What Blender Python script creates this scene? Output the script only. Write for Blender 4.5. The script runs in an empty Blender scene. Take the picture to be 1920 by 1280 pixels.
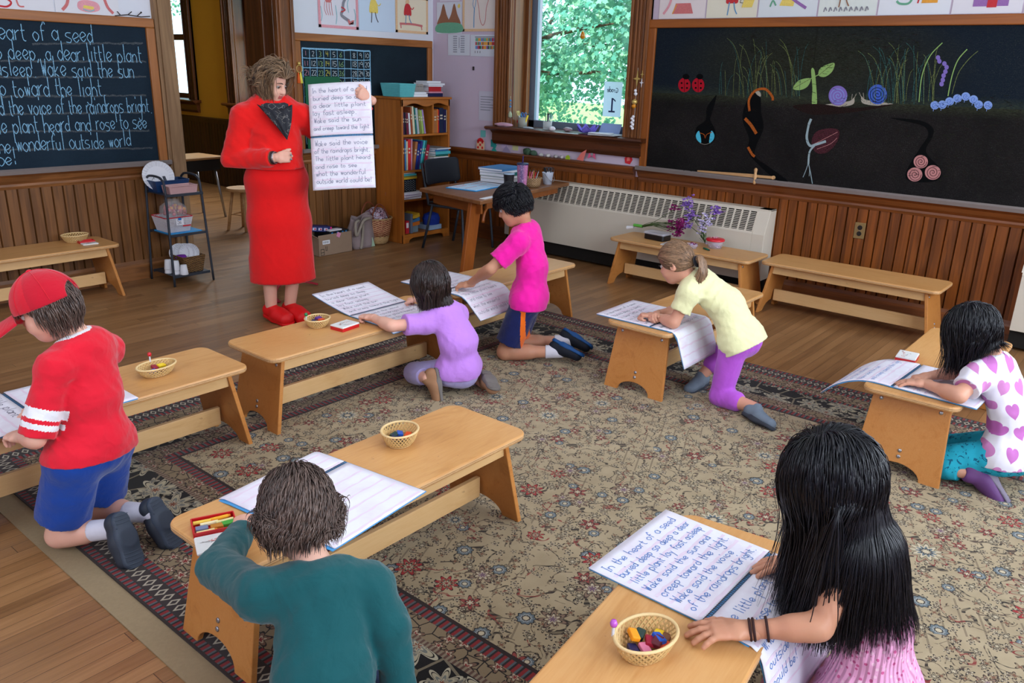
import bpy, math, random
import numpy as np
from mathutils import Vector, Matrix

# ------------------------------------------------------------------ camera, world, light, exposure
SC = bpy.context.scene
COL = SC.collection
FPX = 1514.666                      # focal length in pixels of the 1920 x 1280 frame
PITCH, ROLL, YAW = .324099, .0304688, .883294
EYE = np.array([0.0, 0.0, 1.645])
_fw = np.array([math.sin(YAW) * math.cos(PITCH), math.cos(YAW) * math.cos(PITCH), -math.sin(PITCH)])
_r = np.cross(_fw, [0, 0, 1.0]); _r /= np.linalg.norm(_r); _u = np.cross(_r, _fw)
RIGHT = _r * math.cos(ROLL) + _u * math.sin(ROLL); UP = -_r * math.sin(ROLL) + _u * math.cos(ROLL)
cam_data = bpy.data.cameras.new('camera'); cam = bpy.data.objects.new('camera', cam_data); COL.objects.link(cam)
cam_data.sensor_width = 36.0; cam_data.lens = 36.0 * FPX / 1920.0; cam_data.clip_start = .05; cam_data.clip_end = 200
cam.matrix_world = Matrix(((RIGHT[0], UP[0], -_fw[0], EYE[0]), (RIGHT[1], UP[1], -_fw[1], EYE[1]), (RIGHT[2], UP[2], -_fw[2], EYE[2]), (0, 0, 0, 1)))
SC.camera = cam
SC.view_settings.view_transform = 'Standard'; SC.view_settings.look = 'None'
SC.view_settings.gamma = 1.0; SC.view_settings.use_curve_mapping = False
SC.view_settings.exposure = 0.12
world = bpy.data.worlds.new('sky'); SC.world = world; world.use_nodes = True
_wn = world.node_tree.nodes; _bg = _wn['Background']
_bg.inputs[0].default_value = (.62, .82, 1.0, 1); _bg.inputs[1].default_value = 3.2

def area(name, loc, aim, sx, sy, watts, color):
    d = bpy.data.lights.new(name, 'AREA'); d.shape = 'RECTANGLE'; d.size = sx; d.size_y = sy; d.energy = watts; d.color = color
    o = bpy.data.objects.new(name, d); COL.objects.link(o); o.location = loc
    o.rotation_euler = (Vector(aim) - Vector(loc)).to_track_quat('-Z', 'Y').to_euler(); return o
# assumed daylight, area lights where no window is built: behind the camera (south wall) and further along the east wall
COOL = (.80, .90, 1.0)
for wx in (.1, 2.2, 4.3):
    area('assumed_daylight_south', (wx, -2.72, 2.0), (wx, 0.5, 1.2), 1.3, 2.2, 125, COOL)
area('assumed_daylight_east', (6.05, -1.1, 1.9), (3.0, -.4, .8), 1.3, 2.0, 90, COOL)
area('fill_west', (-2.15, 2.6, 2.0), (2.0, 3.2, .8), 2.2, 2.0, 85, COOL)  # added fill, the west wall has no window
area('fill_overhead', (2.0, 2.2, 3.52), (2.0, 2.2, 0), 3.0, 2.5, 40, (.95, .96, 1.0))  # added overhead fill, no fitting hangs there
area('daylight_fill_north_room', (6.0, 8.6, 2.0), (3.0, 9.6, .9), 1.0, 1.6, 80, (.92, .96, 1.0))  # added fill beside that room's window, brightens its yellow walls
_sd = bpy.data.lights.new('sun', 'SUN'); _sd.energy = 11; _sd.angle = .02; _sd.color = (1, .96, .88)
_so = bpy.data.objects.new('sun', _sd); COL.objects.link(_so); _so.rotation_euler = (math.radians(12), math.radians(-40), 0)

# ------------------------------------------------------------------ measuring helpers: a photo pixel to a point on a real surface
def _ray(x, y):
    return RIGHT * ((x - 960) / FPX) - UP * ((y - 640) / FPX) + _fw
def PZ(x, y, z=0.0):
    d = _ray(x, y); return EYE + d * ((z - EYE[2]) / d[2])
def PX(x, y, X):
    d = _ray(x, y); return EYE + d * ((X - EYE[0]) / d[0])
def PY(x, y, Y):
    d = _ray(x, y); return EYE + d * ((Y - EYE[1]) / d[1])
def PD(x, y, depth):
    return EYE + _ray(x, y) * depth

# ------------------------------------------------------------------ objects
MW = {}
def tag(o, label=None, cat=None, group=None, kind=None):
    if label: o['label'] = label
    if cat: o['category'] = cat
    if group: o['group'] = group
    if kind: o['kind'] = kind
    return o
def thing(name, label, cat, loc=(0, 0, 0), rz=0.0, group=None):
    o = bpy.data.objects.new(name, None); COL.objects.link(o); o.empty_display_size = .1
    o.location = loc; o.rotation_euler = (0, 0, rz)
    MW[o.name] = Matrix.Translation(Vector(loc)) @ Matrix.Rotation(rz, 4, 'Z')
    return tag(o, label, cat, group)
def copy_tree(o, parent=None):
    c = o.copy(); COL.objects.link(c)
    if parent is not None: c.parent = parent
    for ch in list(o.children): copy_tree(ch, c)
    return c
def place(o, loc, rz=0.0):
    o.location = loc; o.rotation_euler = (0, 0, rz); MW[o.name] = Matrix.Translation(Vector(loc)) @ Matrix.Rotation(rz, 4, 'Z')
    return o
def again(o, loc, rz, label, group=None):
    c = copy_tree(o); c['label'] = label
    if group: c['group'] = group
    return place(c, loc, rz)
def V3(*a): return np.array(a, float)
def unit(v):
    v = np.asarray(v, float); n = np.linalg.norm(v); return v / n if n > 1e-9 else v

class MB:
    """collects faces, then links them as one mesh object"""
    def __init__(s): s.v = []; s.f = []; s.m = []; s.n = 0
    def add(s, vs, fs, mi=0):
        s.v.extend([tuple(map(float, p)) for p in vs]); s.f.extend([tuple(i + s.n for i in f) for f in fs])
        s.m.extend([mi] * len(fs)); s.n += len(vs); return s
    def box(s, c, d, rot=None, mi=0):
        h = np.array(d, float) / 2
        p = np.array([[x, y, z] for x in (-1, 1) for y in (-1, 1) for z in (-1, 1)], float) * h
        if rot is not None: p = p @ np.array(rot).T
        return s.add(p + np.array(c, float), [(0, 1, 3, 2), (4, 6, 7, 5), (0, 4, 5, 1), (2, 3, 7, 6), (0, 2, 6, 4), (1, 5, 7, 3)], mi)
    def bb(s, x0, x1, y0, y1, z0, z1, mi=0):
        return s.box(((x0 + x1) / 2, (y0 + y1) / 2, (z0 + z1) / 2), (abs(x1 - x0), abs(y1 - y0), abs(z1 - z0)), None, mi)
    def prism(s, poly, O, U, V, W, mi=0):
        """polygon (u, v) in the plane O+uU+vV pushed along W"""
        O, U, V, W = (np.array(q, float) for q in (O, U, V, W)); n = len(poly)
        a = [O + U * p[0] + V * p[1] for p in poly]; b = [q + W for q in a]
        fs = [tuple(range(n))[::-1], tuple(range(n, 2 * n))] + [(i, (i + 1) % n, n + (i + 1) % n, n + i) for i in range(n)]
        if np.dot(np.cross(U, V), W) < 0: fs = [f[::-1] for f in fs]
        return s.add(a + b, fs, mi)
    def tube(s, pts, r, n=8, mi=0, closed=False, side=None, ratio=1.0):
        pts = [np.array(p, float) for p in pts]; k = len(pts)
        rs = r if hasattr(r, '__len__') else [r] * k
        t0 = unit(pts[1] - pts[0]); a = np.array(side, float) if side is not None else np.cross(t0, [0, 0, 1.0])
        if np.linalg.norm(a) < 1e-3: a = np.cross(t0, [0, 1.0, 0])
        vs = []
        for i, p in enumerate(pts):
            if closed: t = unit(pts[(i + 1) % k] - pts[i - 1])
            else: t = unit(pts[min(i + 1, k - 1)] - pts[max(i - 1, 0)])
            a = unit(a - t * np.dot(a, t)); b = np.cross(t, a)
            for j in range(n):
                g = 2 * math.pi * j / n; vs.append(p + (a * math.cos(g) * ratio + b * math.sin(g)) * rs[i])
        fs = []
        for i in range(k if closed else k - 1):
            i2 = (i + 1) % k
            for j in range(n): fs.append((i * n + j, i * n + (j + 1) % n, i2 * n + (j + 1) % n, i2 * n + j))
        if not closed: fs += [tuple(range(n))[::-1], tuple(range((k - 1) * n, k * n))]
        return s.add(vs, fs, mi)
    def lathe(s, prof, O, n=24, sx=1.0, sy=1.0, rz=0.0, mi=0, axis=None, cap=False):
        """profile of (radius, height); axis None = Z"""
        O = np.array(O, float); vs = []
        A, B, Cx = (np.array([math.cos(rz), math.sin(rz), 0]), np.array([-math.sin(rz), math.cos(rz), 0]), np.array([0, 0, 1.0])) if axis is None else frame(axis)
        for r, h in prof:
            for j in range(n):
                g = 2 * math.pi * j / n; vs.append(O + A * (r * sx * math.cos(g)) + B * (r * sy * math.sin(g)) + Cx * h)
        fs = [(i * n + j, i * n + (j + 1) % n, (i + 1) * n + (j + 1) % n, (i + 1) * n + j) for i in range(len(prof) - 1) for j in range(n)]
        if cap: fs += [tuple(range(n))[::-1], tuple(range((len(prof) - 1) * n, len(prof) * n))]
        return s.add(vs, fs, mi)
    def strip(s, pts, w, N, mi=0):
        """flat stroke of width w in the plane with normal N"""
        pts = [np.array(p, float) for p in pts]; k = len(pts)
        if k < 2: return s
        N = np.array(N, float); vs = []
        ws = w if hasattr(w, '__len__') else [w] * k
        for i, p in enumerate(pts):
            t = pts[min(i + 1, k - 1)] - pts[max(i - 1, 0)]; b = unit(np.cross(N, t)) * ws[i] / 2
            vs += [p - b, p + b]
        return s.add(vs, [(2 * i, 2 * i + 2, 2 * i + 3, 2 * i + 1) for i in range(k - 1)], mi)
    def fan(s, pts, mi=0): return s.add(pts, [tuple(range(len(pts)))], mi)
    def grid(s, fn, nu, nv, mi=0):
        vs = [fn(i / nu, j / nv) for i in range(nu + 1) for j in range(nv + 1)]
        return s.add(vs, [(i * (nv + 1) + j, (i + 1) * (nv + 1) + j, (i + 1) * (nv + 1) + j + 1, i * (nv + 1) + j + 1) for i in range(nu) for j in range(nv)], mi)
    def build(s, name, mats, parent=None, local=False, smooth=False, bevel=0.0, solid=0.0, seg=2):
        me = bpy.data.meshes.new(name); vs = s.v
        if parent is not None and not local:
            iv = np.array(MW[parent.name].inverted()); a = np.array(vs); vs = (a @ iv[:3, :3].T + iv[:3, 3]).tolist()
        me.from_pydata(vs, [], s.f)
        return finish(name, me, mats, parent, s.m, smooth, bevel, solid, seg)
def finish(name, me, mats, parent=None, mi=None, smooth=False, bevel=0.0, solid=0.0, seg=2):
    for m in (mats if isinstance(mats, (list, tuple)) else [mats]): me.materials.append(m)
    if mi is not None and len(me.materials) > 1: me.polygons.foreach_set('material_index', np.array(mi, dtype=np.int32))
    if smooth: me.polygons.foreach_set('use_smooth', np.ones(len(me.polygons), dtype=bool))
    me.update(); o = bpy.data.objects.new(name, me); COL.objects.link(o)
    if parent is not None: o.parent = parent; MW[o.name] = MW[parent.name]
    else: MW[o.name] = Matrix.Identity(4)
    if solid: q = o.modifiers.new('solid', 'SOLIDIFY'); q.thickness = solid; q.offset = 0
    if bevel: q = o.modifiers.new('bevel', 'BEVEL'); q.width = bevel; q.segments = seg; q.limit_method = 'ANGLE'; q.angle_limit = .6
    return o
def frame(axis):
    w = unit(axis); a = np.cross([0, 0, 1.0], w)
    if np.linalg.norm(a) < 1e-3: a = np.array([1.0, 0, 0])
    a = unit(a); return a, np.cross(w, a), w
def catmull(P, n=4, closed=False):
    P = [np.array(p, float) for p in P]; k = len(P)
    if k < 3 and not closed: return P
    out = []
    for i in range(k if closed else k - 1):
        a, b, c, d = (P[(i - 1) % k], P[i], P[(i + 1) % k], P[(i + 2) % k]) if closed else (P[max(i - 1, 0)], P[i], P[i + 1], P[min(i + 2, k - 1)])
        for j in range(n):
            t = j / n; out.append(.5 * (2 * b + (c - a) * t + (2 * a - 5 * b + 4 * c - d) * t * t + (3 * b - a - 3 * c + d) * t ** 3))
    if not closed: out.append(P[-1])
    return out
def rounded(w, h, r, n=5):
    """rounded rectangle polygon centred on the origin"""
    o = []
    for cx, cy, a0 in ((w / 2 - r, h / 2 - r, 0), (-w / 2 + r, h / 2 - r, 90), (-w / 2 + r, -h / 2 + r, 180), (w / 2 - r, -h / 2 + r, 270)):
        for i in range(n + 1):
            a = math.radians(a0 + 90 * i / n); o.append((cx + r * math.cos(a), cy + r * math.sin(a)))
    return o

# ------------------------------------------------------------------ hand lettering: strokes on a grid, baseline 3, x-height 6, ascender 9
GL = {'a': '~45 26 05 04 23 44|46 43', 'b': '09 03|~05 26 45 44 23 04', 'c': '~45 26 05 04 23 44', 'd': '~45 26 05 04 23 44|49 43',
 'e': '~04 45 26 05 04 23 44', 'f': '~48 39 28 17 13|06 36', 'g': '~45 26 05 04 23 44|~46 41 20 01', 'h': '09 03|~05 26 45 43', 'i': '16 13|18 19',
 'k': '09 03|36 04 33', 'l': '19 13', 'm': '06 03|~05 16 25 23|~25 36 45 43', 'n': '06 03|~05 26 45 43', 'o': '~26 05 04 23 44 45 26',
 'p': '06 00|~05 26 45 44 23 04', 'r': '06 03|~05 26 36', 's': '~46 16 05 44 33 03', 't': '~18 14 23 33|06 36', 'u': '~06 04 23 44|46 43',
 'v': '06 23 46', 'w': '06 13 26 33 46', 'y': '06 24|46 10', 'I': '19 13|09 29|03 23', 'W': '09 13 27 33 49', 'T': '09 49|29 23', '.': '13 23', ',': '13 02',
 '!': '19 15|14 13', 'S': '~48 29 08 17 36 44 23 04', 'E': '49 09 03 43|06 36', 'v': '06 23 46', 'j': '~36 31 10', 'x': '06 43|46 03', 'z': '06 46 03 43',
 '1': '19 13', '2': '~08 29 48 25 03|03 43', '3': '~09 29 47 26 44 23 03', '4': '09 06 46|39 33', '5': '49 09 06|~06 36 44 23 03', '6': '~49 16 04 23 44 26 05',
 '7': '09 49 13', '8': '~26 08 29 48 26 04 23 44 26', '9': '~47 29 07 26 47|47 43', '0': '~29 07 05 23 45 47 29'}
GL = {c: [(s.startswith('~'), [(int(p[0]), int(p[1]) - 3) for p in s.lstrip('~').split()]) for s in g.split('|')] for c, g in GL.items()}
def write(mb, text, O, U, V, N, h, w, mi=0, rng=None, gap=1.7, fit=None, lift=.0008):
    """letters of x-height h from O along U, pen width w"""
    O, U, V, N = (np.array(q, float) for q in (O, U, V, N)); u = h / 3.0; x = 0.0; rng = rng or random
    adv = lambda c: (4.4 if c == ' ' else 1.6 + gap if c in 'ilI.,!1' else 2.6 + gap if c in 'tfr' else 4 + gap)
    sx = 1.0
    if fit: sx = fit / max(1e-6, u * sum(adv(c) for c in text))
    for c in text:
        dy = rng.uniform(-.3, .3); sc = rng.uniform(.92, 1.1)
        for sm, pts in GL.get(c, []):
            q = [(x + p[0] * sc + rng.uniform(-.12, .12), p[1] * sc + dy + rng.uniform(-.12, .12)) for p in pts]
            q = [O + U * (a * u * sx) + V * (b * u) + N * lift for a, b in q]
            if sm: mb.strip(catmull(q, 4), w, N, mi)
            else:
                for e, f_ in zip(q, q[1:]): mb.strip([e, f_], w, N, mi)
        x += adv(c)
    return x * u * sx

# ------------------------------------------------------------------ procedural materials
def lin(h):
    """sRGB 0-255 triple to linear"""
    o = []
    for c in h:
        c = c / 255.0; o.append(c / 12.92 if c <= .04045 else ((c + .055) / 1.055) ** 2.4)
    return (*o, 1.0)
class E:
    """a socket or number in a material's node maths"""
    def __init__(s, G, v): s.G = G; s.v = v
    def _op(s, op, *o): return s.G.math(op, s, *o)
    def __add__(s, o): return s._op('ADD', o)
    __radd__ = __add__
    def __sub__(s, o): return s._op('SUBTRACT', o)
    def __rsub__(s, o): return s.G.math('SUBTRACT', o, s)
    def __mul__(s, o): return s._op('MULTIPLY', o)
    __rmul__ = __mul__
    def __truediv__(s, o): return s._op('DIVIDE', o)
    def lt(s, o): return s._op('LESS_THAN', o)
    def gt(s, o): return s._op('GREATER_THAN', o)
    def floor(s): return s._op('FLOOR')
    def fract(s): return s._op('FRACT')
    def abs(s): return s._op('ABSOLUTE')
    def sin(s): return s._op('SINE')
    def cos(s): return s._op('COSINE')
    def min(s, o): return s._op('MINIMUM', o)
    def max(s, o): return s._op('MAXIMUM', o)
    def pow(s, o): return s._op('POWER', o)
    def sqrt(s): return s._op('SQRT')
    def between(s, a, b): return s.gt(a) * s.lt(b)
class Graph:
    def __init__(s, name, rough=.6, spec=.35):
        s.m = bpy.data.materials.new(name); s.m.use_nodes = True; s.nt = s.m.node_tree; s.N = s.nt.nodes; s.b = s.N['Principled BSDF']
        s.b.inputs['Roughness'].default_value = rough; s.b.inputs['Specular IOR Level'].default_value = spec
    def link(s, v, sock):
        if isinstance(v, E): v = v.v
        if isinstance(v, bpy.types.NodeSocket): s.nt.links.new(v, sock)
        elif hasattr(v, '__len__') and sock.type == 'VECTOR': sock.default_value = tuple(v)[:3]
        else: sock.default_value = v
    def math(s, op, *a):
        n = s.N.new('ShaderNodeMath'); n.operation = op
        for i, v in enumerate(a): s.link(v, n.inputs[i])
        return E(s, n.outputs[0])
    def coord(s, which='Object'): return s.N.new('ShaderNodeTexCoord').outputs[which]
    def sep(s, v=None):
        n = s.N.new('ShaderNodeSeparateXYZ'); s.link(v if v is not None else s.coord(), n.inputs[0]); return [E(s, o) for o in n.outputs]
    def comb(s, x=0.0, y=0.0, z=0.0):
        n = s.N.new('ShaderNodeCombineXYZ')
        for i, v in enumerate((x, y, z)): s.link(v, n.inputs[i])
        return n.outputs[0]
    def noise(s, vec, scale=5.0, detail=3.0, rough=.55, dist=0.0):
        n = s.N.new('ShaderNodeTexNoise'); s.link(vec, n.inputs['Vector'])
        for k, v in (('Scale', scale), ('Detail', detail), ('Roughness', rough), ('Distortion', dist)): n.inputs[k].default_value = v
        return E(s, n.outputs[0])
    def white(s, vec):
        n = s.N.new('ShaderNodeTexWhiteNoise'); n.noise_dimensions = '3D'; s.link(vec, n.inputs['Vector']); return E(s, n.outputs['Value'])
    def voronoi(s, vec, scale, feature='F1', rnd=1.0, dims='2D'):
        n = s.N.new('ShaderNodeTexVoronoi'); n.voronoi_dimensions = dims; n.feature = feature; s.link(vec, n.inputs['Vector'])
        n.inputs['Scale'].default_value = scale; n.inputs['Randomness'].default_value = rnd; return n
    def mix(s, f, a, b):
        n = s.N.new('ShaderNodeMix'); n.data_type = 'RGBA'; s.link(f, n.inputs[0])
        for v, k in ((a, 6), (b, 7)): s.link(v if isinstance(v, (E, bpy.types.NodeSocket)) else (tuple(v) + (1,))[:4], n.inputs[k])
        return n.outputs[2]
    def ramp(s, f, stops):
        n = s.N.new('ShaderNodeValToRGB'); s.link(f, n.inputs[0]); el = n.color_ramp.elements
        while len(el) < len(stops): el.new(.5)
        for e, (p, c) in zip(el, stops): e.position = p; e.color = (tuple(c) + (1,))[:4]
        return n.outputs[0]
    def bump(s, h, strength=.3, dist=.01):
        n = s.N.new('ShaderNodeBump'); n.inputs['Strength'].default_value = strength; n.inputs['Distance'].default_value = dist
        s.link(h, n.inputs['Height']); s.nt.links.new(n.outputs[0], s.b.inputs['Normal']); return s
    def color(s, c): s.link(c if isinstance(c, (E, bpy.types.NodeSocket)) else (tuple(c) + (1,))[:4], s.b.inputs['Base Color']); return s
    def set(s, **k):
        for a, v in k.items(): s.link(v, s.b.inputs[a.replace('_', ' ')])
        return s
    def attr(s, name):
        n = s.N.new('ShaderNodeAttribute'); n.attribute_name = name; return E(s, n.outputs['Fac'])

_MC = {}
def plain(name, rgb, rough=.6, spec=.35, metal=0.0, var=.06, scale=40.0):
    """one colour with slight mottling"""
    if name in _MC: return _MC[name]
    g = Graph(name, rough, spec); c = lin(rgb); n = g.noise(g.coord(), scale, 2)
    g.color(g.mix(n, [x * (1 - var) for x in c[:3]], [min(1, x * (1 + var)) for x in c[:3]])); g.b.inputs['Metallic'].default_value = metal
    _MC[name] = g.m; return g.m
def cloth(name, rgb, weave=900.0, sheen=.25, rough=.85, var=.08):
    if name in _MC: return _MC[name]
    g = Graph(name, rough, .2); c = lin(rgb); co = g.coord(); n = g.noise(co, 14, 3)
    g.color(g.mix(n, [x * (1 - var) for x in c[:3]], [min(1, x * (1 + var)) for x in c[:3]]))
    g.b.inputs['Sheen Weight'].default_value = sheen; g.b.inputs['Sheen Roughness'].default_value = .5
    g.bump(g.noise(co, 22, 3, .5, .6) + g.noise(co, weave, 1) * .08, .35, .012); _MC[name] = g.m; return g.m
def wood(name, dark, light, axis='x', scale=1.0, rough=.42, spec=.4, ring=1.0, boards=0.0, baxis='x', bvar=.35):
    """wood whose grain runs along axis; boards > 0 tints every board of that width along baxis by itself"""
    if name in _MC: return _MC[name]
    g = Graph(name, rough, spec); x, y, z = g.sep(); d = {'x': x, 'y': y, 'z': z}
    st = {'x': (.06, 1, 1), 'y': (1, .06, 1), 'z': (1, 1, .06)}[axis]
    off = 0.0
    if boards:
        bid = (d[baxis] / boards).floor(); off = g.white(g.comb(bid, 3.1, 0.0)) * 7.0
    v = g.comb(x * (st[0] * scale) + off, y * (st[1] * scale), z * (st[2] * scale) + off)
    n1 = g.noise(v, 9, 4, .6, 1.2); n2 = g.noise(v, 60, 3, .6, .3)
    rings = ((n1 * 26.0).sin() * .5 + .5) * .20 * ring + n1 * .5 + n2 * .28 + .06
    f = rings
    if boards: f = f + (g.white(g.comb(bid, 9.7, 1.0)) - .5) * bvar
    g.color(g.ramp(f, [(.15, lin(dark)), (.9, lin(light))])); g.bump(n2 * .5 + n1 * .3, .08, .004)
    g.link(n2 * .25 + (rough - .1), g.b.inputs['Roughness']); _MC[name] = g.m; return g.m
def plywood(name, stops):
    g = Graph(name, .38, .42); geo = g.N.new('ShaderNodeNewGeometry'); x, y, z = g.sep(); co = g.coord()
    info = g.N.new('ShaderNodeObjectInfo'); rnd = E(g, info.outputs['Random'])
    v = g.comb(x * .35 + rnd * 9.0, y * 1.6, z * 1.6); n1 = g.noise(v, 5, 4, .6, 2.0); n2 = g.noise(g.comb(x * 3.0, y * 40.0, z * 40.0), 4, 3); n3 = g.noise(g.comb(x, y, rnd * 5.0), 2.2, 3)
    f = ((n1 * 16.0).sin() * .5 + .5) * .09 + n1 * .3 + n2 * .22 + n3 * .45 + .06
    c = g.ramp(f, [(q, lin(k)) for q, k in zip((.25, .55, .95), stops)])
    wear = g.noise(co, 26, 4, .7, .4).gt(.67) * g.noise(co, 3.0, 2).gt(.5) * .35
    c = g.mix(wear, c, lin((120, 84, 52))); g.color(c)
    g.bump(n2, .05, .003); g.link(n3 * .3 + .24, g.b.inputs['Roughness']); return g.m
def plyedge(axis='z'):
    g = Graph('plywood_edge_' + axis, .55, .3); x, y, z = g.sep(); d = {'x': x, 'z': z}[axis]
    f = ((d * 1100.0).sin() * .5 + .5) + g.noise(g.coord(), 60, 3) * .5
    g.color(g.ramp(f, [(.2, lin((122, 80, 44))), (.8, lin((214, 172, 122)))])); return g.m
def floor_mat():
    g = Graph('maple_strip_floor', .33, .5); x, y, z = g.sep(); w = .057
    row = (y / w).floor(); fy = (y / w).fract(); sh = g.white(g.comb(row, 1.7, 0.0)); xi = (x / 1.1 + sh * 5.0).floor(); fx = (x / 1.1 + sh * 5.0).fract()
    tone = g.white(g.comb(row, xi, 2.3))
    v = g.comb(x * .5 + tone * 11.0, y * 9.0, tone * 5.0); n1 = g.noise(v, 3.2, 5, .62, .8); n2 = g.noise(g.comb(x * 2.0, y * 70.0, 0.0), 3.0, 3)
    f = tone * .22 + n1 * .62 + n2 * .22 - .05
    c = g.ramp(f, [(.15, lin((92, 60, 34))), (.45, lin((138, 98, 60))), (.85, lin((182, 136, 90)))])
    wear = g.noise(g.coord(), 1.1, 4, .6)
    c = g.mix((wear - .42) * .9, c, lin((124, 94, 70)))
    seam = (fy.lt(.035) + fx.lt(.0022)).min(1.0); c = g.mix(seam * .75, c, lin((34, 20, 12))); g.color(c)
    g.bump(seam * -1.0 + n2 * .12, .2, .003); g.link(n1 * .22 + .25, g.b.inputs['Roughness']); return g.m
def plaster(name, rgb):
    g = Graph(name, .75, .25); co = g.coord(); n = g.noise(co, 1.3, 4); n2 = g.noise(co, 60, 3); c = lin(rgb)[:3]
    g.color(g.mix(n, [q * .88 for q in c], [min(1, q * 1.06) for q in c])); g.bump(n2, .06, .004); return g.m
def board_mat(name, base, haze, amount=.5):
    """slate with wiped chalk dust"""
    g = Graph(name, .72, .18); co = g.coord(); x, y, z = g.sep(co)
    n = g.noise(co, 1.6, 5, .65, .6); n2 = g.noise(g.comb(x * 3, y * 3, z * 14), 6, 5, .7); n3 = g.noise(co, 90, 3, .7)
    f = (n - .35) * amount + (n2 - .5) * .35 * amount + (n3 - .5) * .5 * amount
    g.color(g.mix(f.max(0.0).min(1.0), lin(base), lin(haze))); return g.m
def paper_mat(name, rgb=(232, 234, 240), blot=None, k=.35):
    if name in _MC: return _MC[name]
    g = Graph(name, .7, .2); co = g.coord(); n = g.noise(co, 5, 3); c = lin(rgb)[:3]; col = g.mix(n, [q * .93 for q in c], c)
    if blot: col = g.mix((g.noise(co, 7, 3, .6, .8) - .42).max(0.0) * (k * 4), col, lin(blot))
    g.color(col); _MC[name] = g.m; return g.m
def chalk(name, rgb, dens=.5):
    """broken chalk stroke: grains of pigment over slate"""
    if name in _MC: return _MC[name]
    g = Graph(name, .9, .1); co = g.coord(); n = g.noise(co, 190, 3, .75); c = lin(rgb)[:3]
    g.color(g.mix(n.gt(dens) * .75 + n * .3, [q * .22 for q in c], c)); _MC[name] = g.m; return g.m
def wicker_mat(name, dark, light, sc=90.0):
    if name in _MC: return _MC[name]
    g = Graph(name, .55, .35); x, y, z = g.sep(); a = g.math('ARCTAN2', y, x)
    ck = ((a * (sc * .35)).sin() * (z * (sc * 7.0)).sin()); f = ck * .4 + .5 + (g.noise(g.coord(), 40, 2) - .5) * .5
    g.color(g.ramp(f, [(.34, lin(dark)), (.62, lin(light))])); g.bump(ck, .6, .004); _MC[name] = g.m; return g.m
def hair_mat(name, dark, light, rough=.38, spec=.5):
    g = Graph(name, rough, spec); t = g.attr('tone'); co = g.coord()
    g.color(g.ramp(t * .75 + g.noise(co, 30, 2) * .3, [(.1, lin(dark)), (.95, lin(light))])); g.b.inputs['Anisotropic'].default_value = .3; return g.m
def skin_mat(name, rgb, blush=(214, 120, 104)):
    g = Graph(name, .48, .35); co = g.coord(); n = g.noise(co, 9, 3); n2 = g.noise(co, 180, 3); c = lin(rgb)[:3]
    col = g.mix((n - .35).max(0.0) * .55, c, lin(blush)); g.color(col)
    g.b.inputs['Subsurface Weight'].default_value = .12; g.b.inputs['Subsurface Radius'].default_value = (.012, .005, .003); g.b.inputs['Subsurface Scale'].default_value = .6
    g.bump(n2, .06, .002); return g.m
def glass_mat(name, tint=(.95, 1, 1), refl=.08):
    m = bpy.data.materials.new(name); m.use_nodes = True; nt = m.node_tree; N = nt.nodes; N.remove(N['Principled BSDF'])
    t = N.new('ShaderNodeBsdfTransparent'); t.inputs[0].default_value = (*tint, 1); gl = N.new('ShaderNodeBsdfGlossy'); gl.inputs['Roughness'].default_value = .03
    mx = N.new('ShaderNodeMixShader'); mx.inputs[0].default_value = refl * .6
    nt.links.new(t.outputs[0], mx.inputs[1]); nt.links.new(gl.outputs[0], mx.inputs[2])
    nt.links.new(mx.outputs[0], N['Material Output'].inputs[0]); return m
def clear_plastic(name, tint=(.9, .92, .95), a=.35):
    g = Graph(name, .15, .6); g.color(tint); g.b.inputs['Alpha'].default_value = a; return g.m

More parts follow.
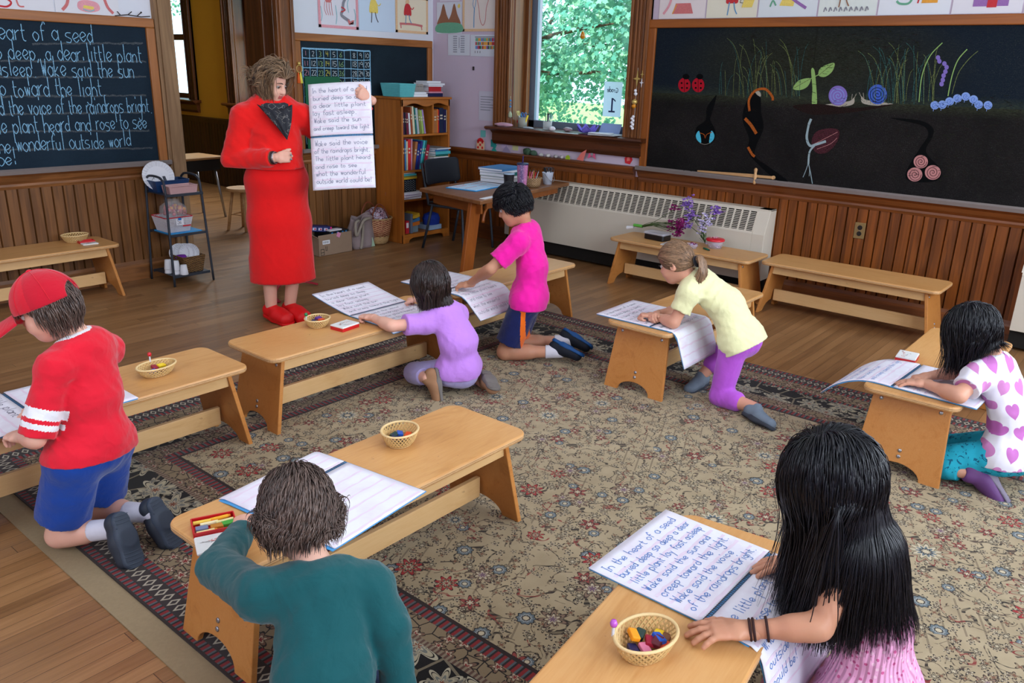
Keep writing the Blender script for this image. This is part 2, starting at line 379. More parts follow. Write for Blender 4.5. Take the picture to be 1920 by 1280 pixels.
def rug_mat(W, H):
    """oriental rug: object coordinates run from the rug's corner, x to W and y to H"""
    g = Graph('oriental_rug_pile', .95, .1); x, y, z = g.sep(); co = g.coord()
    dx = x.min(W - x); dy = y.min(H - y); d = dx.min(dy); horiz = dy.lt(dx); t = x * horiz + y * (1.0 - horiz)
    wob = g.noise(co, 60, 2); P = g.comb(x + (wob - .5) * .004, y + (g.noise(co, 55, 2) - .5) * .004, 0.0)
    ink, cream, beige, red, slate, rust, navy = (lin(c) for c in ((26, 20, 20), (176, 164, 140), (138, 120, 92), (124, 34, 34), (94, 106, 112), (116, 66, 48), (10, 10, 15)))
    def flower(vec, scale, petals, R, ring_cols, lo, hi, rnd=.85, wob2=.3, seed=0.0):
        """mask and colour of rosettes, one per cell whose random value lies in lo..hi"""
        if seed:
            n = g.N.new('ShaderNodeVectorMath'); n.operation = 'ADD'; g.link(vec, n.inputs[0]); n.inputs[1].default_value = (seed, seed * 1.7, 0); vec = n.outputs[0]
        vo = g.voronoi(vec, scale, 'F1', rnd); n = g.N.new('ShaderNodeVectorMath'); n.operation = 'SUBTRACT'
        g.link(vec, n.inputs[0]); g.nt.links.new(vo.outputs['Position'], n.inputs[1]); lx, ly, _ = g.sep(n.outputs[0])
        cr, cg, cb = g.sep(vo.outputs['Color'])
        r = (lx * lx + ly * ly).sqrt(); a = g.math('ARCTAN2', ly, lx) + cg * 6.28
        pr = ((a * petals).cos() * wob2 + (1.0 - wob2)) * (cb * .45 + .62) * R
        q = r / pr; on = cr.between(lo, hi) * q.lt(1.0); cols = ring_cols[0][1]
        for lim, c in ring_cols[1:]: cols = g.mix(q.lt(lim), cols, c)
        return on, cols
    # field ground with lattice of stems
    col = g.mix(g.noise(co, 9, 3), lin((142, 125, 96)), lin((181, 164, 132)))
    nw = g.noise(co, 5.5, 2); wv = g.comb(x + (nw - .5) * .42, y + (g.noise(co, 5.2, 2) - .5) * .42, 0.0)
    for sc, th, c, lo in ((6.5, .034, ink, .49), (12.0, .04, lin((64, 48, 40)), .53), (4.0, .02, red, .55)):
        e = E(g, g.voronoi(wv, sc, 'DISTANCE_TO_EDGE').outputs['Distance']); msk = g.noise(co, 7 + sc, 2).gt(lo)
        zig = ((x + y) * 210.0).sin() * .5 + .5
        col = g.mix(e.lt(th) * msk * (zig * .5 + .5).min(1.0), col, c)
    line = ((x * .42 - y) * 95.0).sin().gt(.94) * g.noise(co, 3.3, 1).gt(.56); col = g.mix(line * .5, col, lin((70, 54, 44)))
    lt, dk = lin((186, 172, 144)), lin((58, 42, 36))
    seq = [(P, 22.0, 5.0, .018, [(1, ink), (.70, lt), (.40, dk)], .0, .75, 1.0, .35, .0), (P, 19.0, 4.0, .019, [(1, dk), (.74, beige), (.4, rust)], .3, .8, 1.0, .4, 3.3), (P, 14.0, 6.0, .027, [(1, ink), (.78, lin((150, 136, 110))), (.5, ink), (.32, lt)], .1, .6, 1.0, .3, 1.9),
           (P, 7.4, 10.0, .033, [(1, ink), (.88, slate), (.62, lin((140, 144, 142))), (.45, ink), (.32, lt)], .0, .42, 1.0, .08, 7.1), (P, 6.2, 6.0, .042, [(1, lin((66, 30, 28))), (.84, lin((136, 60, 54))), (.5, ink), (.34, lt)], .5, .85, .9, .3, 4.7),
           (P, 4.4, 8.0, .058, [(1, ink), (.9, lin((150, 34, 38))), (.62, beige), (.48, ink), (.34, lt), (.2, red)], .1, .42, .8, .26, 5.7), (P, 4.8, 7.0, .058, [(1, dk), (.84, lin((128, 104, 86))), (.6, ink), (.5, lt), (.3, lin((110, 84, 100)))], .45, .85, .8, .3, 9.3),
           (P, 2.9, 11.0, .095, [(1, red), (.92, lin((146, 134, 106))), (.66, dk), (.6, lt), (.40, slate), (.26, ink), (.18, lt)], .35, .72, .6, .2, 2.9)]
    for vec, sc, pt, R, cs, lo, hi, rn, wb, sd in seq:
        on, c = flower(vec, sc, pt, R, cs, lo, hi, rn, wb, sd); col = g.mix(on, col, c)
    B = g.comb(t + (wob - .5) * .003, d, 0.0)
    def guard():
        s = (t * 38.0).fract(); return g.mix(s.lt(.45), g.mix(s.gt(.72), lin((34, 30, 32)), lin((78, 88, 92))), lin((126, 34, 38)))
    def floral(bg, sc, cs, pt):
        on, c = flower(B, sc, pt, .62 / sc, cs, .15, 1.0, .55, .3, 1.3); e = E(g, g.voronoi(B, sc * 1.4, 'DISTANCE_TO_EDGE').outputs['Distance'])
        return g.mix(on, g.mix(e.lt(.04), bg, ink if bg is not navy else lin((120, 110, 90))), c)
    fb = floral(lin((130, 112, 86)), 15.0, [(1, ink), (.8, lin((112, 84, 68))), (.5, cream), (.3, red)], 5.0)
    fn = floral(navy, 6.2, [(1, lin((178, 170, 146))), (.84, navy), (.76, lin((170, 160, 134))), (.5, lin((112, 114, 108))), (.3, cream), (.18, rust)], 7.0)
    on, c = flower(B, 17.0, 4.0, .03, [(1, lin((150, 142, 122))), (.55, lin((96, 96, 92)))], .2, .8, 1.0, .4, 4.4); fn = g.mix(on * fn_guard(g, d), fn, c)
    u = (t * 26.0).fract() - .5; v = (d - .068) / .032; dia = u.abs() * 2.0 + v.abs(); dm = g.mix(dia.between(.45, .8), lin((48, 40, 40)), lin((168, 158, 140)))
    gd = guard(); fine = g.mix((t * 60.0).fract().lt(.5), lin((92, 66, 56)), lin((132, 118, 98)))
    for lo, hi, c in ((-1, .008, lin((44, 34, 32))), (.008, .036, gd), (.036, .1, dm), (.1, .132, gd), (.132, .235, fb), (.235, .262, gd), (.262, .455, fn), (.455, .475, fine), (.475, .545, fb), (.545, .585, gd), (.585, .6, lin((40, 28, 28)))):
        col = g.mix(d.between(lo, hi), col, c)
    fade = g.noise(co, 1.2, 3); col = g.mix(fade * .10, col, lin((120, 112, 100)))
    g.color(col); g.bump(g.noise(co, 700, 2), .5, .004); g.b.inputs['Sheen Weight'].default_value = .08; return g.m
def fn_guard(g, d): return d.between(.27, .45)

M_WHITE = plain('white_paint', (226, 228, 232), .5)
M_STEEL = plain('bright_steel', (170, 172, 176), .3, .5, .9)
M_BLACKMETAL = plain('dark_grey_metal', (52, 58, 68), .45, .4, .3)
M_OAK_EAST = wood('varnished_oak_east', (52, 24, 6), (150, 82, 28), 'z', 1.0, .36, .4, 1.0, .0745, 'y', .16)
M_OAK_NORTH = wood('varnished_oak_north', (70, 42, 18), (136, 90, 48), 'z', 1.0, .42, .4, 1.0, .0745, 'x', .18)
M_TRIM = wood('dark_oak_trim', (58, 26, 8), (140, 78, 34), 'y', 1.0, .34, .45)
M_TRIM_X = wood('oak_trim_along_wall', (76, 42, 18), (164, 108, 60), 'x', 1.0, .38, .45)
M_TRIM_Z = wood('oak_trim_upright', (62, 32, 12), (150, 92, 46), 'z', 1.0, .36, .45)
M_POST = wood('worn_oak_post', (104, 76, 50), (166, 132, 96), 'z', 1.0, .55, .3)
M_DARK_Z = wood('dark_walnut_upright', (40, 20, 8), (98, 54, 24), 'z', 1.0, .34, .45)
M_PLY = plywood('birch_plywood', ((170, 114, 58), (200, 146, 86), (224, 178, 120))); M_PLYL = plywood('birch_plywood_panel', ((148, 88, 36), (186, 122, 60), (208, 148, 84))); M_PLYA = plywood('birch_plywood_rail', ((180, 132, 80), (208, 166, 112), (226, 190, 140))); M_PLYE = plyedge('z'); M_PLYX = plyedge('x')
M_PAPER = paper_mat('white_paper'); M_WASH = paper_mat('paper_with_crayon_bands', (232, 232, 242), (206, 176, 196), .3)
M_PENCIL = plain('pencil_line', (108, 108, 126), .8); M_BLUEPEN = plain('blue_crayon_line', (84, 128, 196), .8)
M_COIL = plain('binding_wire', (70, 70, 78), .4)

# ------------------------------------------------------------------ the room
NY, EX = 6.2, 6.15                   # north wall and east wall
def st(o): o['kind'] = 'structure'; return o
M_FLOOR = floor_mat(); M_WALL = plaster('pale_lavender_plaster', (206, 190, 208)); M_WALLN = plaster('white_plaster_band', (222, 226, 236))
M_YELLOW = plaster('ochre_plaster', (226, 168, 48)); M_CEIL = plaster('ceiling_plaster', (206, 208, 210))
st(MB().bb(-2.3, 6.6, -2.9, 14.2, -.12, 0).build('floor', M_FLOOR))
st(MB().bb(-2.3, 6.6, -2.9, 6.55, 3.6, 3.7).build('ceiling', M_CEIL)); st(MB().bb(-2.3, 6.6, 6.55, 14.2, 3.6, 3.7).build('ceiling', M_CEIL))
b = MB(); b.bb(-2.3, 3.3, NY, NY + .35, 0, 3.6); b.bb(4.3, EX, NY, NY + .35, 0, 3.6); b.bb(3.3, 4.3, NY, NY + .35, 2.75, 3.6); st(b.build('wall_north', M_WALLN))
def east_wall(name, ya, yb, holes, m, x0=EX, x1=EX + .42):
    b = MB(); y = ya
    for h0, h1, z0, z1 in holes:
        b.bb(x0, x1, y, h0, 0, 3.6); b.bb(x0, x1, h0, h1, 0, z0); b.bb(x0, x1, h0, h1, z1, 3.6); y = h1
    b.bb(x0, x1, y, yb, 0, 3.6); return st(b.build(name, m))
WIN1 = (3.86, 5.14, 1.12, 3.1)
east_wall('wall_east', -2.9, NY + .175, [WIN1], M_WALL)
WINA, WINB = (10.95, 12.1, 1.12, 3.0), (8.6, 9.78, 1.12, 3.0)
east_wall('wall_east_far', NY + .175, 14.2, [WINB, WINA], M_YELLOW)
st(MB().bb(-2.3, 6.6, -2.95, -2.85, 0, 3.6).build('wall_south', M_WALL)); st(MB().bb(-2.35, -2.25, -2.9, 14.2, 0, 3.6).build('wall_west', M_WALL))
st(MB().bb(-2.3, 6.6, 14.1, 14.2, 0, 3.6).build('wall_north_far', M_YELLOW))

def beadboard(name, along, a0, a1, z0, z1, at, m, w=.0745, d=.018):
    """upright boards with a V groove between neighbours"""
    b = MB(); a = a0
    while a < a1 - 1e-4:
        e = min(a + w, a1); pr = [(a, 0), (a + .006, d), (e - .006, d), (e, 0)]
        if along == 'x': q = [(p, at - t) for p, t in pr]
        else: q = [(at - t, p) for p, t in pr]
        vs = [(*p, z0) for p in q] + [(*p, z1) for p in q]; fs = [(i, i + 1, i + 5, i + 4) for i in range(3)]
        if along == 'y': fs = [f[::-1] for f in fs]
        b.add(vs, fs); a = e
    return st(b.build(name, m))
beadboard('wall_north_wainscot', 'x', -2.2, 3.22, .12, .82, NY, M_OAK_NORTH); beadboard('wall_north_wainscot', 'x', 4.46, 6.13, .12, .8, NY, M_OAK_NORTH)
beadboard('wall_east_wainscot', 'y', -2.8, 6.18, .12, .8, EX, M_OAK_EAST)
M_DARKW = wood('dark_wainscot', (30, 16, 8), (70, 38, 18), 'z', 1.0, .4, .4, 1.0, .08, 'y')
beadboard('wall_east_far_wainscot', 'y', 6.6, 14.1, 0, .86, EX, M_DARKW)
def moulding(name, along, a0, a1, prof, at, m):
    """prof: (distance from the wall, height) going round"""
    b = MB()
    if along == 'x': b.prism(prof, (a0, at, 0), (0, -1, 0), (0, 0, 1), (a1 - a0, 0, 0))
    else: b.prism(prof, (at, a0, 0), (-1, 0, 0), (0, 0, 1), (0, a1 - a0, 0))
    return st(b.build(name, m))
BASE = [(0, 0), (.03, 0), (.03, .11), (.022, .125), (.018, .15), (0, .15)]
moulding('baseboard_north', 'x', -2.2, 3.22, BASE, NY, M_TRIM_X); moulding('baseboard_north', 'x', 4.46, 6.13, BASE, NY, M_TRIM_X); moulding('baseboard_east', 'y', -2.8, 6.2, BASE, EX, M_TRIM)
RAIL = [(0, .77), (.02, .77), (.028, .79), (.024, .815), (.04, .83), (.055, .85), (.058, .872), (.05, .885), (0, .885)]
moulding('trim_1', 'y', 3.72, 6.2, RAIL, EX, M_TRIM); moulding('trim_2', 'y', 6.6, 14.1, [(0, .84), (.04, .84), (.045, .9), (0, .91)], EX, M_DARKW)
# doorway casing and reveal
b = MB(); b.bb(3.22, 3.36, NY - .045, NY + .4, 0, 2.9); b.bb(3.245, 3.335, NY - .06, NY - .045, 0, 2.9); st(b.build('trim_3', M_POST, bevel=.006))
b = MB(); b.bb(4.28, 4.455, NY - .045, NY, 0, 2.9); b.bb(4.30, 4.325, NY - .062, NY - .045, 0, 2.9); b.bb(4.41, 4.44, NY - .062, NY - .045, 0, 2.9); st(b.build('trim_4', M_TRIM_Z, bevel=.005))
b = MB(); b.bb(4.27, 4.30, NY, NY + .40, 0, 2.75); b.bb(4.25, 4.27, NY + .12, NY + .17, 0, 2.75); st(b.build('trim_5', M_DARK_Z, bevel=.004))

# ------------------------------------------------------------------ windows
M_GLASS = glass_mat('window_glass'); M_ALU = plain('grey_storm_sash', (112, 124, 142), .4, .4, .2); M_SILL = wood('dark_window_stool', (40, 18, 6), (104, 54, 22), 'y', 1.0, .3, .5)
def window(name, y0, y1, z0, z1, m_case, sash_split=True, stool=True):
    w = st(thing(name, None, None, (EX, (y0 + y1) / 2, z0))); L = lambda b, n, m, **k: b.build(n, m, w, **k); zt = 3.25
    b = MB()
    for s, yy in ((-1, y0), (1, y1)):                     # fluted casing either side of the opening
        for a, c, t in ((0, .19, .03), (.005, .03, .05), (.05, .07, .042), (.085, .105, .042), (.12, .14, .042), (.155, .19, .058)):
            b.bb(EX - t, EX + .001, yy + s * a, yy + s * c, z0 - .02, zt)
    b.bb(EX - .04, EX, y0 - .2, y1 + .2, z1, zt + .05); L(b, 'casing', m_case, bevel=.004)
    b = MB()
    for yy, s in ((y0, 1), (y1, -1)): b.bb(EX, EX + .15, yy, yy + s * .012, z0, z1); b.bb(EX + .15, EX + .20, yy, yy + s * .05, z0, z1); b.bb(EX + .20, EX + .24, yy, yy + s * .028, z0, z1)
    b.bb(EX, EX + .24, y0, y1, z1 - .02, z1); L(b, 'reveal', M_TRIM_Z if m_case is not M_DARK_Z else M_DARK_Z, bevel=.003)
    b = MB(); xs = EX + .22
    for a, c, e, f in ((y0, y0 + .06, z0, z1), (y1 - .10, y1, z0, z1), (y0, y1, z0, z0 + .07), (y0, y1, z1 - .05, z1)): b.bb(xs, xs + .035, a, c, e, f)
    if sash_split: b.bb(xs - .01, xs + .03, y0, y1, (z0 + z1) / 2 - .15, (z0 + z1) / 2 - .07)
    L(b, 'sash', M_ALU if name == 'window_1' else M_DARK_Z, bevel=.003)
    MB().bb(xs + .014, xs + .018, y0 + .05, y1 - .05, z0 + .06, z1 - .04).build('pane', M_GLASS, w)
    if stool:
        pr = [(.24, z0 - .03), (-.10, z0 - .03), (-.125, z0 - .015), (-.12, z0 + .0), (-.10, z0 + .006), (.24, z0 + .006)]
        b = MB(); b.prism(pr, (EX, y0 - .24, 0), (1, 0, 0), (0, 0, 1), (0, y1 - y0 + .48, 0)); b.build('stool', M_SILL, w)
        pr = [(0, z0 - .16), (-.03, z0 - .16), (-.05, z0 - .13), (-.052, z0 - .06), (-.085, z0 - .03), (0, z0 - .03)]
        b = MB(); b.prism(pr, (EX, y0 - .20, 0), (1, 0, 0), (0, 0, 1), (0, y1 - y0 + .40, 0)); b.build('apron', M_SILL, w)
    return w
window('window_1', *WIN1, M_TRIM_Z, False); window('window_2', *WINA, M_DARK_Z); window('window_3', *WINB, M_DARK_Z)

# ------------------------------------------------------------------ outdoors
gl = Graph('maple_leaf', .55, .3); _n = gl.noise(gl.coord(), .9, 3); _t = gl.attr('tone')
gl.color(gl.ramp(_t * .7 + _n * .4, [(.1, (.015, .09, .07)), (.5, (.06, .24, .18)), (.95, (.24, .48, .28))]))
_tr = gl.N.new('ShaderNodeBsdfTranslucent'); _tr.inputs[0].default_value = (.25, .58, .42, 1); _mx = gl.N.new('ShaderNodeMixShader'); _mx.inputs[0].default_value = .28
gl.nt.links.new(gl.b.outputs[0], _mx.inputs[1]); gl.nt.links.new(_tr.outputs[0], _mx.inputs[2]); gl.nt.links.new(_mx.outputs[0], gl.N['Material Output'].inputs[0])
M_LEAF = gl.m; M_BARK = wood('bark', (46, 38, 32), (92, 78, 64), 'z', .6, .9, .1)
glawn = Graph('lawn_turf', .9, .1); glawn.color(glawn.mix(glawn.noise(glawn.coord(), 3, 4), (.10, .22, .05), (.30, .45, .16)))
tag(MB().bb(6.7, 60, -30, 60, -.95, -.9).build('lawn', glawn.m), 'sunlit green lawn outside the classroom window', 'lawn', kind='structure')
LEAFP = [(0, -.05), (.12, .1), (.5, .12), (.36, .32), (.55, .62), (.25, .6), (0, 1), (-.25, .6), (-.55, .62), (-.36, .32), (-.5, .12), (-.12, .1)]
def maple(x, y, h, blobs, nleaf, seed, label):
    rng = np.random.default_rng(seed); t = thing('maple_tree', label, 'tree', (x, y, -.9), 0, 'maple trees outside the windows')
    MB().tube([(x, y, -.95), (x + .05, y, .4), (x - .05, y + .1, 1.6), (x, y, h * .6)], [.24, .19, .16, .08], 10).build('trunk', M_BARK, t, smooth=True)
    for (bx, by, bz, br) in blobs[::2]:
        MB().tube(catmull([(x, y, 1.0 + .2 * bz), ((x + bx) / 2, (y + by) / 2, bz * .7 + .5), (bx, by, bz)], 4), [.06, .055, .05, .045, .04, .035, .03, .02, .012], 6).build('branch', M_BARK, t, smooth=True)
    vs, fs, tone = [], [], []; P = np.array(LEAFP) - np.array((0, .4)); wts = np.array([b[3] ** 2 for b in blobs]); wts /= wts.sum()
    for k in range(nleaf):
        bx, by, bz, br = blobs[rng.choice(len(blobs), p=wts)]; d = unit(rng.normal(size=3)); p = np.array((bx, by, bz)) + d * br * rng.uniform(.55, 1.0) ** .5
        nrm = unit(d * .5 + np.array((-.5, 0, .7)) + rng.normal(size=3) * .45); a, c, _ = frame(nrm); g = rng.uniform(0, 6.28); s = rng.uniform(.06, .115)
        u = a * math.cos(g) + c * math.sin(g); v = -a * math.sin(g) + c * math.cos(g)
        i = len(vs); vs += [p + (u * q[0] + v * q[1]) * s for q in P]; fs.append(tuple(range(i, i + len(P)))); tone += [rng.uniform(0, 1)] * len(P)
    me = bpy.data.meshes.new('foliage'); me.from_pydata([tuple(q) for q in vs], [], fs); iv = MW[t.name].inverted(); me.transform(iv)
    me.attributes.new('tone', 'FLOAT', 'POINT').data.foreach_set('value', np.array(tone, dtype=np.float32)); finish('foliage', me, M_LEAF, t); return t
_rg = random.Random(5)
def blobs(cx, cy, cz, sx, sy, sz, n, r0, r1): return [(cx + _rg.uniform(-sx, sx), cy + _rg.uniform(-sy, sy), cz + _rg.uniform(-sz, sz), _rg.uniform(r0, r1)) for _ in range(n)]
maple(12.6, 11.4, 5.5, blobs(11.6, 8.3, 2.9, 1.0, 2.3, 1.3, 26, .5, .95), 15000, 3, 'leafy green maple filling the classroom window view')
maple(15.5, 12.6, 6.0, blobs(15.0, 8.8, 2.3, .8, 3.0, 1.6, 12, .6, 1.0), 6000, 4, 'second maple standing farther out behind the leafy one')
maple(12.5, 25.5, 5.5, blobs(11.8, 21.5, 3.6, 1.0, 2.0, 1.0, 10, .6, 1.0), 4500, 7, 'maple outside the window of the yellow-walled room')

# ------------------------------------------------------------------ chalkboards
M_SLATE_N = board_mat('blue_black_slate', (17, 34, 48), (52, 78, 96), .4); M_SLATE_C = board_mat('blue_slate', (18, 30, 40), (52, 80, 94), .45)
_g = Graph('chalk_rubbed_garden_slate', .75, .15); _x, _y, _z = _g.sep(); _co = _g.coord()
_n1 = _g.noise(_g.comb(_x * 2.0, _y * 5.0, _z * 22.0), 9, 5, .72); _n2 = _g.noise(_co, 2.4, 5, .65, .8); _n3 = _g.noise(_co, 150, 3, .75); _soil = _z.lt(.60)
_halo = (1.0 - (((_y - 1.15) * (_y - 1.15)) / 1.3 + ((_z - .85) * (_z - .85)) / .16)).max(0.0); _turf = (1.0 - ((_z - .60).abs() / .07)).max(0.0)
_sky = _g.mix(_halo, lin((10, 22, 34)), lin((30, 32, 22))); _c = _g.mix(_soil, _sky, _g.mix((_n2 - .35) * 1.6, lin((14, 11, 12)), lin((30, 24, 25))))
_c = _g.mix(((_n1 - .5) * 2.2).max(0.0) * (_halo * .35 + .25), _c, lin((78, 88, 74))); _c = _g.mix(((_n3 - .56) * 5.0).max(0.0).min(1.0) * (_n2 - .3).max(0.0) * 1.1, _c, lin((118, 124, 116))); _g.color(_g.mix(_turf * (_n1 - .3).max(0.0) * 1.2, _c, lin((70, 80, 52)))); M_SLATE_E = _g.m
M_FRAME_X = wood('board_frame_wood', (112, 62, 24), (176, 112, 56), 'x', 1.0, .38, .4); M_FRAME_Z = wood('board_frame_upright', (112, 62, 24), (176, 112, 56), 'z', 1.0, .38, .4)
M_FRAME_Y = wood('board_frame_east', (104, 52, 14), (168, 96, 36), 'y', 1.0, .38, .4); M_FRAME_ZE = wood('board_frame_east_upright', (104, 52, 14), (168, 96, 36), 'z', 1.0, .38, .4)
M_TRAY = plain('dusty_chalk_tray', (122, 112, 108), .7)
M_CHALK = chalk('blue_white_chalk', (150, 206, 240), .45); M_RULE = chalk('grey_chalk_rule', (112, 122, 130), .58)
def board(x, label, a0, a1, z0, z1, axis, mats, ff=.065):
    """axis x: on the north wall, y: on the east wall; a0..a1, z0..z1 is the slate"""
    ms, mf, mz = mats; ns = axis == 'x'
    t = thing('chalkboard', label, 'chalkboard', ((a0 + a1) / 2, NY, z0) if ns else (EX, (a0 + a1) / 2, z0))
    def bb(b, p0, p1, t0, t1, q0, q1): return b.bb(p0, p1, NY - t1, NY - t0, q0, q1) if ns else b.bb(EX - t1, EX - t0, p0, p1, q0, q1)
    bb(MB(), a0 - .01, a1 + .01, 0, .02, z0 - .01, z1 + .01).build('slate', ms, t)
    bb(MB(), a0 - ff, a1 + ff, 0, .04, z1, z1 + ff).build('frame_rail', mf, t, bevel=.006)
    for p in ((a0 - ff, a0), (a1, a1 + ff)): bb(MB(), *p, 0, .04, z0 - .01, z1).build('frame_stile', mz, t, bevel=.006)
    pr = [(0, z0 - .03), (.095, z0 - .03), (.1, z0 - .005), (.088, z0 + .004), (.08, z0 - .008), (.03, z0 - .008), (.02, z0), (0, z0)]
    pl = [(0, z0 - .135), (.022, z0 - .135), (.03, z0 - .115), (.026, z0 - .10), (.045, z0 - .08), (.06, z0 - .05), (.09, z0 - .03), (0, z0 - .03)]
    for nm, q, m in (('chalk_tray', pr, M_TRAY), ('tray_moulding', pl, M_TRIM_X if ns else M_TRIM)):
        b = MB(); b.prism(q, (a0 - ff, NY, 0) if ns else (EX, a0 - ff, 0), (0, -1, 0) if ns else (-1, 0, 0), (0, 0, 1), (a1 - a0 + 2 * ff, 0, 0) if ns else (0, a1 - a0 + 2 * ff, 0)); b.build(nm, m, t)
    return t
XN = (1, 0, 0); ZN = (0, 0, 1)
poem = board('x', 'framed chalkboard carrying the hand-written seed poem in pale blue chalk', -.3, 3.15, .905, 1.862, 'x', (M_SLATE_N, M_FRAME_X, M_FRAME_Z))
rng = random.Random(2); yb = NY - .0205; b = MB(); r = MB()
for (x0, yb0, x1, yb1, s, h) in ((-110, 80, 178, 80, 'In the heart of a seed', 20), (-180, 113, 268, 118, 'buried deep so deep, a dear little plant', 19), (-110, 142, 254, 146, 'lay fast asleep. Wake said the sun', 19),
        (-105, 181, 200, 180, 'and creep toward the light.', 19), (-80, 212, 286, 210, 'Wake said the voice of the raindrops bright.', 17), (-82, 243, 278, 241, 'The little plant heard and rose to see', 17),
        (-68, 278, 248, 274, 'what the wonderful outside world', 17), (-88, 309, 35, 308, 'could be!', 17)):
    A, B = PY(x0, yb0, yb), PY(x1, yb1, yb); h = (PY(x1, yb1 - h, yb)[2] - B[2]) * .88; write(b, s, (A[0], yb, B[2]), XN, ZN, (0, -1, 0), h, .0048, 0, rng, 1.5, B[0] - A[0])
for (x0, y0, x1, y1) in ((60, 84, 268, 83), (0, 116, 274, 118), (0, 147, 274, 146), (0, 183, 274, 181), (0, 216, 272, 213), (0, 249, 280, 247), (0, 283, 286, 280)):
    A, B = PY(x0, y0 - 2, yb), PY(x1, y1 - 2, yb); n = 40
    r.strip([(A[0] + (B[0] - A[0]) * i / n, yb - .0003, A[2] + (B[2] - A[2]) * i / n + rng.uniform(-.004, .004)) for i in range(n + 1)], [.012 + rng.uniform(-.004, .004) for _ in range(n + 1)], (0, -1, 0))
r.build('chalk_rule', M_RULE, poem); b.build('chalk_writing', M_CHALK, poem)

chart = board('x', 'smaller framed chalkboard with a hundred chart of chalk numerals', 4.51, 6.04, .92, 1.83, 'x', (M_SLATE_C, M_FRAME_X, M_FRAME_Z))
cx0, cx1, cz0, cz1 = 4.535, 5.30, .965, 1.772; b = MB(); g = MB(); cw = (cx1 - cx0) / 10; ch = (cz1 - cz0) / 10
for i in range(11):
    w = .011 if i in (0, 10) else .005
    g.strip([(cx0 + cw * i + rng.uniform(-.003, .003), yb, cz0 + ch * j) for j in range(11)], w, (0, -1, 0)); g.strip([(cx0 + cw * j, yb - .0002, cz0 + ch * i + rng.uniform(-.003, .003)) for j in range(11)], w + .002, (0, -1, 0))
NC = [chalk('chalk_' + n, c, .4) for n, c in (('rose', (206, 150, 170)), ('white', (200, 210, 214)), ('green', (150, 190, 130)), ('yellow', (206, 200, 96)))]
for k in range(1, 101):
    i, j = (k - 1) % 10, (k - 1) // 10
    if i == 6: continue
    s = str(k); h = .021; wdt = cw * (.42 if len(s) == 1 else .74); write(b, s, (cx0 + cw * i + (cw - wdt) / 2 + .004, yb, cz1 - ch * (j + 1) + .018), XN, ZN, (0, -1, 0), h, .0042, [0, 1, 2, 3, 1, 2, 1, 1, 1, 1][i], rng, 1.2, wdt)
g.build('chalk_grid', M_CHALK, chart); b.build('chalk_numeral', NC, chart)

garden = board('y', 'long framed chalkboard with a garden and burrows drawn in coloured chalk', -1.2, 3.61, .90, 2.0, 'y', (M_SLATE_E, M_FRAME_Y, M_FRAME_ZE))
XB = EX - .0206
def bp(x, y): return PX(1200 + x * .375, y * .375, XB)       # a point of the drawing
CH = [chalk('chalk_drawing_' + n, c, d) for n, c, d in (('green', (122, 136, 84), .5), ('leaf', (142, 178, 104), .35), ('red', (170, 22, 40), .2), ('violet', (128, 110, 184), .3), ('blue', (66, 96, 190), .3), ('pale_blue', (130, 160, 220), .3),
    ('orange', (176, 92, 36), .45), ('pink', (190, 132, 130), .3), ('seed', (84, 44, 52), .5), ('root', (150, 170, 176), .35), ('ink', (8, 9, 11), .2), ('bluegreen', (62, 108, 104), .5), ('cream', (170, 164, 150), .4), ('turquoise', (80, 190, 220), .3), ('soil', (44, 30, 28), .5), ('haze', (46, 50, 40), .62), ('moss', (52, 60, 36), .6))]
gi = {n: i for i, n in enumerate('green leaf red violet blue pale_blue orange pink seed root ink bluegreen cream turquoise soil haze moss'.split())}
dl = MB(); fl = MB(); NXE = (-1, 0, 0); lay = [0]
def line(pts, w, c, n=5):
    lay[0] += 1; q = [bp(*p) for p in pts]; q = catmull(q, n) if len(q) > 2 else q; off = np.array((-.0004 - lay[0] * 3e-6, 0, 0)); dl.strip([p + off for p in q], w, NXE, gi[c])
def blob(pts, c, closed=True, n=5):
    lay[0] += 1; q = catmull([bp(*p) for p in pts], n, True); off = np.array((-.0002 - lay[0] * 3e-6, 0, 0)); q = [p + off for p in q]; ctr = sum(q) / len(q)
    fl.add(q, [tuple(range(len(q)))], gi[c])
def disc(x, y, rx, ry, c, n=10): blob([(x + rx * math.cos(6.283 * i / n), y + ry * math.sin(6.283 * i / n)) for i in range(n)], c, n=3)
def spiral(x, y, r, turns, w, c):
    n = int(turns * 12); line([(x + r * (1 - i / n) * math.cos(6.283 * i / 12), y + r * (1 - i / n) * math.sin(6.283 * i / 12)) for i in range(n)], w, c, 2)
rg = random.Random(11)
for x0, x1, yb_, hi in ((390, 800, 480, 290), (1130, 1480, 510, 300)):                       # two clumps of tall grass
    for k in range(42):
        x = rg.uniform(x0, x1); h = rg.uniform(.35, 1.0) * hi; s = rg.uniform(-.35, .38) * h; line([(x, yb_ + rg.uniform(-8, 12)), (x + s * .15, yb_ - h * .45), (x + s * .55, yb_ - h * .85), (x + s, yb_ - h)], [.0028] * 15 + [.0015], rg.choice(['green', 'green', 'bluegreen', 'bluegreen']))
line([(1540, 480), (1560, 380), (1590, 300), (1636, 246)], .006, 'leaf'); line([(1560, 470), (1590, 370), (1640, 300), (1690, 255)], .004, 'green'); line([(1395, 510), (1410, 380), (1450, 280), (1512, 214)], .006, 'leaf')
for x, y in ((222, 425), (291, 425)):                                                        # two ladybirds
    disc(x, y, 31, 36, 'red'); disc(x + 8, y - 42, 17, 14, 'ink'); line([(x, y - 30), (x, y + 34)], .004, 'ink'); [disc(x + a, y + c, 5, 5, 'ink') for a, c in ((-14, -10), (14, -8), (-12, 14), (13, 15))]
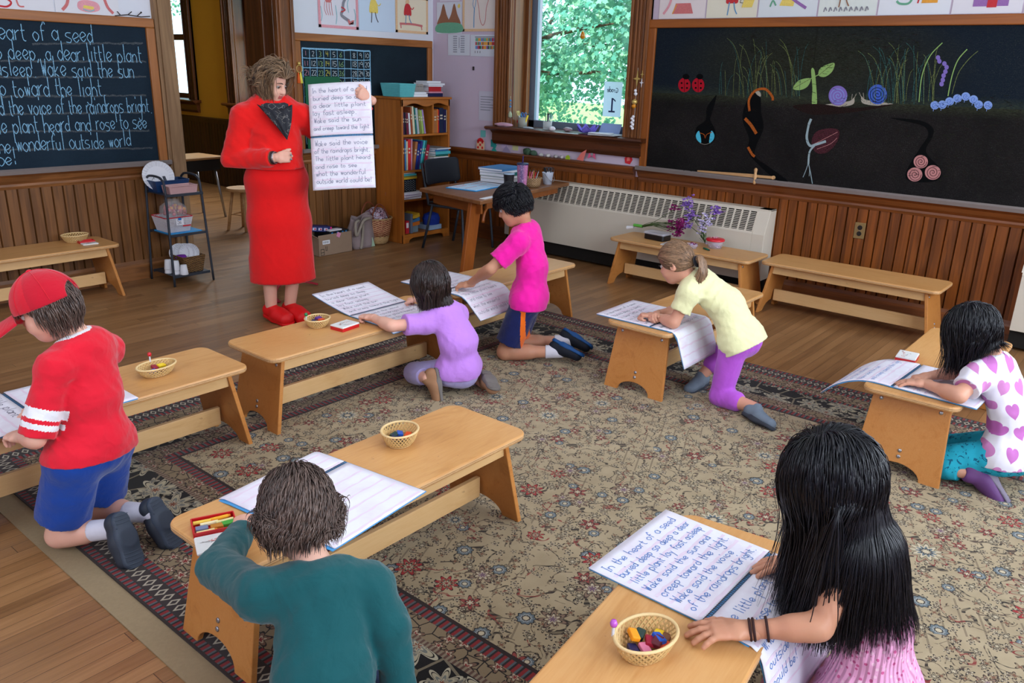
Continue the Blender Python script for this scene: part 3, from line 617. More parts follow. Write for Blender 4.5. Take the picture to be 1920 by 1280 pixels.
blob([(860, 522), (862, 440), (856, 350), (872, 350), (882, 440), (884, 522)], 'leaf'); blob([(765, 442), (795, 402), (852, 392), (838, 432), (800, 450)], 'leaf'); blob([(893, 376), (905, 338), (970, 314), (962, 356), (925, 384)], 'leaf')
line([(770, 440), (850, 395)], .004, 'green'); line([(896, 374), (965, 318)], .004, 'green'); line([(850, 395), (870, 385), (896, 372)], .006, 'leaf')
for sx, x, y, c in ((1, 990, 478, 'violet'), (-1, 1188, 472, 'blue')):                       # two snails
    blob([(x - 78 * sx, y + 48), (x, y + 36), (x + 60 * sx, y + 26), (x + 80 * sx, y + 10), (x + 74 * sx, y + 44), (x, y + 56)], 'cream'); disc(x, y, 47, 50, c); spiral(x, y, 44, 3.2, .004, 'ink' if sx < 0 else 'pale_blue')
    line([(x + 68 * sx, y + 20), (x + 72 * sx, y - 8)], .003, 'cream'); line([(x + 78 * sx, y + 20), (x + 92 * sx, y - 10)], .003, 'cream')
for x, y in ((1474, 526), (1512, 523), (1548, 507), (1587, 492), (1629, 482), (1668, 497), (1693, 523), (1740, 526)):
    disc(x, y, 22, 21, 'pale_blue'); spiral(x, y, 17, 1.6, .0025, 'blue'); line([(x - 6, y + 18), (x - 8, y + 30)], .003, 'pale_blue')
for x, y in ((1490, 288), (1497, 306), (1522, 318), (1533, 336), (1527, 358), (1518, 378), (1514, 400), (1508, 420)): disc(x, y, 11, 12, 'violet')
blob([(765, 528), (900, 520), (1060, 540), (1270, 520), (1100, 556), (900, 574), (820, 562)], 'soil')
for pts in ([(376, 480), (382, 486), (362, 560), (352, 600), (376, 650), (372, 700), (330, 728), (285, 700), (280, 640), (328, 600), (334, 540)], [(560, 470), (600, 470), (606, 560), (618, 640), (585, 720), (575, 780), (640, 830), (740, 905), (690, 905), (600, 830), (540, 760), (545, 690), (515, 610), (520, 540)],
            [(1250, 590), (1400, 602), (1465, 640), (1460, 690), (1430, 760), (1506, 850), (1480, 905), (1350, 905), (1330, 860), (1400, 740), (1440, 680), (1430, 640), (1380, 618)]): blob(pts, 'ink', n=4)
for s in (-1, 1): blob([(326 + s * 20, 712), (326 + s * 40, 700), (326 + s * 46, 675), (326 + s * 30, 655)], 'turquoise')
line([(298, 664), (320, 672), (326, 690), (334, 672), (362, 660)], .005, 'orange'); line([(300, 715), (326, 722), (352, 714)], .003, 'cream')
for pts, w in (([(548, 555), (545, 500), (575, 455), (625, 445), (660, 480), (664, 502)], .018), ([(525, 592), (555, 625), (582, 668)], .024), ([(540, 735), (560, 770), (574, 782)], .02)): line(pts, w, 'orange')
blob([(575, 450), (600, 460), (604, 484), (582, 470)], 'cream')
blob([(858, 712), (880, 660), (940, 642), (994, 652), (985, 710), (935, 762), (880, 762)], 'seed'); line([(870, 720), (930, 690), (988, 660)], .003, 'pink'); line([(885, 745), (950, 720), (985, 690)], .003, 'pink')
for pts, w in (([(856, 594), (842, 630), (834, 690), (850, 728), (880, 722), (930, 706)], .018), ([(872, 728), (848, 760), (842, 820)], .014), ([(842, 815), (828, 855), (815, 886)], .005), ([(842, 815), (852, 860), (862, 918)], .006), ([(845, 830), (848, 850), (846, 880)], .004)): line(pts, w, 'root')
for x, y, r in ((1404, 808, 36), (1374, 872, 38), (1464, 862, 40)): disc(x, y, r, r * .92, 'pink'); spiral(x, y, r * .85, 2.6, .004, 'seed')
line([(888, 142), (866, 340)], .003, 'haze'); line([(850, 560), (780, 915)], .0025, 'haze')
for k in range(1300):                                                                          # loose sideways rubbing of the chalk
    top = k < 700; x, y = (rg.uniform(500, 1400), rg.gauss(250, 85)) if top else (rg.uniform(90, 1900), rg.gauss(520, 30) if k < 900 else rg.uniform(560, 900)); a = rg.uniform(-.9, .9); L_ = rg.uniform(8, 26)
    if y < 145 or y > 930 or x < 80: continue
    line([(x, y), (x + L_ * math.cos(a), y + L_ * math.sin(a) * .6)], rg.uniform(.0012, .003), rg.choice(['haze', 'haze', 'haze', 'soil', 'moss']))
fl.build('chalk_fill', CH, garden); dl.build('chalk_line', CH, garden)

# ------------------------------------------------------------------ benches
ZB = .386                            # bench top
def make_bench(name, label, group, L=1.20, W=.39):
    t = thing(name, label, 'bench', (0, 0, 0), 0, group); h = ZB; th = .024
    def flat(poly, z0, z1, nm, m, bev=.004):
        b = MB(); b.prism(poly, (0, 0, z0), (1, 0, 0), (0, 1, 0), (0, 0, z1 - z0), 0); return b.build(nm, m, t, local=True, bevel=bev)
    flat(rounded(L, W, .05, 6), h - th, h, 'seat', M_PLY, .006)
    b = MB(); b.prism(rounded(L + .001, W + .001, .05, 6), (0, 0, h - th + .006), (1, 0, 0), (0, 1, 0), (0, 0, .012)); b.build('seat_edge', M_PLYE, t, local=True)
    wt, wb = W * .80, W * .93; hh = h - th; arch = [(wb * .27 * math.cos(a), .012 + .058 * math.sin(a)) for a in [math.pi * i / 12 for i in range(13)]]
    for s in (-1, 1):                                            # splayed end panels with an arched foot
        top, bot = L / 2 - .085, L / 2 - .018; rake = (bot - top) / hh
        poly = [(-wb / 2, 0), (-wb * .30, 0)] + [(-p[0], p[1]) for p in arch] + [(wb * .30, 0), (wb / 2, 0), (wt / 2, hh - .004), (-wt / 2, hh - .004)]
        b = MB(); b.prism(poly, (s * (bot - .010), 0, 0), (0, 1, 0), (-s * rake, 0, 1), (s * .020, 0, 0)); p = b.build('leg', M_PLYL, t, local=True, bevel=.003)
        b = MB()
        for yy, zz in ((0.0, .125), (0.0, .098), (-wt / 2 + .035, hh - .035), (wt / 2 - .035, hh - .035)):
            c = V3(s * (bot + .010 - rake * zz), yy, zz); b.lathe([(.0085, 0), (.0085, .002), (.006, .004), (0, .004)], c, 10, axis=(s, 0, rake))
        b.build('bolt', M_STEEL, p, local=True, smooth=True)
    for s in (-1, 1): MB().bb(-L / 2 + .085, L / 2 - .085, s * (wt / 2 - .018) - .009, s * (wt / 2 - .018) + .009, hh - .062, hh - .001).build('apron', M_PLYA, t, local=True, bevel=.002)
    MB().bb(-L / 2 + .06, L / 2 - .06, -.010, .010, .07, .155).build('stretcher', M_PLYA, t, local=True, bevel=.002)
    return t
GB = 'plywood benches around the classroom'
bench = make_bench('bench', 'plywood bench holding the round basket and closed tin nearest the teacher', GB)
place(bench, (2.535, 3.165, 0))
BENCH = [bench]
for x, y, rz, lab in ((2.0, 5.975, 0, 'plywood bench pushed against the wainscot under the chalked poem'), (1.23, 3.17, 0, 'plywood bench where the child in the red cap writes'),
        (3.92, 3.335, 0, 'plywood bench in front of the child in the hot pink shirt'), (4.135, 2.065, 0, 'plywood bench the child in the pale yellow shirt leans on'),
        (5.665, 2.92, math.pi / 2, 'plywood bench before the radiator holding cut flowers'), (5.765, 1.675, math.pi / 2, 'empty plywood bench along the wainscot below the power outlet'),
        (4.12, .715, 0, 'plywood bench the child in the heart print shirt writes on'), (1.545, 1.86, 0, 'plywood bench with an open red crayon tin and the child in teal'),
        (1.452, .702, math.radians(6.5), 'plywood bench with the largest crayon basket, under the long-haired child')):
    BENCH.append(again(bench, (x, y, 0), rz, lab))

# ------------------------------------------------------------------ rug
RX0, RX1, RY0, RY1 = .935, 4.46, -1.3, 3.70
rug = thing('rug', 'patterned oriental rug with beige field and dark floral border under the benches', 'rug', (RX0, RY0, 0))
MB().grid(lambda u, v: (RX0 + (RX1 - RX0) * u, RY0 + (RY1 - RY0) * v, .009), 4, 4).build('pile', rug_mat(RX1 - RX0, RY1 - RY0), rug, solid=.006)
MB().bb(RX0 - .085, RX1 + .02, RY0 - .02, RY1 + .015, .001, .005).build('underlay', plain('tan_felt_underlay', (146, 128, 100), .95, .1, 0, .12, 90), rug)

# ------------------------------------------------------------------ notebooks and paper
M_COVER = plain('sky_blue_card', (78, 160, 218), .6)
def notebook(label, S, pages, w=.41, h=.335, ink=None, lw=.0017, xh=.0125, rngs=1, bands=True, cover=True, cov=-.002):
    """S(a, b): a across the page 0..w, b up from the binding (-h..h) to a point; pages: lines of the upper and the lower page"""
    ink = ink or M_PENCIL; rn = random.Random(rngs); o0 = np.array(S(w / 2, 0)); t = thing('notebook', label, 'notebook', tuple(o0), 0, 'large writing notebooks')
    def nrm(a, b):
        p = np.array(S(a, b)); return unit(np.cross(np.array(S(a + .004, b)) - p, np.array(S(a, b + .004)) - p))
    def sheet(b0, b1, lift, grow=0.0, r=.02):
        m = MB(); P = []
        def fn(u, v):
            a = -grow + (w + 2 * grow) * u; b = b0 + (b1 - b0) * v; return np.array(S(a, b)) + nrm(a, b) * lift
        m.grid(fn, 14, 14); return m
    for nm, b0, b1 in (('page', .006, h), ('page', -h, -.006)): sheet(b0, b1, .0015).build(nm, M_WASH if bands else M_PAPER, t, smooth=True, solid=.002)
    if cover: sheet(-h + .001, h - .001, -.0035, cov).build('cover', M_COVER, t, smooth=True, solid=.0022)
    def mapped(flat, nm, m, lift):
        f = MB(); f.v = [tuple(np.array(S(x, y)) + nrm(x, y) * lift) for x, y, z in flat.v]; f.f, f.m, f.n = flat.f, flat.m, flat.n; return f.build(nm, m, t)
    c = MB()
    for i in range(46):
        a = w * (i + .5) / 46; c.strip([(a, -.006, 0), (a, .006, 0)], .003, (0, 0, 1))
    c.strip([(0, .004, 0), (w, .004, 0)], .0022, (0, 0, 1)); c.strip([(0, -.005, 0), (w, -.005, 0)], .0015, (0, 0, 1)); mapped(c, 'binding_wire', M_COIL, .0035)
    tx = MB(); bd = MB()
    for k, lines in enumerate(pages):
        top = h - .03 if k == 0 else -.03; n = max(len(lines), 5); step = (h - .05) / max(n, 6)
        for i, s in enumerate(lines):
            y = top - step * (i + .6)
            if s: write(tx, s, (.02 + rn.uniform(0, .01), y, 0), (1, 0, 0), (0, 1, 0), (0, 0, 1), xh * rn.uniform(.92, 1.08), lw, 0, rn, 1.7, min(w - .045, len(s) * xh * 1.12))
        for i in range(max(n, 6)):
            y = top - step * (i + 1.12); bd.strip([(.012 + (w - .024) * q / 16, y + rn.uniform(-.002, .002), 0) for q in range(17)], [.008 + rn.uniform(-.003, .004) for _ in range(17)], (0, 0, 1))
    if bands: mapped(bd, 'ruled_crayon_line', plain('pink_crayon_band', (224, 208, 224), .8), .0029)
    mapped(tx, 'handwriting', ink, .0034); return t
L1 = ['In the heart of a seed', 'buried deep so deep,', 'a dear little plant', 'lay fast asleep.', 'Wake said the sun', 'and creep toward the light']
L2 = ['Wake said the voice', 'of the raindrops bright.', 'The little plant heard', 'and rose to see', 'what the wonderful', 'outside world could be!']
def sheet_on(ox, oy, rot, z=ZB + .006, bend=None):
    """a page surface lying on a bench: origin = left end of the binding; bend(x, y, along) lowers or lifts what overhangs"""
    c, s = math.cos(rot), math.sin(rot)
    def S(a, b):
        x, y = ox + a * c - b * s, oy + a * s + b * c; zz = z
        if bend: x, y, zz = bend(x, y, a, b, z)
        return (x, y, zz)
    return S
def droop(b0, sign, r=.05, k=1.0):
    """beyond |b| = b0 the sheet turns down over the bench edge; used through local a, b"""
    def turn(b):
        e = sign * b - b0
        if e <= 0: return b, 0.0
        an = min(e / r, k); yb = b0 + r * math.sin(an); dz = -r * (1 - math.cos(an)); rest = e - r * an
        if rest > 0: yb += rest * math.cos(an); dz -= rest * math.sin(an)
        return sign * yb, dz
    return turn
def nb_sheet(ox, oy, rot, lo=None, up=None, lift=0.0):
    c, s = math.cos(rot), math.sin(rot)
    def S(a, b):
        bb, dz = b, 0.0
        if up and b > 0: bb, dz = up(b)
        elif lo and b < 0: bb, dz = lo(b)
        return (ox + a * c - bb * s, oy + a * s + bb * c, ZB + .007 + dz + lift)
    return S
notebook('open notebook with blue crayon writing beside the brown hair-tie bracelets', nb_sheet(1.57, .667, 0, droop(.115, -1, .04, 1.25)),
    [['In the heart of a seed', 'buried deep so deep a dear', 'little plant lay fast asleep', 'Wake said the sun and', 'creep toward the light.', 'Wake said the voice', 'of the raindrops bright.'], ['The little plant heard', 'and rose to see', 'what the wonderful', 'outside world', 'could be!']], ink=M_BLUEPEN, lw=.0022, xh=.0145, rngs=3)
notebook('open notebook with mostly blank pages under the child in teal', nb_sheet(1.135, 1.90, math.radians(7), None, droop(.12, 1, .06, .9)),
    [['buried deep so', 'lay fast a', '', ''], ['    hear', '', '']], w=.39, rngs=4, cov=.008)
def lift_far(b0, k):
    return lambda b: (b if b < b0 else b0 + (b - b0) * .97, 0.0 if b < b0 else (b - b0) ** 1.3 * k)
notebook('open notebook held at its edges by the child in purple', nb_sheet(2.60, 3.24, 0, droop(.24, -1, .2, .35), lift_far(.0, .22)), [L1, L2], w=.40, rngs=5)
notebook('open notebook sagging off the bench before the hot pink shirt', nb_sheet(3.30, 3.255, math.radians(4), droop(.11, -1, .12, .75), None), [L1, L2], w=.40, rngs=6)
notebook('open notebook folded over the bench edge below the pale yellow shirt', nb_sheet(3.575, 2.005, math.radians(1), droop(.115, -1, .05, 1.22), None), [L1, L2[:2]], w=.39, rngs=7)
notebook('open notebook curling off the bench before the heart print shirt', nb_sheet(3.575, .80, math.radians(-3), None, droop(.06, 1, .30, 1.0)), [['buried deep so deep,', 'a dear little plant', 'lay fast asleep.', 'Wake said the sun', 'and creep toward the light'], ['Wake said the voice', 'of the raindrops', 'The little']], ink=M_BLUEPEN, w=.40, rngs=8)
notebook('open notebook with sideways writing before the child in the red cap', nb_sheet(.985, 3.375, -math.pi / 2, None, None), [['In the heart of a', '', 'seed', ''], ['little plant', 'to see', 'wonderful', 'could be!']], w=.42, xh=.019, lw=.0026, rngs=9)
# the one the teacher shows
_tl, _tr_, _bl = PD(573, 159, 5.05), PD(690, 158, 5.05), PD(592, 357, 5.03); _U = unit(_tr_ - _tl); _V = unit(_tl - _bl); _V = unit(_V - _U * np.dot(_U, _V) * .5); _U = unit(_U - _V * np.dot(_U, _V) * .85); _hh = np.linalg.norm(_tl - _bl) / 2; _ww = np.linalg.norm(_tr_ - _tl)
_mid = (_tl + _bl) / 2
TNB = (_tl, _tr_, _bl, _U, _V, unit(np.cross(_U, _V)))
M_SHOWPENCIL = plain('soft_pencil_line', (146, 148, 168), .8)
notebook('large notebook with the whole poem held up by the teacher', lambda a, b: tuple(_mid + _U * a + _V * b + TNB[5] * .012 * math.sin(a / _ww * 3.0)), [L1, L2], w=_ww, h=_hh, ink=M_SHOWPENCIL, xh=.0155, lw=.0034, rngs=10)

# ------------------------------------------------------------------ small wares: baskets, crayons, tins
M_WEAVE = plain('pale_bamboo', (204, 170, 112), .5, .4, 0, .15, 120); M_RIM = plain('bamboo_rim', (222, 192, 138), .45, .4, 0, .1, 90)
def basket(label, loc, rx=.075, ry=.058, h=.05, rz=0.0, group='woven bamboo crayon baskets'):
    t = thing('wicker_basket', label, 'basket', loc, rz, group); R = lambda z: .62 + .38 * (z / h) ** .6; n = 30; b = MB()
    for d in (-1, 1):
        for i in range(n):
            g0 = 6.283 * i / n; b.tube([((rx + d * .0006) * R(z) * math.cos(g0 + d * z / h * .62), (ry + d * .0006) * R(z) * math.sin(g0 + d * z / h * .62), z + .003) for z in [h * q / 5 for q in range(6)]], .0026, 4)
    b.build('weave', M_WEAVE, t, local=True)
    r = MB(); ring = lambda k, z: [(rx * k * math.cos(6.283 * i / 36), ry * k * math.sin(6.283 * i / 36), z) for i in range(36)]
    r.tube(ring(1.0, h + .002), .0042, 8, closed=True); r.tube(ring(.64, .004), .003, 6, closed=True); r.build('rim', M_RIM, t, local=True, smooth=True)
    MB().lathe([(0, .002), (.63, .002), (.64, .004), (0, .0045)], (0, 0, 0), 28, rx, ry).build('base', M_WEAVE, t, local=True); return t
CRAY = {'orange': (240, 150, 24), 'dark green': (38, 62, 58), 'crimson': (150, 18, 48), 'maroon': (92, 18, 34), 'blue': (28, 84, 186), 'yellow': (238, 204, 40), 'brown': (120, 74, 48), 'red orange': (222, 78, 30), 'navy': (36, 38, 84), 'black': (30, 30, 36), 'pink': (216, 120, 150), 'violet': (94, 50, 130)}
def crayon(color, label, loc, rot, size=(.034, .022, .013), group=None):
    t = MB().box((0, 0, 0), size).build('block_crayon', plain('wax_' + color.replace(' ', '_'), CRAY[color], .4, .4), None, bevel=.003); t.location = loc; t.rotation_euler = rot; return tag(t, label, 'crayon', group)
def fill_basket(where, cx, cy, rz, rows):
    for i, (c, dx, dy, dz, a, tilt) in enumerate(rows):
        x, y = cx + dx * math.cos(rz) - dy * math.sin(rz), cy + dx * math.sin(rz) + dy * math.cos(rz)
        crayon(c, c + ' wax crayon block lying in the ' + where, (x, y, ZB + .012 + dz), (tilt, .1 * ((i % 3) - 1), a), group='crayon blocks in baskets')
basket('woven basket heaped with bright crayon blocks nearest the hair-tie bracelets', (1.392, .722, ZB), .082, .060, .052, -.25)
fill_basket('basket beside the hair-tie bracelets', 1.392, .722, -.25, [('orange', -.012, .026, .026, .9, .35), ('dark green', .012, .03, .014, .3, .1), ('crimson', .012, -.003, .017, .6, .2), ('maroon', .022, -.016, .02, .2, .1), ('blue', .034, -.010, .02, 1.1, .3), ('yellow', .048, .006, .012, .2, 0), ('brown', .052, -.012, .01, .1, .1), ('red orange', .034, -.03, .009, .3, 0), ('navy', -.032, .006, .008, .8, .1), ('pink', -.012, -.012, .012, 1.0, .1), ('black', -.01, .0, .002, .2, 0)])
basket('woven basket of dark crayon blocks on the bench of the child in teal', (1.752, 1.935, ZB), .072, .062, .052, .3)
fill_basket('basket of the child in teal', 1.752, 1.935, .3, [('navy', -.022, .012, .014, .5, .5), ('black', -.004, -.01, .006, .2, 0), ('brown', .006, .012, .006, 1.2, .1), ('red orange', .03, -.014, .01, .5, 0), ('dark green', -.004, .02, .018, .2, .2), ('blue', .02, .012, .016, .9, .2)])
basket('shallow oval basket with blue and yellow crayons beside the red cap', (1.505, 3.165, ZB), .085, .058, .04, .15)
fill_basket('shallow basket beside the red cap', 1.505, 3.165, .15, [('blue', -.03, -.012, .012, .1, 0), ('brown', .01, .012, .008, .5, 0), ('yellow', .03, .01, .016, .2, .2), ('crimson', .0, .014, .016, 1.4, .1), ('maroon', .024, -.016, .005, .4, 0)])
basket('round basket of dark and orange crayons between teacher and girl in purple', (2.385, 3.235, ZB), .068, .06, .042, .4)
fill_basket('basket nearest the teacher', 2.385, 3.235, .4, [('black', -.02, .004, .01, .3, 0), ('navy', .0, .022, .012, .8, .1), ('red orange', .018, -.012, .018, .3, .1), ('maroon', -.004, -.02, .01, .6, 0), ('violet', .034, .014, .02, .2, .2), ('brown', .018, .02, .01, 1.2, 0)])
basket('empty pale basket on the bench under the chalked poem', (2.40, 6.05, ZB), .09, .07, .05, 0)
for lab, loc, c in (('red glass bead pin clipped to the shallow basket beside the red cap', (1.508, 3.222, ZB + .040), (204, 24, 40)), ('green capped pencil stub standing in the basket between teacher and girl', (2.342, 3.268, ZB + .03), (24, 120, 66)), ('violet bead clip on the rim of the basket nearest the bracelets', (1.335, .775, ZB + .052), (190, 90, 200))):
    t = thing('clip', lab, 'clip', loc); MB().lathe([(.0035, 0), (.0035, .022), (.002, .026)], (0, 0, 0), 8).build('shaft', plain('clear_clip', (206, 206, 210), .3), t, local=True, smooth=True); MB().lathe([(0, .024), (.007, .027), (.009, .034), (.006, .042), (0, .043)], (0, 0, 0), 10).build('bead', plain('clip_bead_%d' % c[0], c, .25, .6), t, local=True, smooth=True)
M_TINRED = plain('red_enamel_tin', (196, 24, 30), .35, .5); M_TINWHITE = plain('white_tin_lid', (226, 228, 226), .4, .5); M_DRAWN = plain('printed_line_grey', (120, 116, 118), .6); M_PRINTR = plain('printed_line_red', (206, 84, 74), .6)
def lid_drawing(b, w, d, z, rn):
    for k in range(7):
        x, y = rn.uniform(-w * .35, w * .35), rn.uniform(-d * .3, d * .3); b.strip(catmull([(x + rn.uniform(-.02, .02), y + rn.uniform(-.012, .012), z) for _ in range(4)], 3), .0014, (0, 0, 1), k % 2)
def tin(label, loc, rz, opened=False, w=.115, d=.085):
    t = thing('crayon_tin', label, 'tin', loc, rz, 'crayon tins on the benches'); rn = random.Random(int(loc[0] * 100)); b = MB()
    b.bb(-w / 2, w / 2, -d / 2, d / 2, 0, .003)
    for s in (-1, 1): b.bb(s * w / 2 - .002, s * w / 2 + .002, -d / 2, d / 2, 0, .018); b.bb(-w / 2, w / 2, s * d / 2 - .002, s * d / 2 + .002, 0, .018)
    b.build('tray', M_TINRED, t, local=True, bevel=.0015); lz = .019; oy = 0.0
    if opened: lz, oy = .003, -d - .006
    l = MB(); l.bb(-w / 2 - .002, w / 2 + .002, oy - d / 2 - .002, oy + d / 2 + .002, lz - .003, lz + .006); l.build('lid', M_TINWHITE, t, local=True, bevel=.004)
    p = MB(); lid_drawing(p, w, d, 0, rn); p.v = [(x, y + oy, lz + .0066) for x, y, z in p.v]; p.build('lid_print', [M_DRAWN, M_PRINTR], t, local=True); return t
tn = tin('open red tin of stick crayons beside the child in teal', (1.022, 1.915, ZB), -.42, True)
for i, (dx, dy, a, col, ty) in enumerate(((-.03, .026, .0, (236, 196, 80), 's'), (.018, .030, .1, (236, 170, 40), 's'), (-.012, .010, .05, (240, 226, 180), 's'), (.030, .008, .1, (226, 214, 150), 's'), (-.034, -.012, .0, (120, 130, 160), 'b'), (.006, -.016, .0, (190, 126, 44), 'b'), (-.026, -.032, .05, (238, 214, 150), 's'), (.036, -.010, .1, (70, 160, 60), 'b'))):
    nm = ('yellow', 'amber', 'cream', 'straw', 'slate blue', 'ochre', 'pale paper wrapped', 'green')[i]; c_, s_ = math.cos(-.42), math.sin(-.42)
    if ty == 'b': o = MB().box((0, 0, 0), (.034, .02, .012)).build('block_crayon', plain('tin_wax_%d' % i, col, .5), None, bevel=.002)
    else:
        o = thing('stick_crayon', None, None); MB().lathe([(.0058, -.024), (.0058, .024)], (0, 0, 0), 10, axis=(1, 0, 0), cap=True).build('wrapper', plain('wrapper_%d' % i, col, .7), o, local=True, smooth=False); MB().lathe([(.005, .024), (.0045, .030), (.002, .032), (0, .032)], (0, 0, 0), 10, axis=(1, 0, 0)).build('tip', plain('tip_%d' % i, (232, 140, 30), .4), o, local=True, smooth=True)
    o.location = (1.022 + dx * c_ - dy * s_, 1.915 + dx * s_ + dy * c_, ZB + .010); o.rotation_euler = (0, 0, -.42 + a); tag(o, nm + ' crayon lying in the open red tin beside teal', 'crayon', 'crayons in the open tin')
tin('closed white lidded crayon tin between the round basket and the girl in purple', (2.462, 3.115, ZB), .12)
tin('closed white lidded crayon tin beside the black hair of the heart print child', (4.03, .86, ZB), .1)
tin('red crayon tin with its lid ajar on the bench under the poem', (2.44, 5.97, ZB), -.1, True, .10, .06)

# ------------------------------------------------------------------ wire rack by the doorway
rack = thing('wire_rack', 'narrow black three tier metal rack beside the doorway post', 'rack', (3.12, 5.95, 0)); RXa, RXb, RYa, RYb = 2.975, 3.275, 5.79, 6.12
for s, x in ((-1, RXa), (1, RXb)):
    pts = [(x + s * .012, RYa - .012, 0), (x, RYa + .01, .45), (x - s * .008, RYa + .025, .74), (x - s * .008, RYa + .06, .80), (x - s * .008, RYa + .12, .815), (x - s * .008, RYb - .12, .815), (x - s * .008, RYb - .06, .80), (x - s * .008, RYb - .025, .74), (x, RYb - .01, .45), (x + s * .012, RYb + .012, 0)]
    MB().tube(catmull(pts, 4), .009, 10).build('side_frame', M_BLACKMETAL, rack, smooth=True)
for z in (.075, .39, .69):
    b = MB(); b.bb(RXa, RXb, RYa + .01, RYb - .01, z - .004, z)
    for y in (RYa + .01, RYb - .01): b.bb(RXa, RXb, y - .006, y + .006, z - .016, z + .004)
    b.build('shelf', M_BLACKMETAL, rack, bevel=.002)
def lidless(name, label, cat, c, wx, wy, h, m, t=.003, taper=.86, mesh=False, rim=None, group=None, rz=0):
    """open tray or basket with sloping walls; mesh cuts a grid of holes"""
    o = thing(name, label, cat, c, rz, group); b = MB()
    def wall(p0, p1, q0, q1):
        N = max(3, int(np.linalg.norm(np.subtract(q1, q0)) / .0125)) if mesh else 1; R = max(3, int(h / .0125)) if mesh else 1
        P = lambda u, v: np.array(p0) * (1 - u) * (1 - v) + np.array(p1) * u * (1 - v) + np.array(q0) * (1 - u) * v + np.array(q1) * u * v
        if not mesh: b.add([P(0, 0), P(1, 0), P(1, 1), P(0, 1)], [(0, 1, 2, 3)]); return
        f = .26
        for i in range(N + 1): b.add([P(max(0, (i - f) / N), 0), P(min(1, (i + f) / N), 0), P(min(1, (i + f) / N), 1), P(max(0, (i - f) / N), 1)], [(0, 1, 2, 3)])
        for j in range(R + 1): b.add([P(0, max(0, (j - f) / R)), P(1, max(0, (j - f) / R)), P(1, min(1, (j + f) / R)), P(0, min(1, (j + f) / R))], [(0, 1, 2, 3)])
    B = [(-wx / 2 * taper, -wy / 2 * taper, .002), (wx / 2 * taper, -wy / 2 * taper, .002), (wx / 2 * taper, wy / 2 * taper, .002), (-wx / 2 * taper, wy / 2 * taper, .002)]; T = [(-wx / 2, -wy / 2, h), (wx / 2, -wy / 2, h), (wx / 2, wy / 2, h), (-wx / 2, wy / 2, h)]
    for i in range(4): wall(B[i], B[(i + 1) % 4], T[i], T[(i + 1) % 4])
    b.add(B, [(0, 1, 2, 3)]); b.build('shell', m, o, local=True, solid=t)
    r = MB(); r.tube([(x, y, h) for x, y in rounded(wx + .004, wy + .004, .012, 3)], .004, 6, closed=True); r.build('rim', rim or m, o, local=True, smooth=True); return o
M_NAVY = plain('navy_plastic', (22, 58, 104), .4, .5); M_PINKP = plain('dusty_pink_plastic', (196, 156, 156), .5, .4); M_AQUA = plain('turquoise_plastic', (104, 200, 206), .45, .45); M_WPLAST = plain('white_plastic', (222, 220, 226), .45, .45)
lidless('bin', 'navy plastic bin on top of the black rack', 'bin', (3.115, 6.02, .69), .27, .16, .085, M_NAVY, mesh=False); lidless('tray', 'pale pink plastic tray in front of the navy bin', 'tray', (3.125, 5.86, .69), .225, .115, .058, M_PINKP, taper=.92)
def plate(label, c, axis, r=.115, m=None):
    t = thing('paper_plate', label, 'plate', c, 0, 'paper plates on the rack'); A, B, Wv = frame(axis); vs = []; prof = [(0, .004), (.68, .004), (.76, 0), (1.0, -.012)]
    for k, (q, h) in enumerate(prof):
        for j in range(60): a = 6.283 * j / 60; e = .0025 * (1 if j % 2 else -1) * (q > .7); vs.append(A * (r * q * math.cos(a)) + B * (r * q * math.sin(a)) + Wv * (h * -1 + e))
    b = MB(); b.add(vs, [(i * 60 + j, i * 60 + (j + 1) % 60, (i + 1) * 60 + (j + 1) % 60, (i + 1) * 60 + j) for i in range(3) for j in range(60)]); b.build('dish', M_PAPER, t, local=True, smooth=False, solid=.0015); return t, A, B, Wv
pt, A, B, Wv = plate('white fluted paper plate standing in the navy bin', (3.06, 6.045, .80), (-.25, -.9, .35)); b = MB(); c0 = np.array((0, 0, 0)) - Wv * -.002
N_ = Wv
for p in ([(-.05, -.03), (-.02, .01)], [(-.03, -.02), (-.035, .015)], [(.0, -.03), (.015, -.01)]): b.strip([A * x + B * y + Wv * -.001 for x, y in p], .003, Wv)
b.add([A * x + B * y + Wv * -.001 for x, y in ((.035, -.045), (.06, -.045), (.05, .0), (.03, .0))], [(0, 1, 2, 3)]); b.build('plate_drawing', plain('grey_marker', (70, 74, 84), .8), pt, local=True)
bk = lidless('plastic_basket', 'white mesh basket with red rim and a paper tag on the rack', 'basket', (3.085, 5.945, .398), .215, .22, .115, M_WPLAST, mesh=True, taper=.8, rim=plain('red_rim', (196, 34, 46), .45))
MB().bb(-.03, .03, -.112, -.110, .055, .10).build('tag', M_PAPER, bk, local=True); b = MB(); write(b, 'Ss', (-.02, -.1125, .066), XN, ZN, (0, -1, 0), .016, .003, 0, random.Random(1), 1.2, .034); b.build('tag_lettering', M_PENCIL, bk, local=True)
MB().bb(-.012, .012, -.114, -.112, .092, .118).build('tape', plain('blue_tape', (36, 116, 190), .6), bk, local=True); MB().bb(.02, .085, -.1135, -.112, .042, .052).build('handle_slot', plain('red_rim', (196, 34, 46)), bk, local=True)
MB().bb(2.99, 3.25, 5.82, 6.06, .391, .398).build('folder', plain('bright_blue_folder', (44, 150, 214), .5)); tag(bpy.data.objects['folder'], 'bright blue folder lying under the red rimmed basket', 'folder')
rg = random.Random(8); bag = thing('snack_bag', 'clear bag of orange and pink snacks in the red rimmed basket', 'bag', (3.10, 5.95, .46)); b = MB()
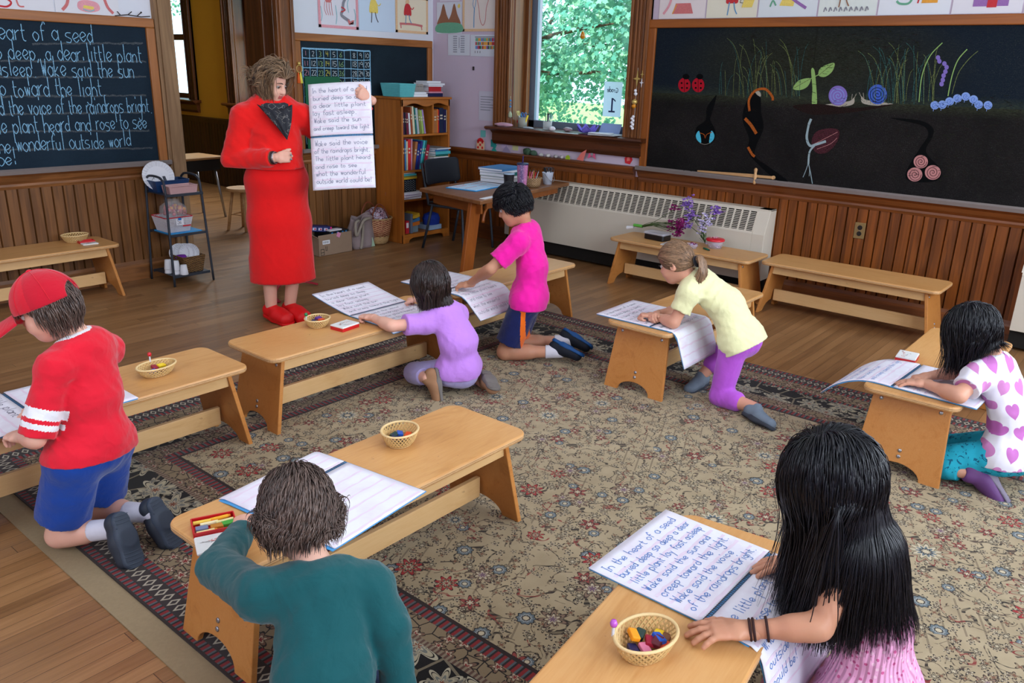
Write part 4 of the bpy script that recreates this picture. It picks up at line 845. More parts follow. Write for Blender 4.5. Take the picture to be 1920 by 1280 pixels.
for k in range(60): 
    p = np.array((max(-.06, min(.06, rg.gauss(0, .035))), max(-.06, min(.06, rg.gauss(0, .04))), .06 + rg.uniform(0, .06))); a = unit((rg.gauss(0, 1), rg.gauss(0, 1), rg.gauss(0, 1))); b.tube([p - a * .012, p, p + a * .012], [.009, .016, .009], 6, k % 3)
b.build('snack', [plain('snack_orange', (226, 150, 60), .6), plain('snack_pink', (206, 96, 100), .6), plain('snack_red', (170, 70, 60), .6)], bag, local=True, smooth=True)['kind'] = 'stuff'
MB().lathe([(.075, .0), (.10, .05), (.095, .10), (.05, .135), (.06, .15)], (0, 0, .02), 18, 1.0, 1.05).build('film', clear_plastic('clear_film', (.9, .92, .95), .22), bag, local=True, smooth=True)
wk = lidless('wicker_basket', 'square brown wicker basket on the lowest tier of the rack', 'basket', (3.165, 5.935, .075), .18, .23, .125, wicker_mat('brown_wicker', (62, 40, 20), (140, 104, 60), 60), t=.006, taper=.82)
for k, (x, y) in enumerate(((-.03, .05), (.0, .055), (.025, .06))): plate(('pale round plate leaning rearmost in the brown wicker basket', 'pale round plate between two others in the brown wicker basket', 'pale round plate leaning frontmost in the brown wicker basket')[k], (3.165 + x, 5.935 + y - .03 * k, .205), (-.5, -.75, .3), .075)
for k, (x, y, hz) in enumerate(((3.005, 5.93, 2), (3.03, 5.86, 2), (3.065, 5.81, 1))):
    cp = thing('paper_cup', ('white paper cup stack farthest back on the low rack tier', 'white paper cup stack in the middle of the low rack tier', 'single white paper cup at the rack front corner')[k], 'cup', (x, y, .076), 0, 'paper cups on the rack'); b = MB()
    for q in range(hz): b.lathe([(.030, q * .03), (.031, q * .03 + .004), (.022, q * .03 + .075), (0, q * .03 + .075)], (0, 0, 0), 20)
    b.build('cup_wall', M_PAPER, cp, local=True, smooth=True, solid=.001)
o = MB().lathe([(0, 0), (.03, .002), (.038, .02), (.03, .035), (0, .04)], (3.115, 5.93, .165), 14, 1.2, .9).build('pompom', plain('violet_felt', (112, 34, 150), .9)); tag(o, 'violet felt ball on top of the brown wicker basket', 'ball')

# ------------------------------------------------------------------ bookcase and its books
M_PINE = wood('orange_pine', (128, 68, 18), (192, 116, 44), 'z', .8, .4, .4); M_PINEX = wood('orange_pine_shelf', (128, 68, 18), (192, 116, 44), 'x', .8, .4, .4)
BX0, BX1, BY0, BY1, BZ = 5.32, 5.965, 5.78, 6.16, 1.375
case = thing('bookcase', 'orange pine bookcase with scalloped top stuffed with books in the corner', 'bookcase', (5.64, 5.97, 0))
for x0, x1 in ((BX0, BX0 + .022), (BX1 - .022, BX1)): MB().bb(x0, x1, BY0, BY1, 0, BZ - .022).build('side_panel', M_PINE, case, bevel=.003)
MB().bb(BX0 - .014, BX1 + .014, BY0 - .016, BY1, BZ - .022, BZ).build('top', M_PINEX, case, bevel=.006)
SH = (.085, .425, .70, 1.035)
for z in SH: MB().bb(BX0 + .022, BX1 - .022, BY0 + .008, BY1 - .012, z - .02, z).build('shelf', M_PINEX, case, bevel=.003)
MB().bb(BX0 + .02, BX1 - .02, BY1 - .012, BY1, .04, BZ - .022).build('back_panel', M_PINE, case); MB().bb(5.735, 5.752, BY0 + .012, BY1 - .012, SH[3], BZ - .022).build('divider', M_PINE, case)
w_ = BX1 - BX0; sc = [(w_ * i / 40, .022 + .03 * (.5 + .5 * math.cos(4 * math.pi * i / 40)) + .012) for i in range(41)]
b = MB(); b.prism([(0, 0)] + [(0, -sc[0][1])] + [(x, -y) for x, y in sc[1:-1]] + [(w_, -sc[-1][1]), (w_, 0)], (BX0, BY0, BZ - .022), (1, 0, 0), (0, 0, 1), (0, .016, 0)); b.build('valance', M_PINEX, case, bevel=.003)
pl = [(0, .085), (0, 0), (.08, 0), (.09, .03), (.13, .045), (w_ - .13, .045), (w_ - .09, .03), (w_ - .08, 0), (w_, 0), (w_, .085)]
b = MB(); b.prism(pl, (BX0, BY0 + .002, 0), (1, 0, 0), (0, 0, 1), (0, .018, 0)); b.build('plinth', M_PINEX, case, bevel=.003)
BOOKC = {'maroon': (104, 20, 44), 'dark plum': (58, 24, 62), 'white': (214, 216, 220), 'cream': (206, 200, 168), 'olive green': (122, 132, 66), 'teal': (24, 104, 100), 'pale grey': (170, 178, 184), 'lime green': (150, 176, 92), 'lilac': (158, 130, 184), 'rust': (156, 76, 44), 'dark blue': (22, 36, 66), 'black': (24, 26, 32),
         'tan': (164, 104, 62), 'royal blue': (30, 50, 130), 'sky blue': (66, 124, 176), 'red': (178, 34, 40), 'crimson': (150, 26, 52), 'scarlet': (206, 44, 44), 'pink': (206, 140, 160), 'navy': (26, 28, 72), 'turquoise': (70, 170, 180), 'orange': (214, 120, 44), 'yellow': (220, 176, 50), 'indigo': (52, 46, 120), 'burgundy': (84, 18, 28)}
def book(color, where, loc, size, rot=(0, 0, 0), group='books in the corner bookcase', title=True, name='book', cat='book', text=None):
    """size = thickness along x, depth along y, height z; spine faces the room (-y)"""
    w, d, h = size; t = thing(name, text or (color + ' ' + name.replace('_', ' ') + ' ' + where), cat, loc, 0, group); t.rotation_euler = rot; cm = plain('book_' + color.replace(' ', '_'), BOOKC[color], .5)
    b = MB(); b.bb(-w / 2, -w / 2 + .0025, -d / 2, d / 2, 0, h); b.bb(w / 2 - .0025, w / 2, -d / 2, d / 2, 0, h); b.bb(-w / 2, w / 2, -d / 2 - .002, -d / 2 + .001, 0, h); b.build('cover', cm, t, local=True)
    MB().bb(-w / 2 + .0025, w / 2 - .0025, -d / 2 + .001, d / 2 - .004, .004, h - .004).build('page_block', M_PAPER, t, local=True)
    if title:
        q = MB(); rn = random.Random(hash(color) % 97); z = h * .55
        for k in range(2): q.bb(-w * .3, w * .3, -d / 2 - .0026, -d / 2 - .0018, z + k * h * .12, z + k * h * .12 + h * .06)
        q.build('spine_label', plain('spine_cream', (196, 188, 164), .6), t, local=True)
    return t
BY = 5.905
x = BX0 + .03
for c, w, h, lean in (('dark plum', .030, .20, .03), ('black', .012, .20, .03), ('maroon', .028, .195, .06), ('white', .018, .195, .07), ('rust', .02, .25, .05), ('cream', .026, .255, .1), ('teal', .016, .245, .1), ('pale grey', .026, .24, .12), ('olive green', .022, .225, .12), ('lime green', .026, .22, .15), ('lilac', .018, .225, .17)):
    book(c, 'on the top bookcase shelf before the divider', (x + w / 2 + .0, BY, SH[3] + .002), (w, .20, h), (0, -lean, 0)); x += w + .0065
x = 5.762
for c, w, h in (('tan', .042, .215), ('orange', .014, .225), ('red', .012, .22), ('dark blue', .056, .235), ('navy', .038, .22), ('cream', .010, .215)):
    book(c, 'on the top bookcase shelf past the divider', (x + w / 2, BY, SH[3] + .002), (w, .20, h)); x += w + .003
x = BX0 + .028
for c, w, h, lean in (('burgundy', .020, .285, .0), ('sky blue', .016, .285, .0), ('cream', .018, .27, .0), ('scarlet', .034, .285, .0), ('pink', .014, .29, .02), ('tan', .03, .265, .17), ('royal blue', .026, .245, .19), ('indigo', .022, .27, .21), ('turquoise', .024, .275, .23), ('teal', .016, .275, .24), ('crimson', .036, .235, .27)):
    book(c, 'on the second bookcase shelf', (x + w / 2, BY, SH[2] + .004), (w, .21, h), (0, lean, 0)); x += w + .004
rn = random.Random(4)
SHADE = ('white', 'pale grey', 'cream', 'teal', 'sky blue', 'lilac', 'turquoise', 'pink', 'orange', 'black')
def pile(what, label, cx, cy, z, sizes, colors, rng_, group, jit=.02, rz=0.0):
    """a stack: every sheet or book its own object"""
    for k, (c, (w, d, h)) in enumerate(zip(colors, sizes)):
        t = thing(what, label(k, c), 'book' if what == 'book' else 'papers', (cx + rng_.uniform(-jit, jit), cy + rng_.uniform(-jit, jit), z), rz + rng_.uniform(-.09, .09), group)
        b = MB(); b.bb(-w / 2, w / 2, -d / 2, d / 2, 0, .002); b.bb(-w / 2, w / 2, -d / 2, d / 2, h - .002, h); b.build('cover', plain('book_' + c.replace(' ', '_'), BOOKC[c], .5), t, local=True)
        MB().bb(-w / 2 + .003, w / 2 - .003, -d / 2 + .003, d / 2 - .003, .002, h - .002).build('page_block', M_PAPER, t, local=True)
        if c not in ('white', 'pale grey', 'cream', 'lilac'): MB().bb(-w / 2, w / 2, -d / 2 - .0015, -d / 2 + .002, 0, h).build('spine', plain('book_' + c.replace(' ', '_'), BOOKC[c], .5), t, local=True)
        z += h + .0005
    return z
ORD = ('lowest', 'second', 'third', 'fourth', 'fifth', 'sixth', 'seventh', 'eighth', 'topmost')
pile('book', lambda k, c: c + ' covered booklet, ' + ORD[k if k < 8 else 8] + ' from the bottom of the leaning paper stack', 5.835, 5.895, SH[2] + .002, [(.20, .26, h) for h in (.022, .026, .02, .018, .024, .02, .028, .018, .012)], ('black', 'lilac', 'white', 'orange', 'cream', 'teal', 'turquoise', 'sky blue', 'pale grey'), rn, 'booklets stacked on the second bookcase shelf')
book('maroon', '', (5.72, 5.86, SH[1] + .2), (.001, .001, .001)) if False else None
bx = thing('storage_box', 'black patterned storage box on the third bookcase shelf', 'box', (5.43, 5.92, SH[1] + .075)); MB().bb(5.345, 5.52, 5.80, 6.1, SH[1] + .072, SH[1] + .19).build('body', plain('black_card', (18, 22, 30), .6), bx, bevel=.004)
b = MB()
for i in range(9):
    for j in range(5): b.bb(5.352 + i * .018, 5.358 + i * .018, 5.7990, 5.8000, SH[1] + .084 + j * .02 + (i % 2) * .008, SH[1] + .092 + j * .02 + (i % 2) * .008)
b.build('dot_print', plain('pale_dots', (150, 160, 170), .6), bx)
pile('book', lambda k, c: c + ' magazine, ' + ORD[k] + ' in the heap under the black patterned box', 5.45, 5.915, SH[1] + .002, [(.24, .27, h) for h in (.022, .02, .026)], ('pale grey', 'lilac', 'white'), rn, 'magazines under the black box', .012)
pile('book', lambda k, c: c + ' book, ' + ORD[k] + ' of the flat pile on the black patterned box', 5.44, 5.92, SH[1] + .191, [(.18, .22, h) for h in (.018, .014, .016, .018)], ('yellow', 'olive green', 'turquoise', 'white'), rn, 'flat books on the black box', .01)
for c, x, w, d, h, lab in (((188, 40, 52), 5.36, .03, .16, .13, 'slim red carton at the outer end of the lowest bookcase shelf'), ((186, 30, 44), 5.41, .045, .17, .125, 'thick red carton with white label on the lowest bookcase shelf'), ((96, 104, 122), 5.455, .025, .2, .19, 'grey folder standing beside the red cartons'), ((120, 140, 150), 5.52, .09, .15, .085, 'grey green box low in the bookcase')):
    t = thing('carton', lab, 'carton', (x, 5.90, SH[0] + .002), 0, 'cartons on the lowest bookcase shelf'); MB().bb(-w / 2, w / 2, -d / 2, d / 2, 0, h).build('body', plain('carton_%d_%d' % (c[0], c[2]), c, .6), t, local=True, bevel=.002)
    if c[0] > 180: MB().bb(-w * .32, w * .32, -d / 2 - .0008, -d / 2, h * .45, h * .85).build('label', M_PAPER, t, local=True)
for c, z, w, ry, lab in (('orange', .088, .1, -.06, 'orange picture book atop the grey green box'), ('sky blue', .128, .1, -.1, 'sky blue picture book lying above the orange one'), ('yellow', .17, .095, -.3, 'yellow picture book tilted above the sky blue one')):
    book(c, '', (5.575, 5.90, SH[0] + z + .003), (.035, .17, w), (0, ry - 1.5708, 0), title=False, text=lab)
t = MB().lathe([(0, 0), (.09, 0), (.10, .06), (.08, .10), (.03, .12), (0, .125)], (5.78, 5.86, SH[0] + .05), 18, 1, .8).build('bundle', plain('royal_blue_fabric', (20, 52, 150), .8)); tag(t, 'royal blue soft bundle on the lowest bookcase shelf behind the chair', 'bundle')
t = MB().bb(5.69, 5.86, 5.79, 6.0, SH[0] + .002, SH[0] + .05).build('box', plain('pale_blue_card', (150, 176, 206), .6), None, bevel=.003); tag(t, 'pale blue box under the royal blue bundle', 'box')
# on top of the bookcase
lidless('plastic_basket', 'turquoise mesh plastic basket on top of the pine bookcase', 'basket', (5.42, 5.93, BZ + .001), .20, .27, .115, M_AQUA, mesh=True, taper=.86)
t = thing('egg_carton', 'grey pulp egg carton on the pine bookcase beside the turquoise basket', 'carton', (5.635, 5.92, BZ + .046)); b = MB(); b.bb(-.075, .075, -.05, .13, 0, .012)
for i in range(4):
    for j in range(2): b.lathe([(.018, .0), (.024, .008), (.022, .035), (.012, .05), (0, .052)], (-.055 + i * .037, -.022 + j * .06, .006), 10); b.lathe([(.026, .05), (.024, .058), (.012, .07), (0, .071)], (-.055 + i * .037, -.022 + j * .06, .0), 10)
b.build('pulp', plain('grey_pulp', (150, 144, 140), .95, .1), t, local=True, smooth=False)
rn = random.Random(6); pile('book', lambda k, c: c + ' book lying flat ' + ('under', 'just under')[k] + ' the egg carton', 5.62, 5.94, BZ + .001, [(.19, .22, .024), (.17, .2, .020)], ('white', 'pale grey'), rn, 'books below the egg carton', .004)
z_ = pile('book', lambda k, c: ('navy and yellow banded', 'rose', 'red patterned', 'white edged', 'grey', 'long white')[k] + ' book in the pile at the end of the bookcase top', 5.84, 5.95, BZ + .001, [(.2, .2, .032), (.2, .17, .014), (.17, .16, .045), (.2, .18, .012), (.24, .2, .02), (.19, .16, .018)], ('navy', 'pink', 'red', 'white', 'pale grey', 'white'), rn, 'books piled at the end of the bookcase top', .01)

# ------------------------------------------------------------------ bags and box on the floor
M_CARDB = plain('corrugated_card', (148, 124, 104), .85, .15, 0, .08, 20)
cb = thing('cardboard_box', 'open cardboard box of boxed supplies between teacher and tote bag', 'box', (4.56, 6.0, 0)); b = MB(); X0, X1, Y0, Y1, H = 4.385, 4.765, 5.875, 6.15, .19
b.bb(X0, X1, Y0, Y0 + .005, 0, H); b.bb(X0, X1, Y1 - .005, Y1, 0, H); b.bb(X0, X0 + .005, Y0, Y1, 0, H - .02); b.bb(X1 - .005, X1, Y0, Y1, 0, H); b.bb(X0, X1, Y0, Y1, 0, .005); b.build('body', M_CARDB, cb, bevel=.002)
b = MB(); b.add([(X0, Y0, H - .02), (X0, Y1, H - .02), (X0 - .09, Y1, H + .03), (X0 - .09, Y0 + .01, H + .03)], [(0, 1, 2, 3)]); b.build('flap', M_CARDB, cb, solid=.004)
MB().bb(X0 + .045, X0 + .125, Y0 - .001, Y0, .105, .14).build('label', M_PAPER, cb); b = MB()
for x0, x1, z0, z1 in ((.02, .06, .06, .065), (.02, .06, .03, .035), (.02, .06, .008, .012), (.02, .024, .008, .065), (.056, .06, .008, .065), (.075, .079, .05, .085), (.09, .094, .05, .085), (.075, .094, .045, .049)): b.bb(X0 + x0, X0 + x1, Y0 - .0012, Y0, z0, z1)
for i in range(8): b.bb(X0 + .052 + i * .008, X0 + .055 + i * .008, Y0 - .0014, Y0 - .001, .112, .133)
b.build('printed_mark', plain('black_print', (44, 38, 36), .8), cb)
t = thing('box', 'dark blue printed carton lying across the cardboard box', 'box', (4.47, 6.02, .205), -.25); t.rotation_euler = (0, .12, -.22); MB().bb(-.13, .13, -.05, .05, 0, .05).build('body', plain('dark_blue_print', (26, 34, 92), .45), t, local=True, bevel=.002); b = MB(); b2 = MB()
for i in range(4): b.bb(-.11 + i * .055, -.075 + i * .055, -.0515, -.05, .012, .036); b2.bb(-.095 + i * .055, -.080 + i * .055, -.0522, -.0515, .016, .03)
b.build('print_panel', plain('print_white', (190, 196, 220), .5), t, local=True); b2.build('print_spot', plain('print_red', (200, 40, 54), .5), t, local=True); MB().bb(.115, .131, -.051, .051, .001, .049).build('end_print', plain('print_magenta', (206, 40, 120), .5), t, local=True)
t = thing('box', 'black and blue boxed set standing inside the cardboard box', 'box', (4.64, 6.0, .006)); MB().bb(-.11, .11, -.10, .12, 0, .20).build('body', plain('black_box_print', (20, 22, 28), .5), t, local=True, bevel=.002); MB().bb(-.105, .03, -.101, -.04, .201, .212).build('white_lid', M_WPLAST, t, local=True); b = MB(); [b.bb(x, x + .018, -.1012, -.1, .175, .19) for x in (-.09, -.03, .03, .07)]; b.build('blue_print', plain('print_cyan', (40, 120, 180), .5), t, local=True)
t = MB().bb(-.02, .02, -.001, .001, 0, .042).build('sticky_note', plain('pink_note', (214, 140, 176), .7)); t.location = (4.60, 5.872, .155); t.rotation_euler = (0, .5, 0); tag(t, 'pink sticky note on the front of the cardboard box', 'note')
M_CANVAS = cloth('mauve_grey_canvas', (138, 122, 122), 500, .1); tb = thing('tote_bag', 'grey canvas tote bag slumped between cardboard box and woven basket', 'bag', (4.94, 5.98, 0)); b = MB()
def tote(u, v):
    a = 6.283 * u; z = .30 * v; wx, wy = .125 + .02 * math.sin(v * 5), .075 + .015 * math.cos(v * 4); k = 4.0; c, s = math.cos(a), math.sin(a); q = (abs(c) ** k + abs(s) ** k) ** (-1 / k)
    return (4.93 + wx * c * q + .02 * v + .008 * math.sin(9 * a + 4 * v), 5.98 + wy * s * q - .03 * v * v + .006 * math.sin(7 * a), z + (.02 * math.sin(3 * a) - .03 * (c < -.5)) * v)
b.grid(tote, 48, 10).build('bag_body', M_CANVAS, tb, smooth=True, solid=.004); MB().bb(4.83, 5.05, 5.91, 6.05, .001, .006).build('bag_bottom', M_CANVAS, tb)
for pts in ([(4.86, 5.885, .27), (4.80, 5.86, .25), (4.80, 5.85, .14), (4.86, 5.87, .20), (4.90, 5.86, .27), (4.99, 5.88, .28)], [(4.915, 5.89, .27), (4.905, 5.885, .15), (4.88, 5.88, .03), (4.86, 5.875, .01)]): MB().tube(catmull(pts, 5), .014, 6, 0, side=(1, 0, 0), ratio=1.0).build('strap', plain('grey_webbing', (150, 140, 128), .9, .1), tb, smooth=True)
MB().prism([(0, 0), (.13, 0), (.10, .09)], (4.93, 5.897, .002), (1, 0, 0), (0, 0, 1), (0, -.002, 0)).build('patch', plain('mint_patch', (160, 186, 160), .9), tb)
wb_ = thing('woven_basket', 'round woven market basket with leather handles beside the bookcase', 'basket', (5.17, 5.99, 0), .0); M_BWEAVE = wicker_mat('red_beige_basket_weave', (120, 44, 34), (206, 158, 116), 46.0); M_BSTRAW = wicker_mat('straw_weave', (150, 116, 74), (206, 172, 122), 70)
MB().lathe([(0, .0), (.085, .002), (.105, .02), (.115, .06), (.12, .085)], (0, 0, 0), 32).build('straw_base', M_BSTRAW, wb_, local=True, smooth=True); MB().lathe([(.1195, .083), (.130, .15), (.143, .24), (.146, .25)], (0, 0, 0), 32).build('weave', M_BWEAVE, wb_, local=True, smooth=True, solid=.006)
MB().tube([(.147 * math.cos(6.283 * i / 32), .147 * math.sin(6.283 * i / 32), .252) for i in range(32)], .007, 8, closed=True).build('rim', M_BSTRAW, wb_, local=True, smooth=True)
for y in (-.06, .10): MB().tube(catmull([(-.10, y, .24), (-.10, y, .30), (-.05, y + .01, .37), (.0, y + .015, .385), (.05, y + .01, .35), (.09, y, .27), (.10, y, .23)], 5), .007, 8).build('handle', plain('brown_leather', (128, 66, 42), .5), wb_, local=True, smooth=True)
M_PATT = Graph('blue_patterned_cloth', .85, .2); _co = M_PATT.coord(); M_PATT.color(M_PATT.ramp(M_PATT.noise(_co, 38, 2, .6, 1.5), [(.38, lin((30, 34, 60))), (.5, lin((168, 120, 130))), (.62, lin((190, 200, 220)))])); M_PATT = M_PATT.m
def wad(name, label, cat, c, r, seed, m):
    rn_ = random.Random(seed); ph = [rn_.uniform(0, 6) for _ in range(6)]; b = MB()
    def fn(u, v):
        a, t = 6.283 * u, math.pi * v; k = 1 + .12 * math.sin(3 * a + ph[0]) * math.sin(t) + .09 * math.sin(5 * a + 4 * t + ph[1]) * math.sin(t); return (c[0] + r[0] * k * math.sin(t) * math.cos(a), c[1] + r[1] * k * math.sin(t) * math.sin(a), c[2] + r[2] * k * math.cos(t))
    return tag(b.grid(fn, 32, 16).build(name, m, None, smooth=True), label, cat)
wad('scarf', 'blue and pink patterned scarf stuffed in the market basket', 'scarf', (5.17, 5.99, .265), (.105, .105, .085), 3, M_PATT)
bt = thing('cloth_bag', 'dark patterned cloth bag between market basket and bookcase', 'bag', (5.285, 6.08, 0), 0); MB().bb(5.235, 5.315, 6.03, 6.13, .16, .29).build('bag_top', M_PATT, bt, bevel=.02); MB().bb(5.24, 5.31, 6.035, 6.125, .03, .17).build('bag_body', plain('black_fabric', (28, 28, 34), .8), bt, bevel=.015)
for y in (6.02, 6.08): MB().lathe([(0, 0), (.026, .002), (.03, .02), (.022, .032), (0, .034)], (5.275, y, 0), 14, 1.2, .9).build('pale_toe', plain('pale_rubber', (178, 170, 160), .7), bt, smooth=True)

# ------------------------------------------------------------------ table, chair and what stands on the table
ZT = .70; M_TABLE = wood('brown_table_wood', (96, 58, 30), (150, 100, 62), 'x', 1.0, .36, .45); M_TLEG = wood('orange_brown_table_leg', (118, 58, 16), (166, 92, 34), 'z', 1.0, .4, .4); M_TLEGX = wood('orange_brown_apron', (110, 56, 18), (160, 92, 38), 'y', 1.0, .4, .4)
tb = thing('table', 'wooden table with splayed legs in front of the window radiator', 'table', (5.3, 4.5, 0)); b = MB(); b.prism([(4.55, 4.085), (5.98, 4.30), (6.01, 4.95), (4.68, 4.88)], (0, 0, ZT - .03), (1, 0, 0), (0, 1, 0), (0, 0, .03)); b.build('top', M_TABLE, tb, bevel=.005)
MB().prism([(4.65, 4.17), (4.67, 4.17), (4.78, 4.80), (4.76, 4.80)], (0, 0, ZT - .12), (1, 0, 0), (0, 1, 0), (0, 0, .09)).build('apron', M_TLEGX, tb); MB().prism([(4.70, 4.155), (4.70, 4.175), (5.85, 4.35), (5.85, 4.33)], (0, 0, ZT - .085), (1, 0, 0), (0, 1, 0), (0, 0, .055)).build('apron', M_TLEGX, tb)
for tx, ty, fx, fy in ((4.66, 4.24, 4.58, 4.27), (5.42, 4.30, 5.34, 4.42), (5.86, 4.80, 5.86, 4.84)):
    b = MB(); s = .06; b.add([(tx - s, ty - .018, ZT - .03), (tx + s, ty - .018, ZT - .03), (tx + s, ty + .018, ZT - .03), (tx - s, ty + .018, ZT - .03), (fx - s, fy - .018, 0), (fx + s, fy - .018, 0), (fx + s, fy + .018, 0), (fx - s, fy + .018, 0)], [(3, 2, 1, 0), (4, 5, 6, 7), (0, 1, 5, 4), (1, 2, 6, 5), (2, 3, 7, 6), (3, 0, 4, 7)]); b.build('leg', M_TLEG, tb, bevel=.004)
MB().tube(catmull([(4.72, 4.21, ZT - .20), (4.745, 4.215, ZT - .12), (4.82, 4.225, ZT - .06)], 4), .013, 8).build('brace', M_TLEG, tb, smooth=True)
ch = thing('chair', 'black moulded chair drawn up behind the wooden table', 'chair', (5.60, 5.30, 0), 0.10); M_BPLAST = plain('black_chair_plastic', (28, 32, 40), .5, .4)
def back(u, v): x = -.255 + .51 * u; z = .60 + .23 * v; k = min(1, (1 - abs(2 * u - 1)) * 9); return (x, .235 + .03 * v - .05 * (2 * u - 1) ** 2, .60 + .115 + (z - .715) * (.80 + .2 * k))
MB().grid(back, 20, 8).build('backrest', M_BPLAST, ch, local=True, smooth=True, solid=.014, bevel=.004); MB().grid(lambda u, v: (-.22 + .44 * u, -.22 + .42 * v, .435 + .012 * (2 * u - 1) ** 2 - .015 * max(0, .15 - v) * 6), 14, 14).build('seat', M_BPLAST, ch, local=True, smooth=True, solid=.014)
for s in (-1, 1):
    MB().tube(catmull([(s * .235, -.235, 0), (s * .215, -.20, .40), (s * .215, -.16, .42), (s * .215, .16, .42), (s * .22, .20, .46), (s * .235, .245, .72), (s * .235, .26, .80)], 4), .0125, 10).build('leg', M_BLACKMETAL, ch, local=True, smooth=True); MB().tube([(s * .215, .15, .42), (s * .235, .255, 0)], .0125, 10).build('leg', M_BLACKMETAL, ch, local=True, smooth=True)
def flat_paper(name, label, loc, w, d, rz, m, h=.003, group=None, cat='paper'):
    t = MB().bb(-w / 2, w / 2, -d / 2, d / 2, 0, h).build(name, m); t.location = loc; t.rotation_euler = (0, 0, rz); return tag(t, label, cat, group)
nbk = thing('notebook', 'open blue folder with papers lying on the wooden table', 'folder', (5.10, 4.62, ZT + .001), .14); MB().bb(-.24, .24, -.15, .15, 0, .006).build('cover', plain('bright_blue_folder', (44, 150, 214)), nbk, local=True); b = MB(); b.bb(-.225, -.01, -.14, .14, .006, .010); b.bb(.01, .225, -.14, .14, .006, .010); b.build('page', paper_mat('bluish_paper', (196, 220, 240)), nbk, local=True)
b = MB(); [b.bb(x, x + w, y, y + .006, .0101, .0106) for x, w, y in ((-.2, .16, .1), (-.2, .15, .07), (-.2, .17, -.02), (.03, .17, .08), (.03, .12, .0))]; b.build('printed_line', plain('print_red_line', (196, 70, 70)), nbk, local=True)
def tumbler(label, loc, r, h, m, lid, straw=None, band=None):
    t = thing('tumbler', label, 'tumbler', loc); MB().lathe([(0, 0), (r * .72, 0), (r * .76, .006), (r, h * .93), (r * 1.0, h * .94)], (0, 0, 0), 28).build('cup', m, t, local=True, smooth=True)
    MB().lathe([(r * 1.04, h * .93), (r * 1.06, h * .945), (r * 1.04, h * .985), (r * .85, h), (0, h)], (0, 0, 0), 28).build('lid', lid, t, local=True, smooth=True)
    if straw: MB().tube([(0, 0, h * .9), (.004, .0, h + .055)], .0045, 8).build('straw', straw, t, local=True, smooth=True)
    return t
tumbler('black lidded tumbler standing on the wooden table', (5.115, 4.285, ZT), .045, .15, plain('black_enamel', (20, 22, 28), .3, .5), plain('clear_lid', (150, 176, 200), .15, .6))
gs = Graph('glitter_tumbler', .25, .6); _x, _y, _z = gs.sep(); _f = gs.noise(gs.coord(), 240, 1); gs.color(gs.mix(_f.gt(.6), gs.mix((gs.math('ARCTAN2', _y, _x) * 3.0).sin() * .5 + .5, lin((96, 84, 130)), lin((190, 108, 158))), lin((214, 176, 210))))
tumbler('tall glittery purple tumbler with a straw on the wooden table', (5.25, 4.255, ZT), .047, .225, gs.m, plain('navy_lid', (44, 50, 84), .3), plain('navy_straw', (40, 36, 110), .3))
wk = thing('wicker_basket', 'small seagrass basket of pens on the wooden table', 'basket', (5.49, 4.34, ZT)); MB().lathe([(0, .002), (.062, .002), (.075, .03), (.082, .075), (.084, .08), (.078, .08), (.06, .006), (0, .006)], (0, 0, 0), 30).build('weave', wicker_mat('seagrass', (116, 86, 54), (196, 164, 124), 60), wk, local=True, smooth=True)
def pen(label, loc, d, L, r, rgb, group, cat='pen', tip=(60, 60, 60)):
    d = unit(d); t = thing('pen', label, cat, loc, 0, group); MB().tube([(0, 0, 0), tuple(d * L * .86)], r, 8).build('barrel', plain('pen_%d_%d_%d' % rgb, rgb, .4), t, local=True, smooth=True); MB().tube([tuple(d * L * .86), tuple(d * L * .95), tuple(d * L)], [r, r * .7, r * .2], 8).build('tip', plain('pen_tip_%d_%d_%d' % tip, tip, .4), t, local=True, smooth=True)
for i, (rgb, nm, dx, dy, tx, ty) in enumerate((((206, 60, 80), 'rose pencil', -.03, .01, .35, .2), ((186, 36, 44), 'red marker', -.01, -.02, .45, .1), ((226, 120, 150), 'pink marker', .0, .02, .5, .2), ((150, 150, 160), 'grey pen', .03, .0, .4, -.1), ((196, 150, 96), 'wooden pencil', .04, .02, .3, .2), ((90, 120, 80), 'green pencil', -.04, .03, -.2, .3))): pen(nm + ' poking out of the seagrass basket', (5.49 + dx, 4.34 + dy, ZT + .02), (tx, ty, 1), .13, .0045, rgb, 'pens in the seagrass basket')
pl_ = thing('pail', 'little white pail of scissors on the wooden table end', 'pail', (5.735, 4.36, ZT)); MB().lathe([(0, 0), (.036, 0), (.05, .10), (.053, .103), (.048, .102), (.034, .004), (0, .004)], (0, 0, 0), 28).build('wall', plain('white_enamel', (208, 218, 236), .35, .5), pl_, local=True, smooth=True); MB().tube(catmull([(-.05, -.005, .09), (-.045, -.045, .05), (.0, -.055, .025), (.045, -.04, .05), (.05, -.005, .09)], 5), .0022, 6).build('bail', M_STEEL, pl_, local=True, smooth=True)
def scissors(label, loc, d, rgb, group, s=1.0):
    t = thing('scissors', label, 'scissors', loc, 0, group); d = unit(d); A, B, Wv = frame(d)
    for k in (-1, 1):
        c = Wv * .095 * s + A * k * .016 * s; MB().tube([tuple(c + A * math.cos(q) * .013 * s + Wv * math.sin(q) * .019 * s) for q in [6.283 * i / 14 for i in range(14)]], .004 * s, 6, closed=True).build('handle', plain('scissor_%d_%d' % (rgb[0], rgb[2]), rgb, .4), t, local=True, smooth=True)
        b = MB(); b.strip([tuple(Wv * .08 * s + A * k * .008 * s), (0, 0, 0)], .007 * s, B); b.build('blade', M_STEEL, t, local=True, solid=.0015)
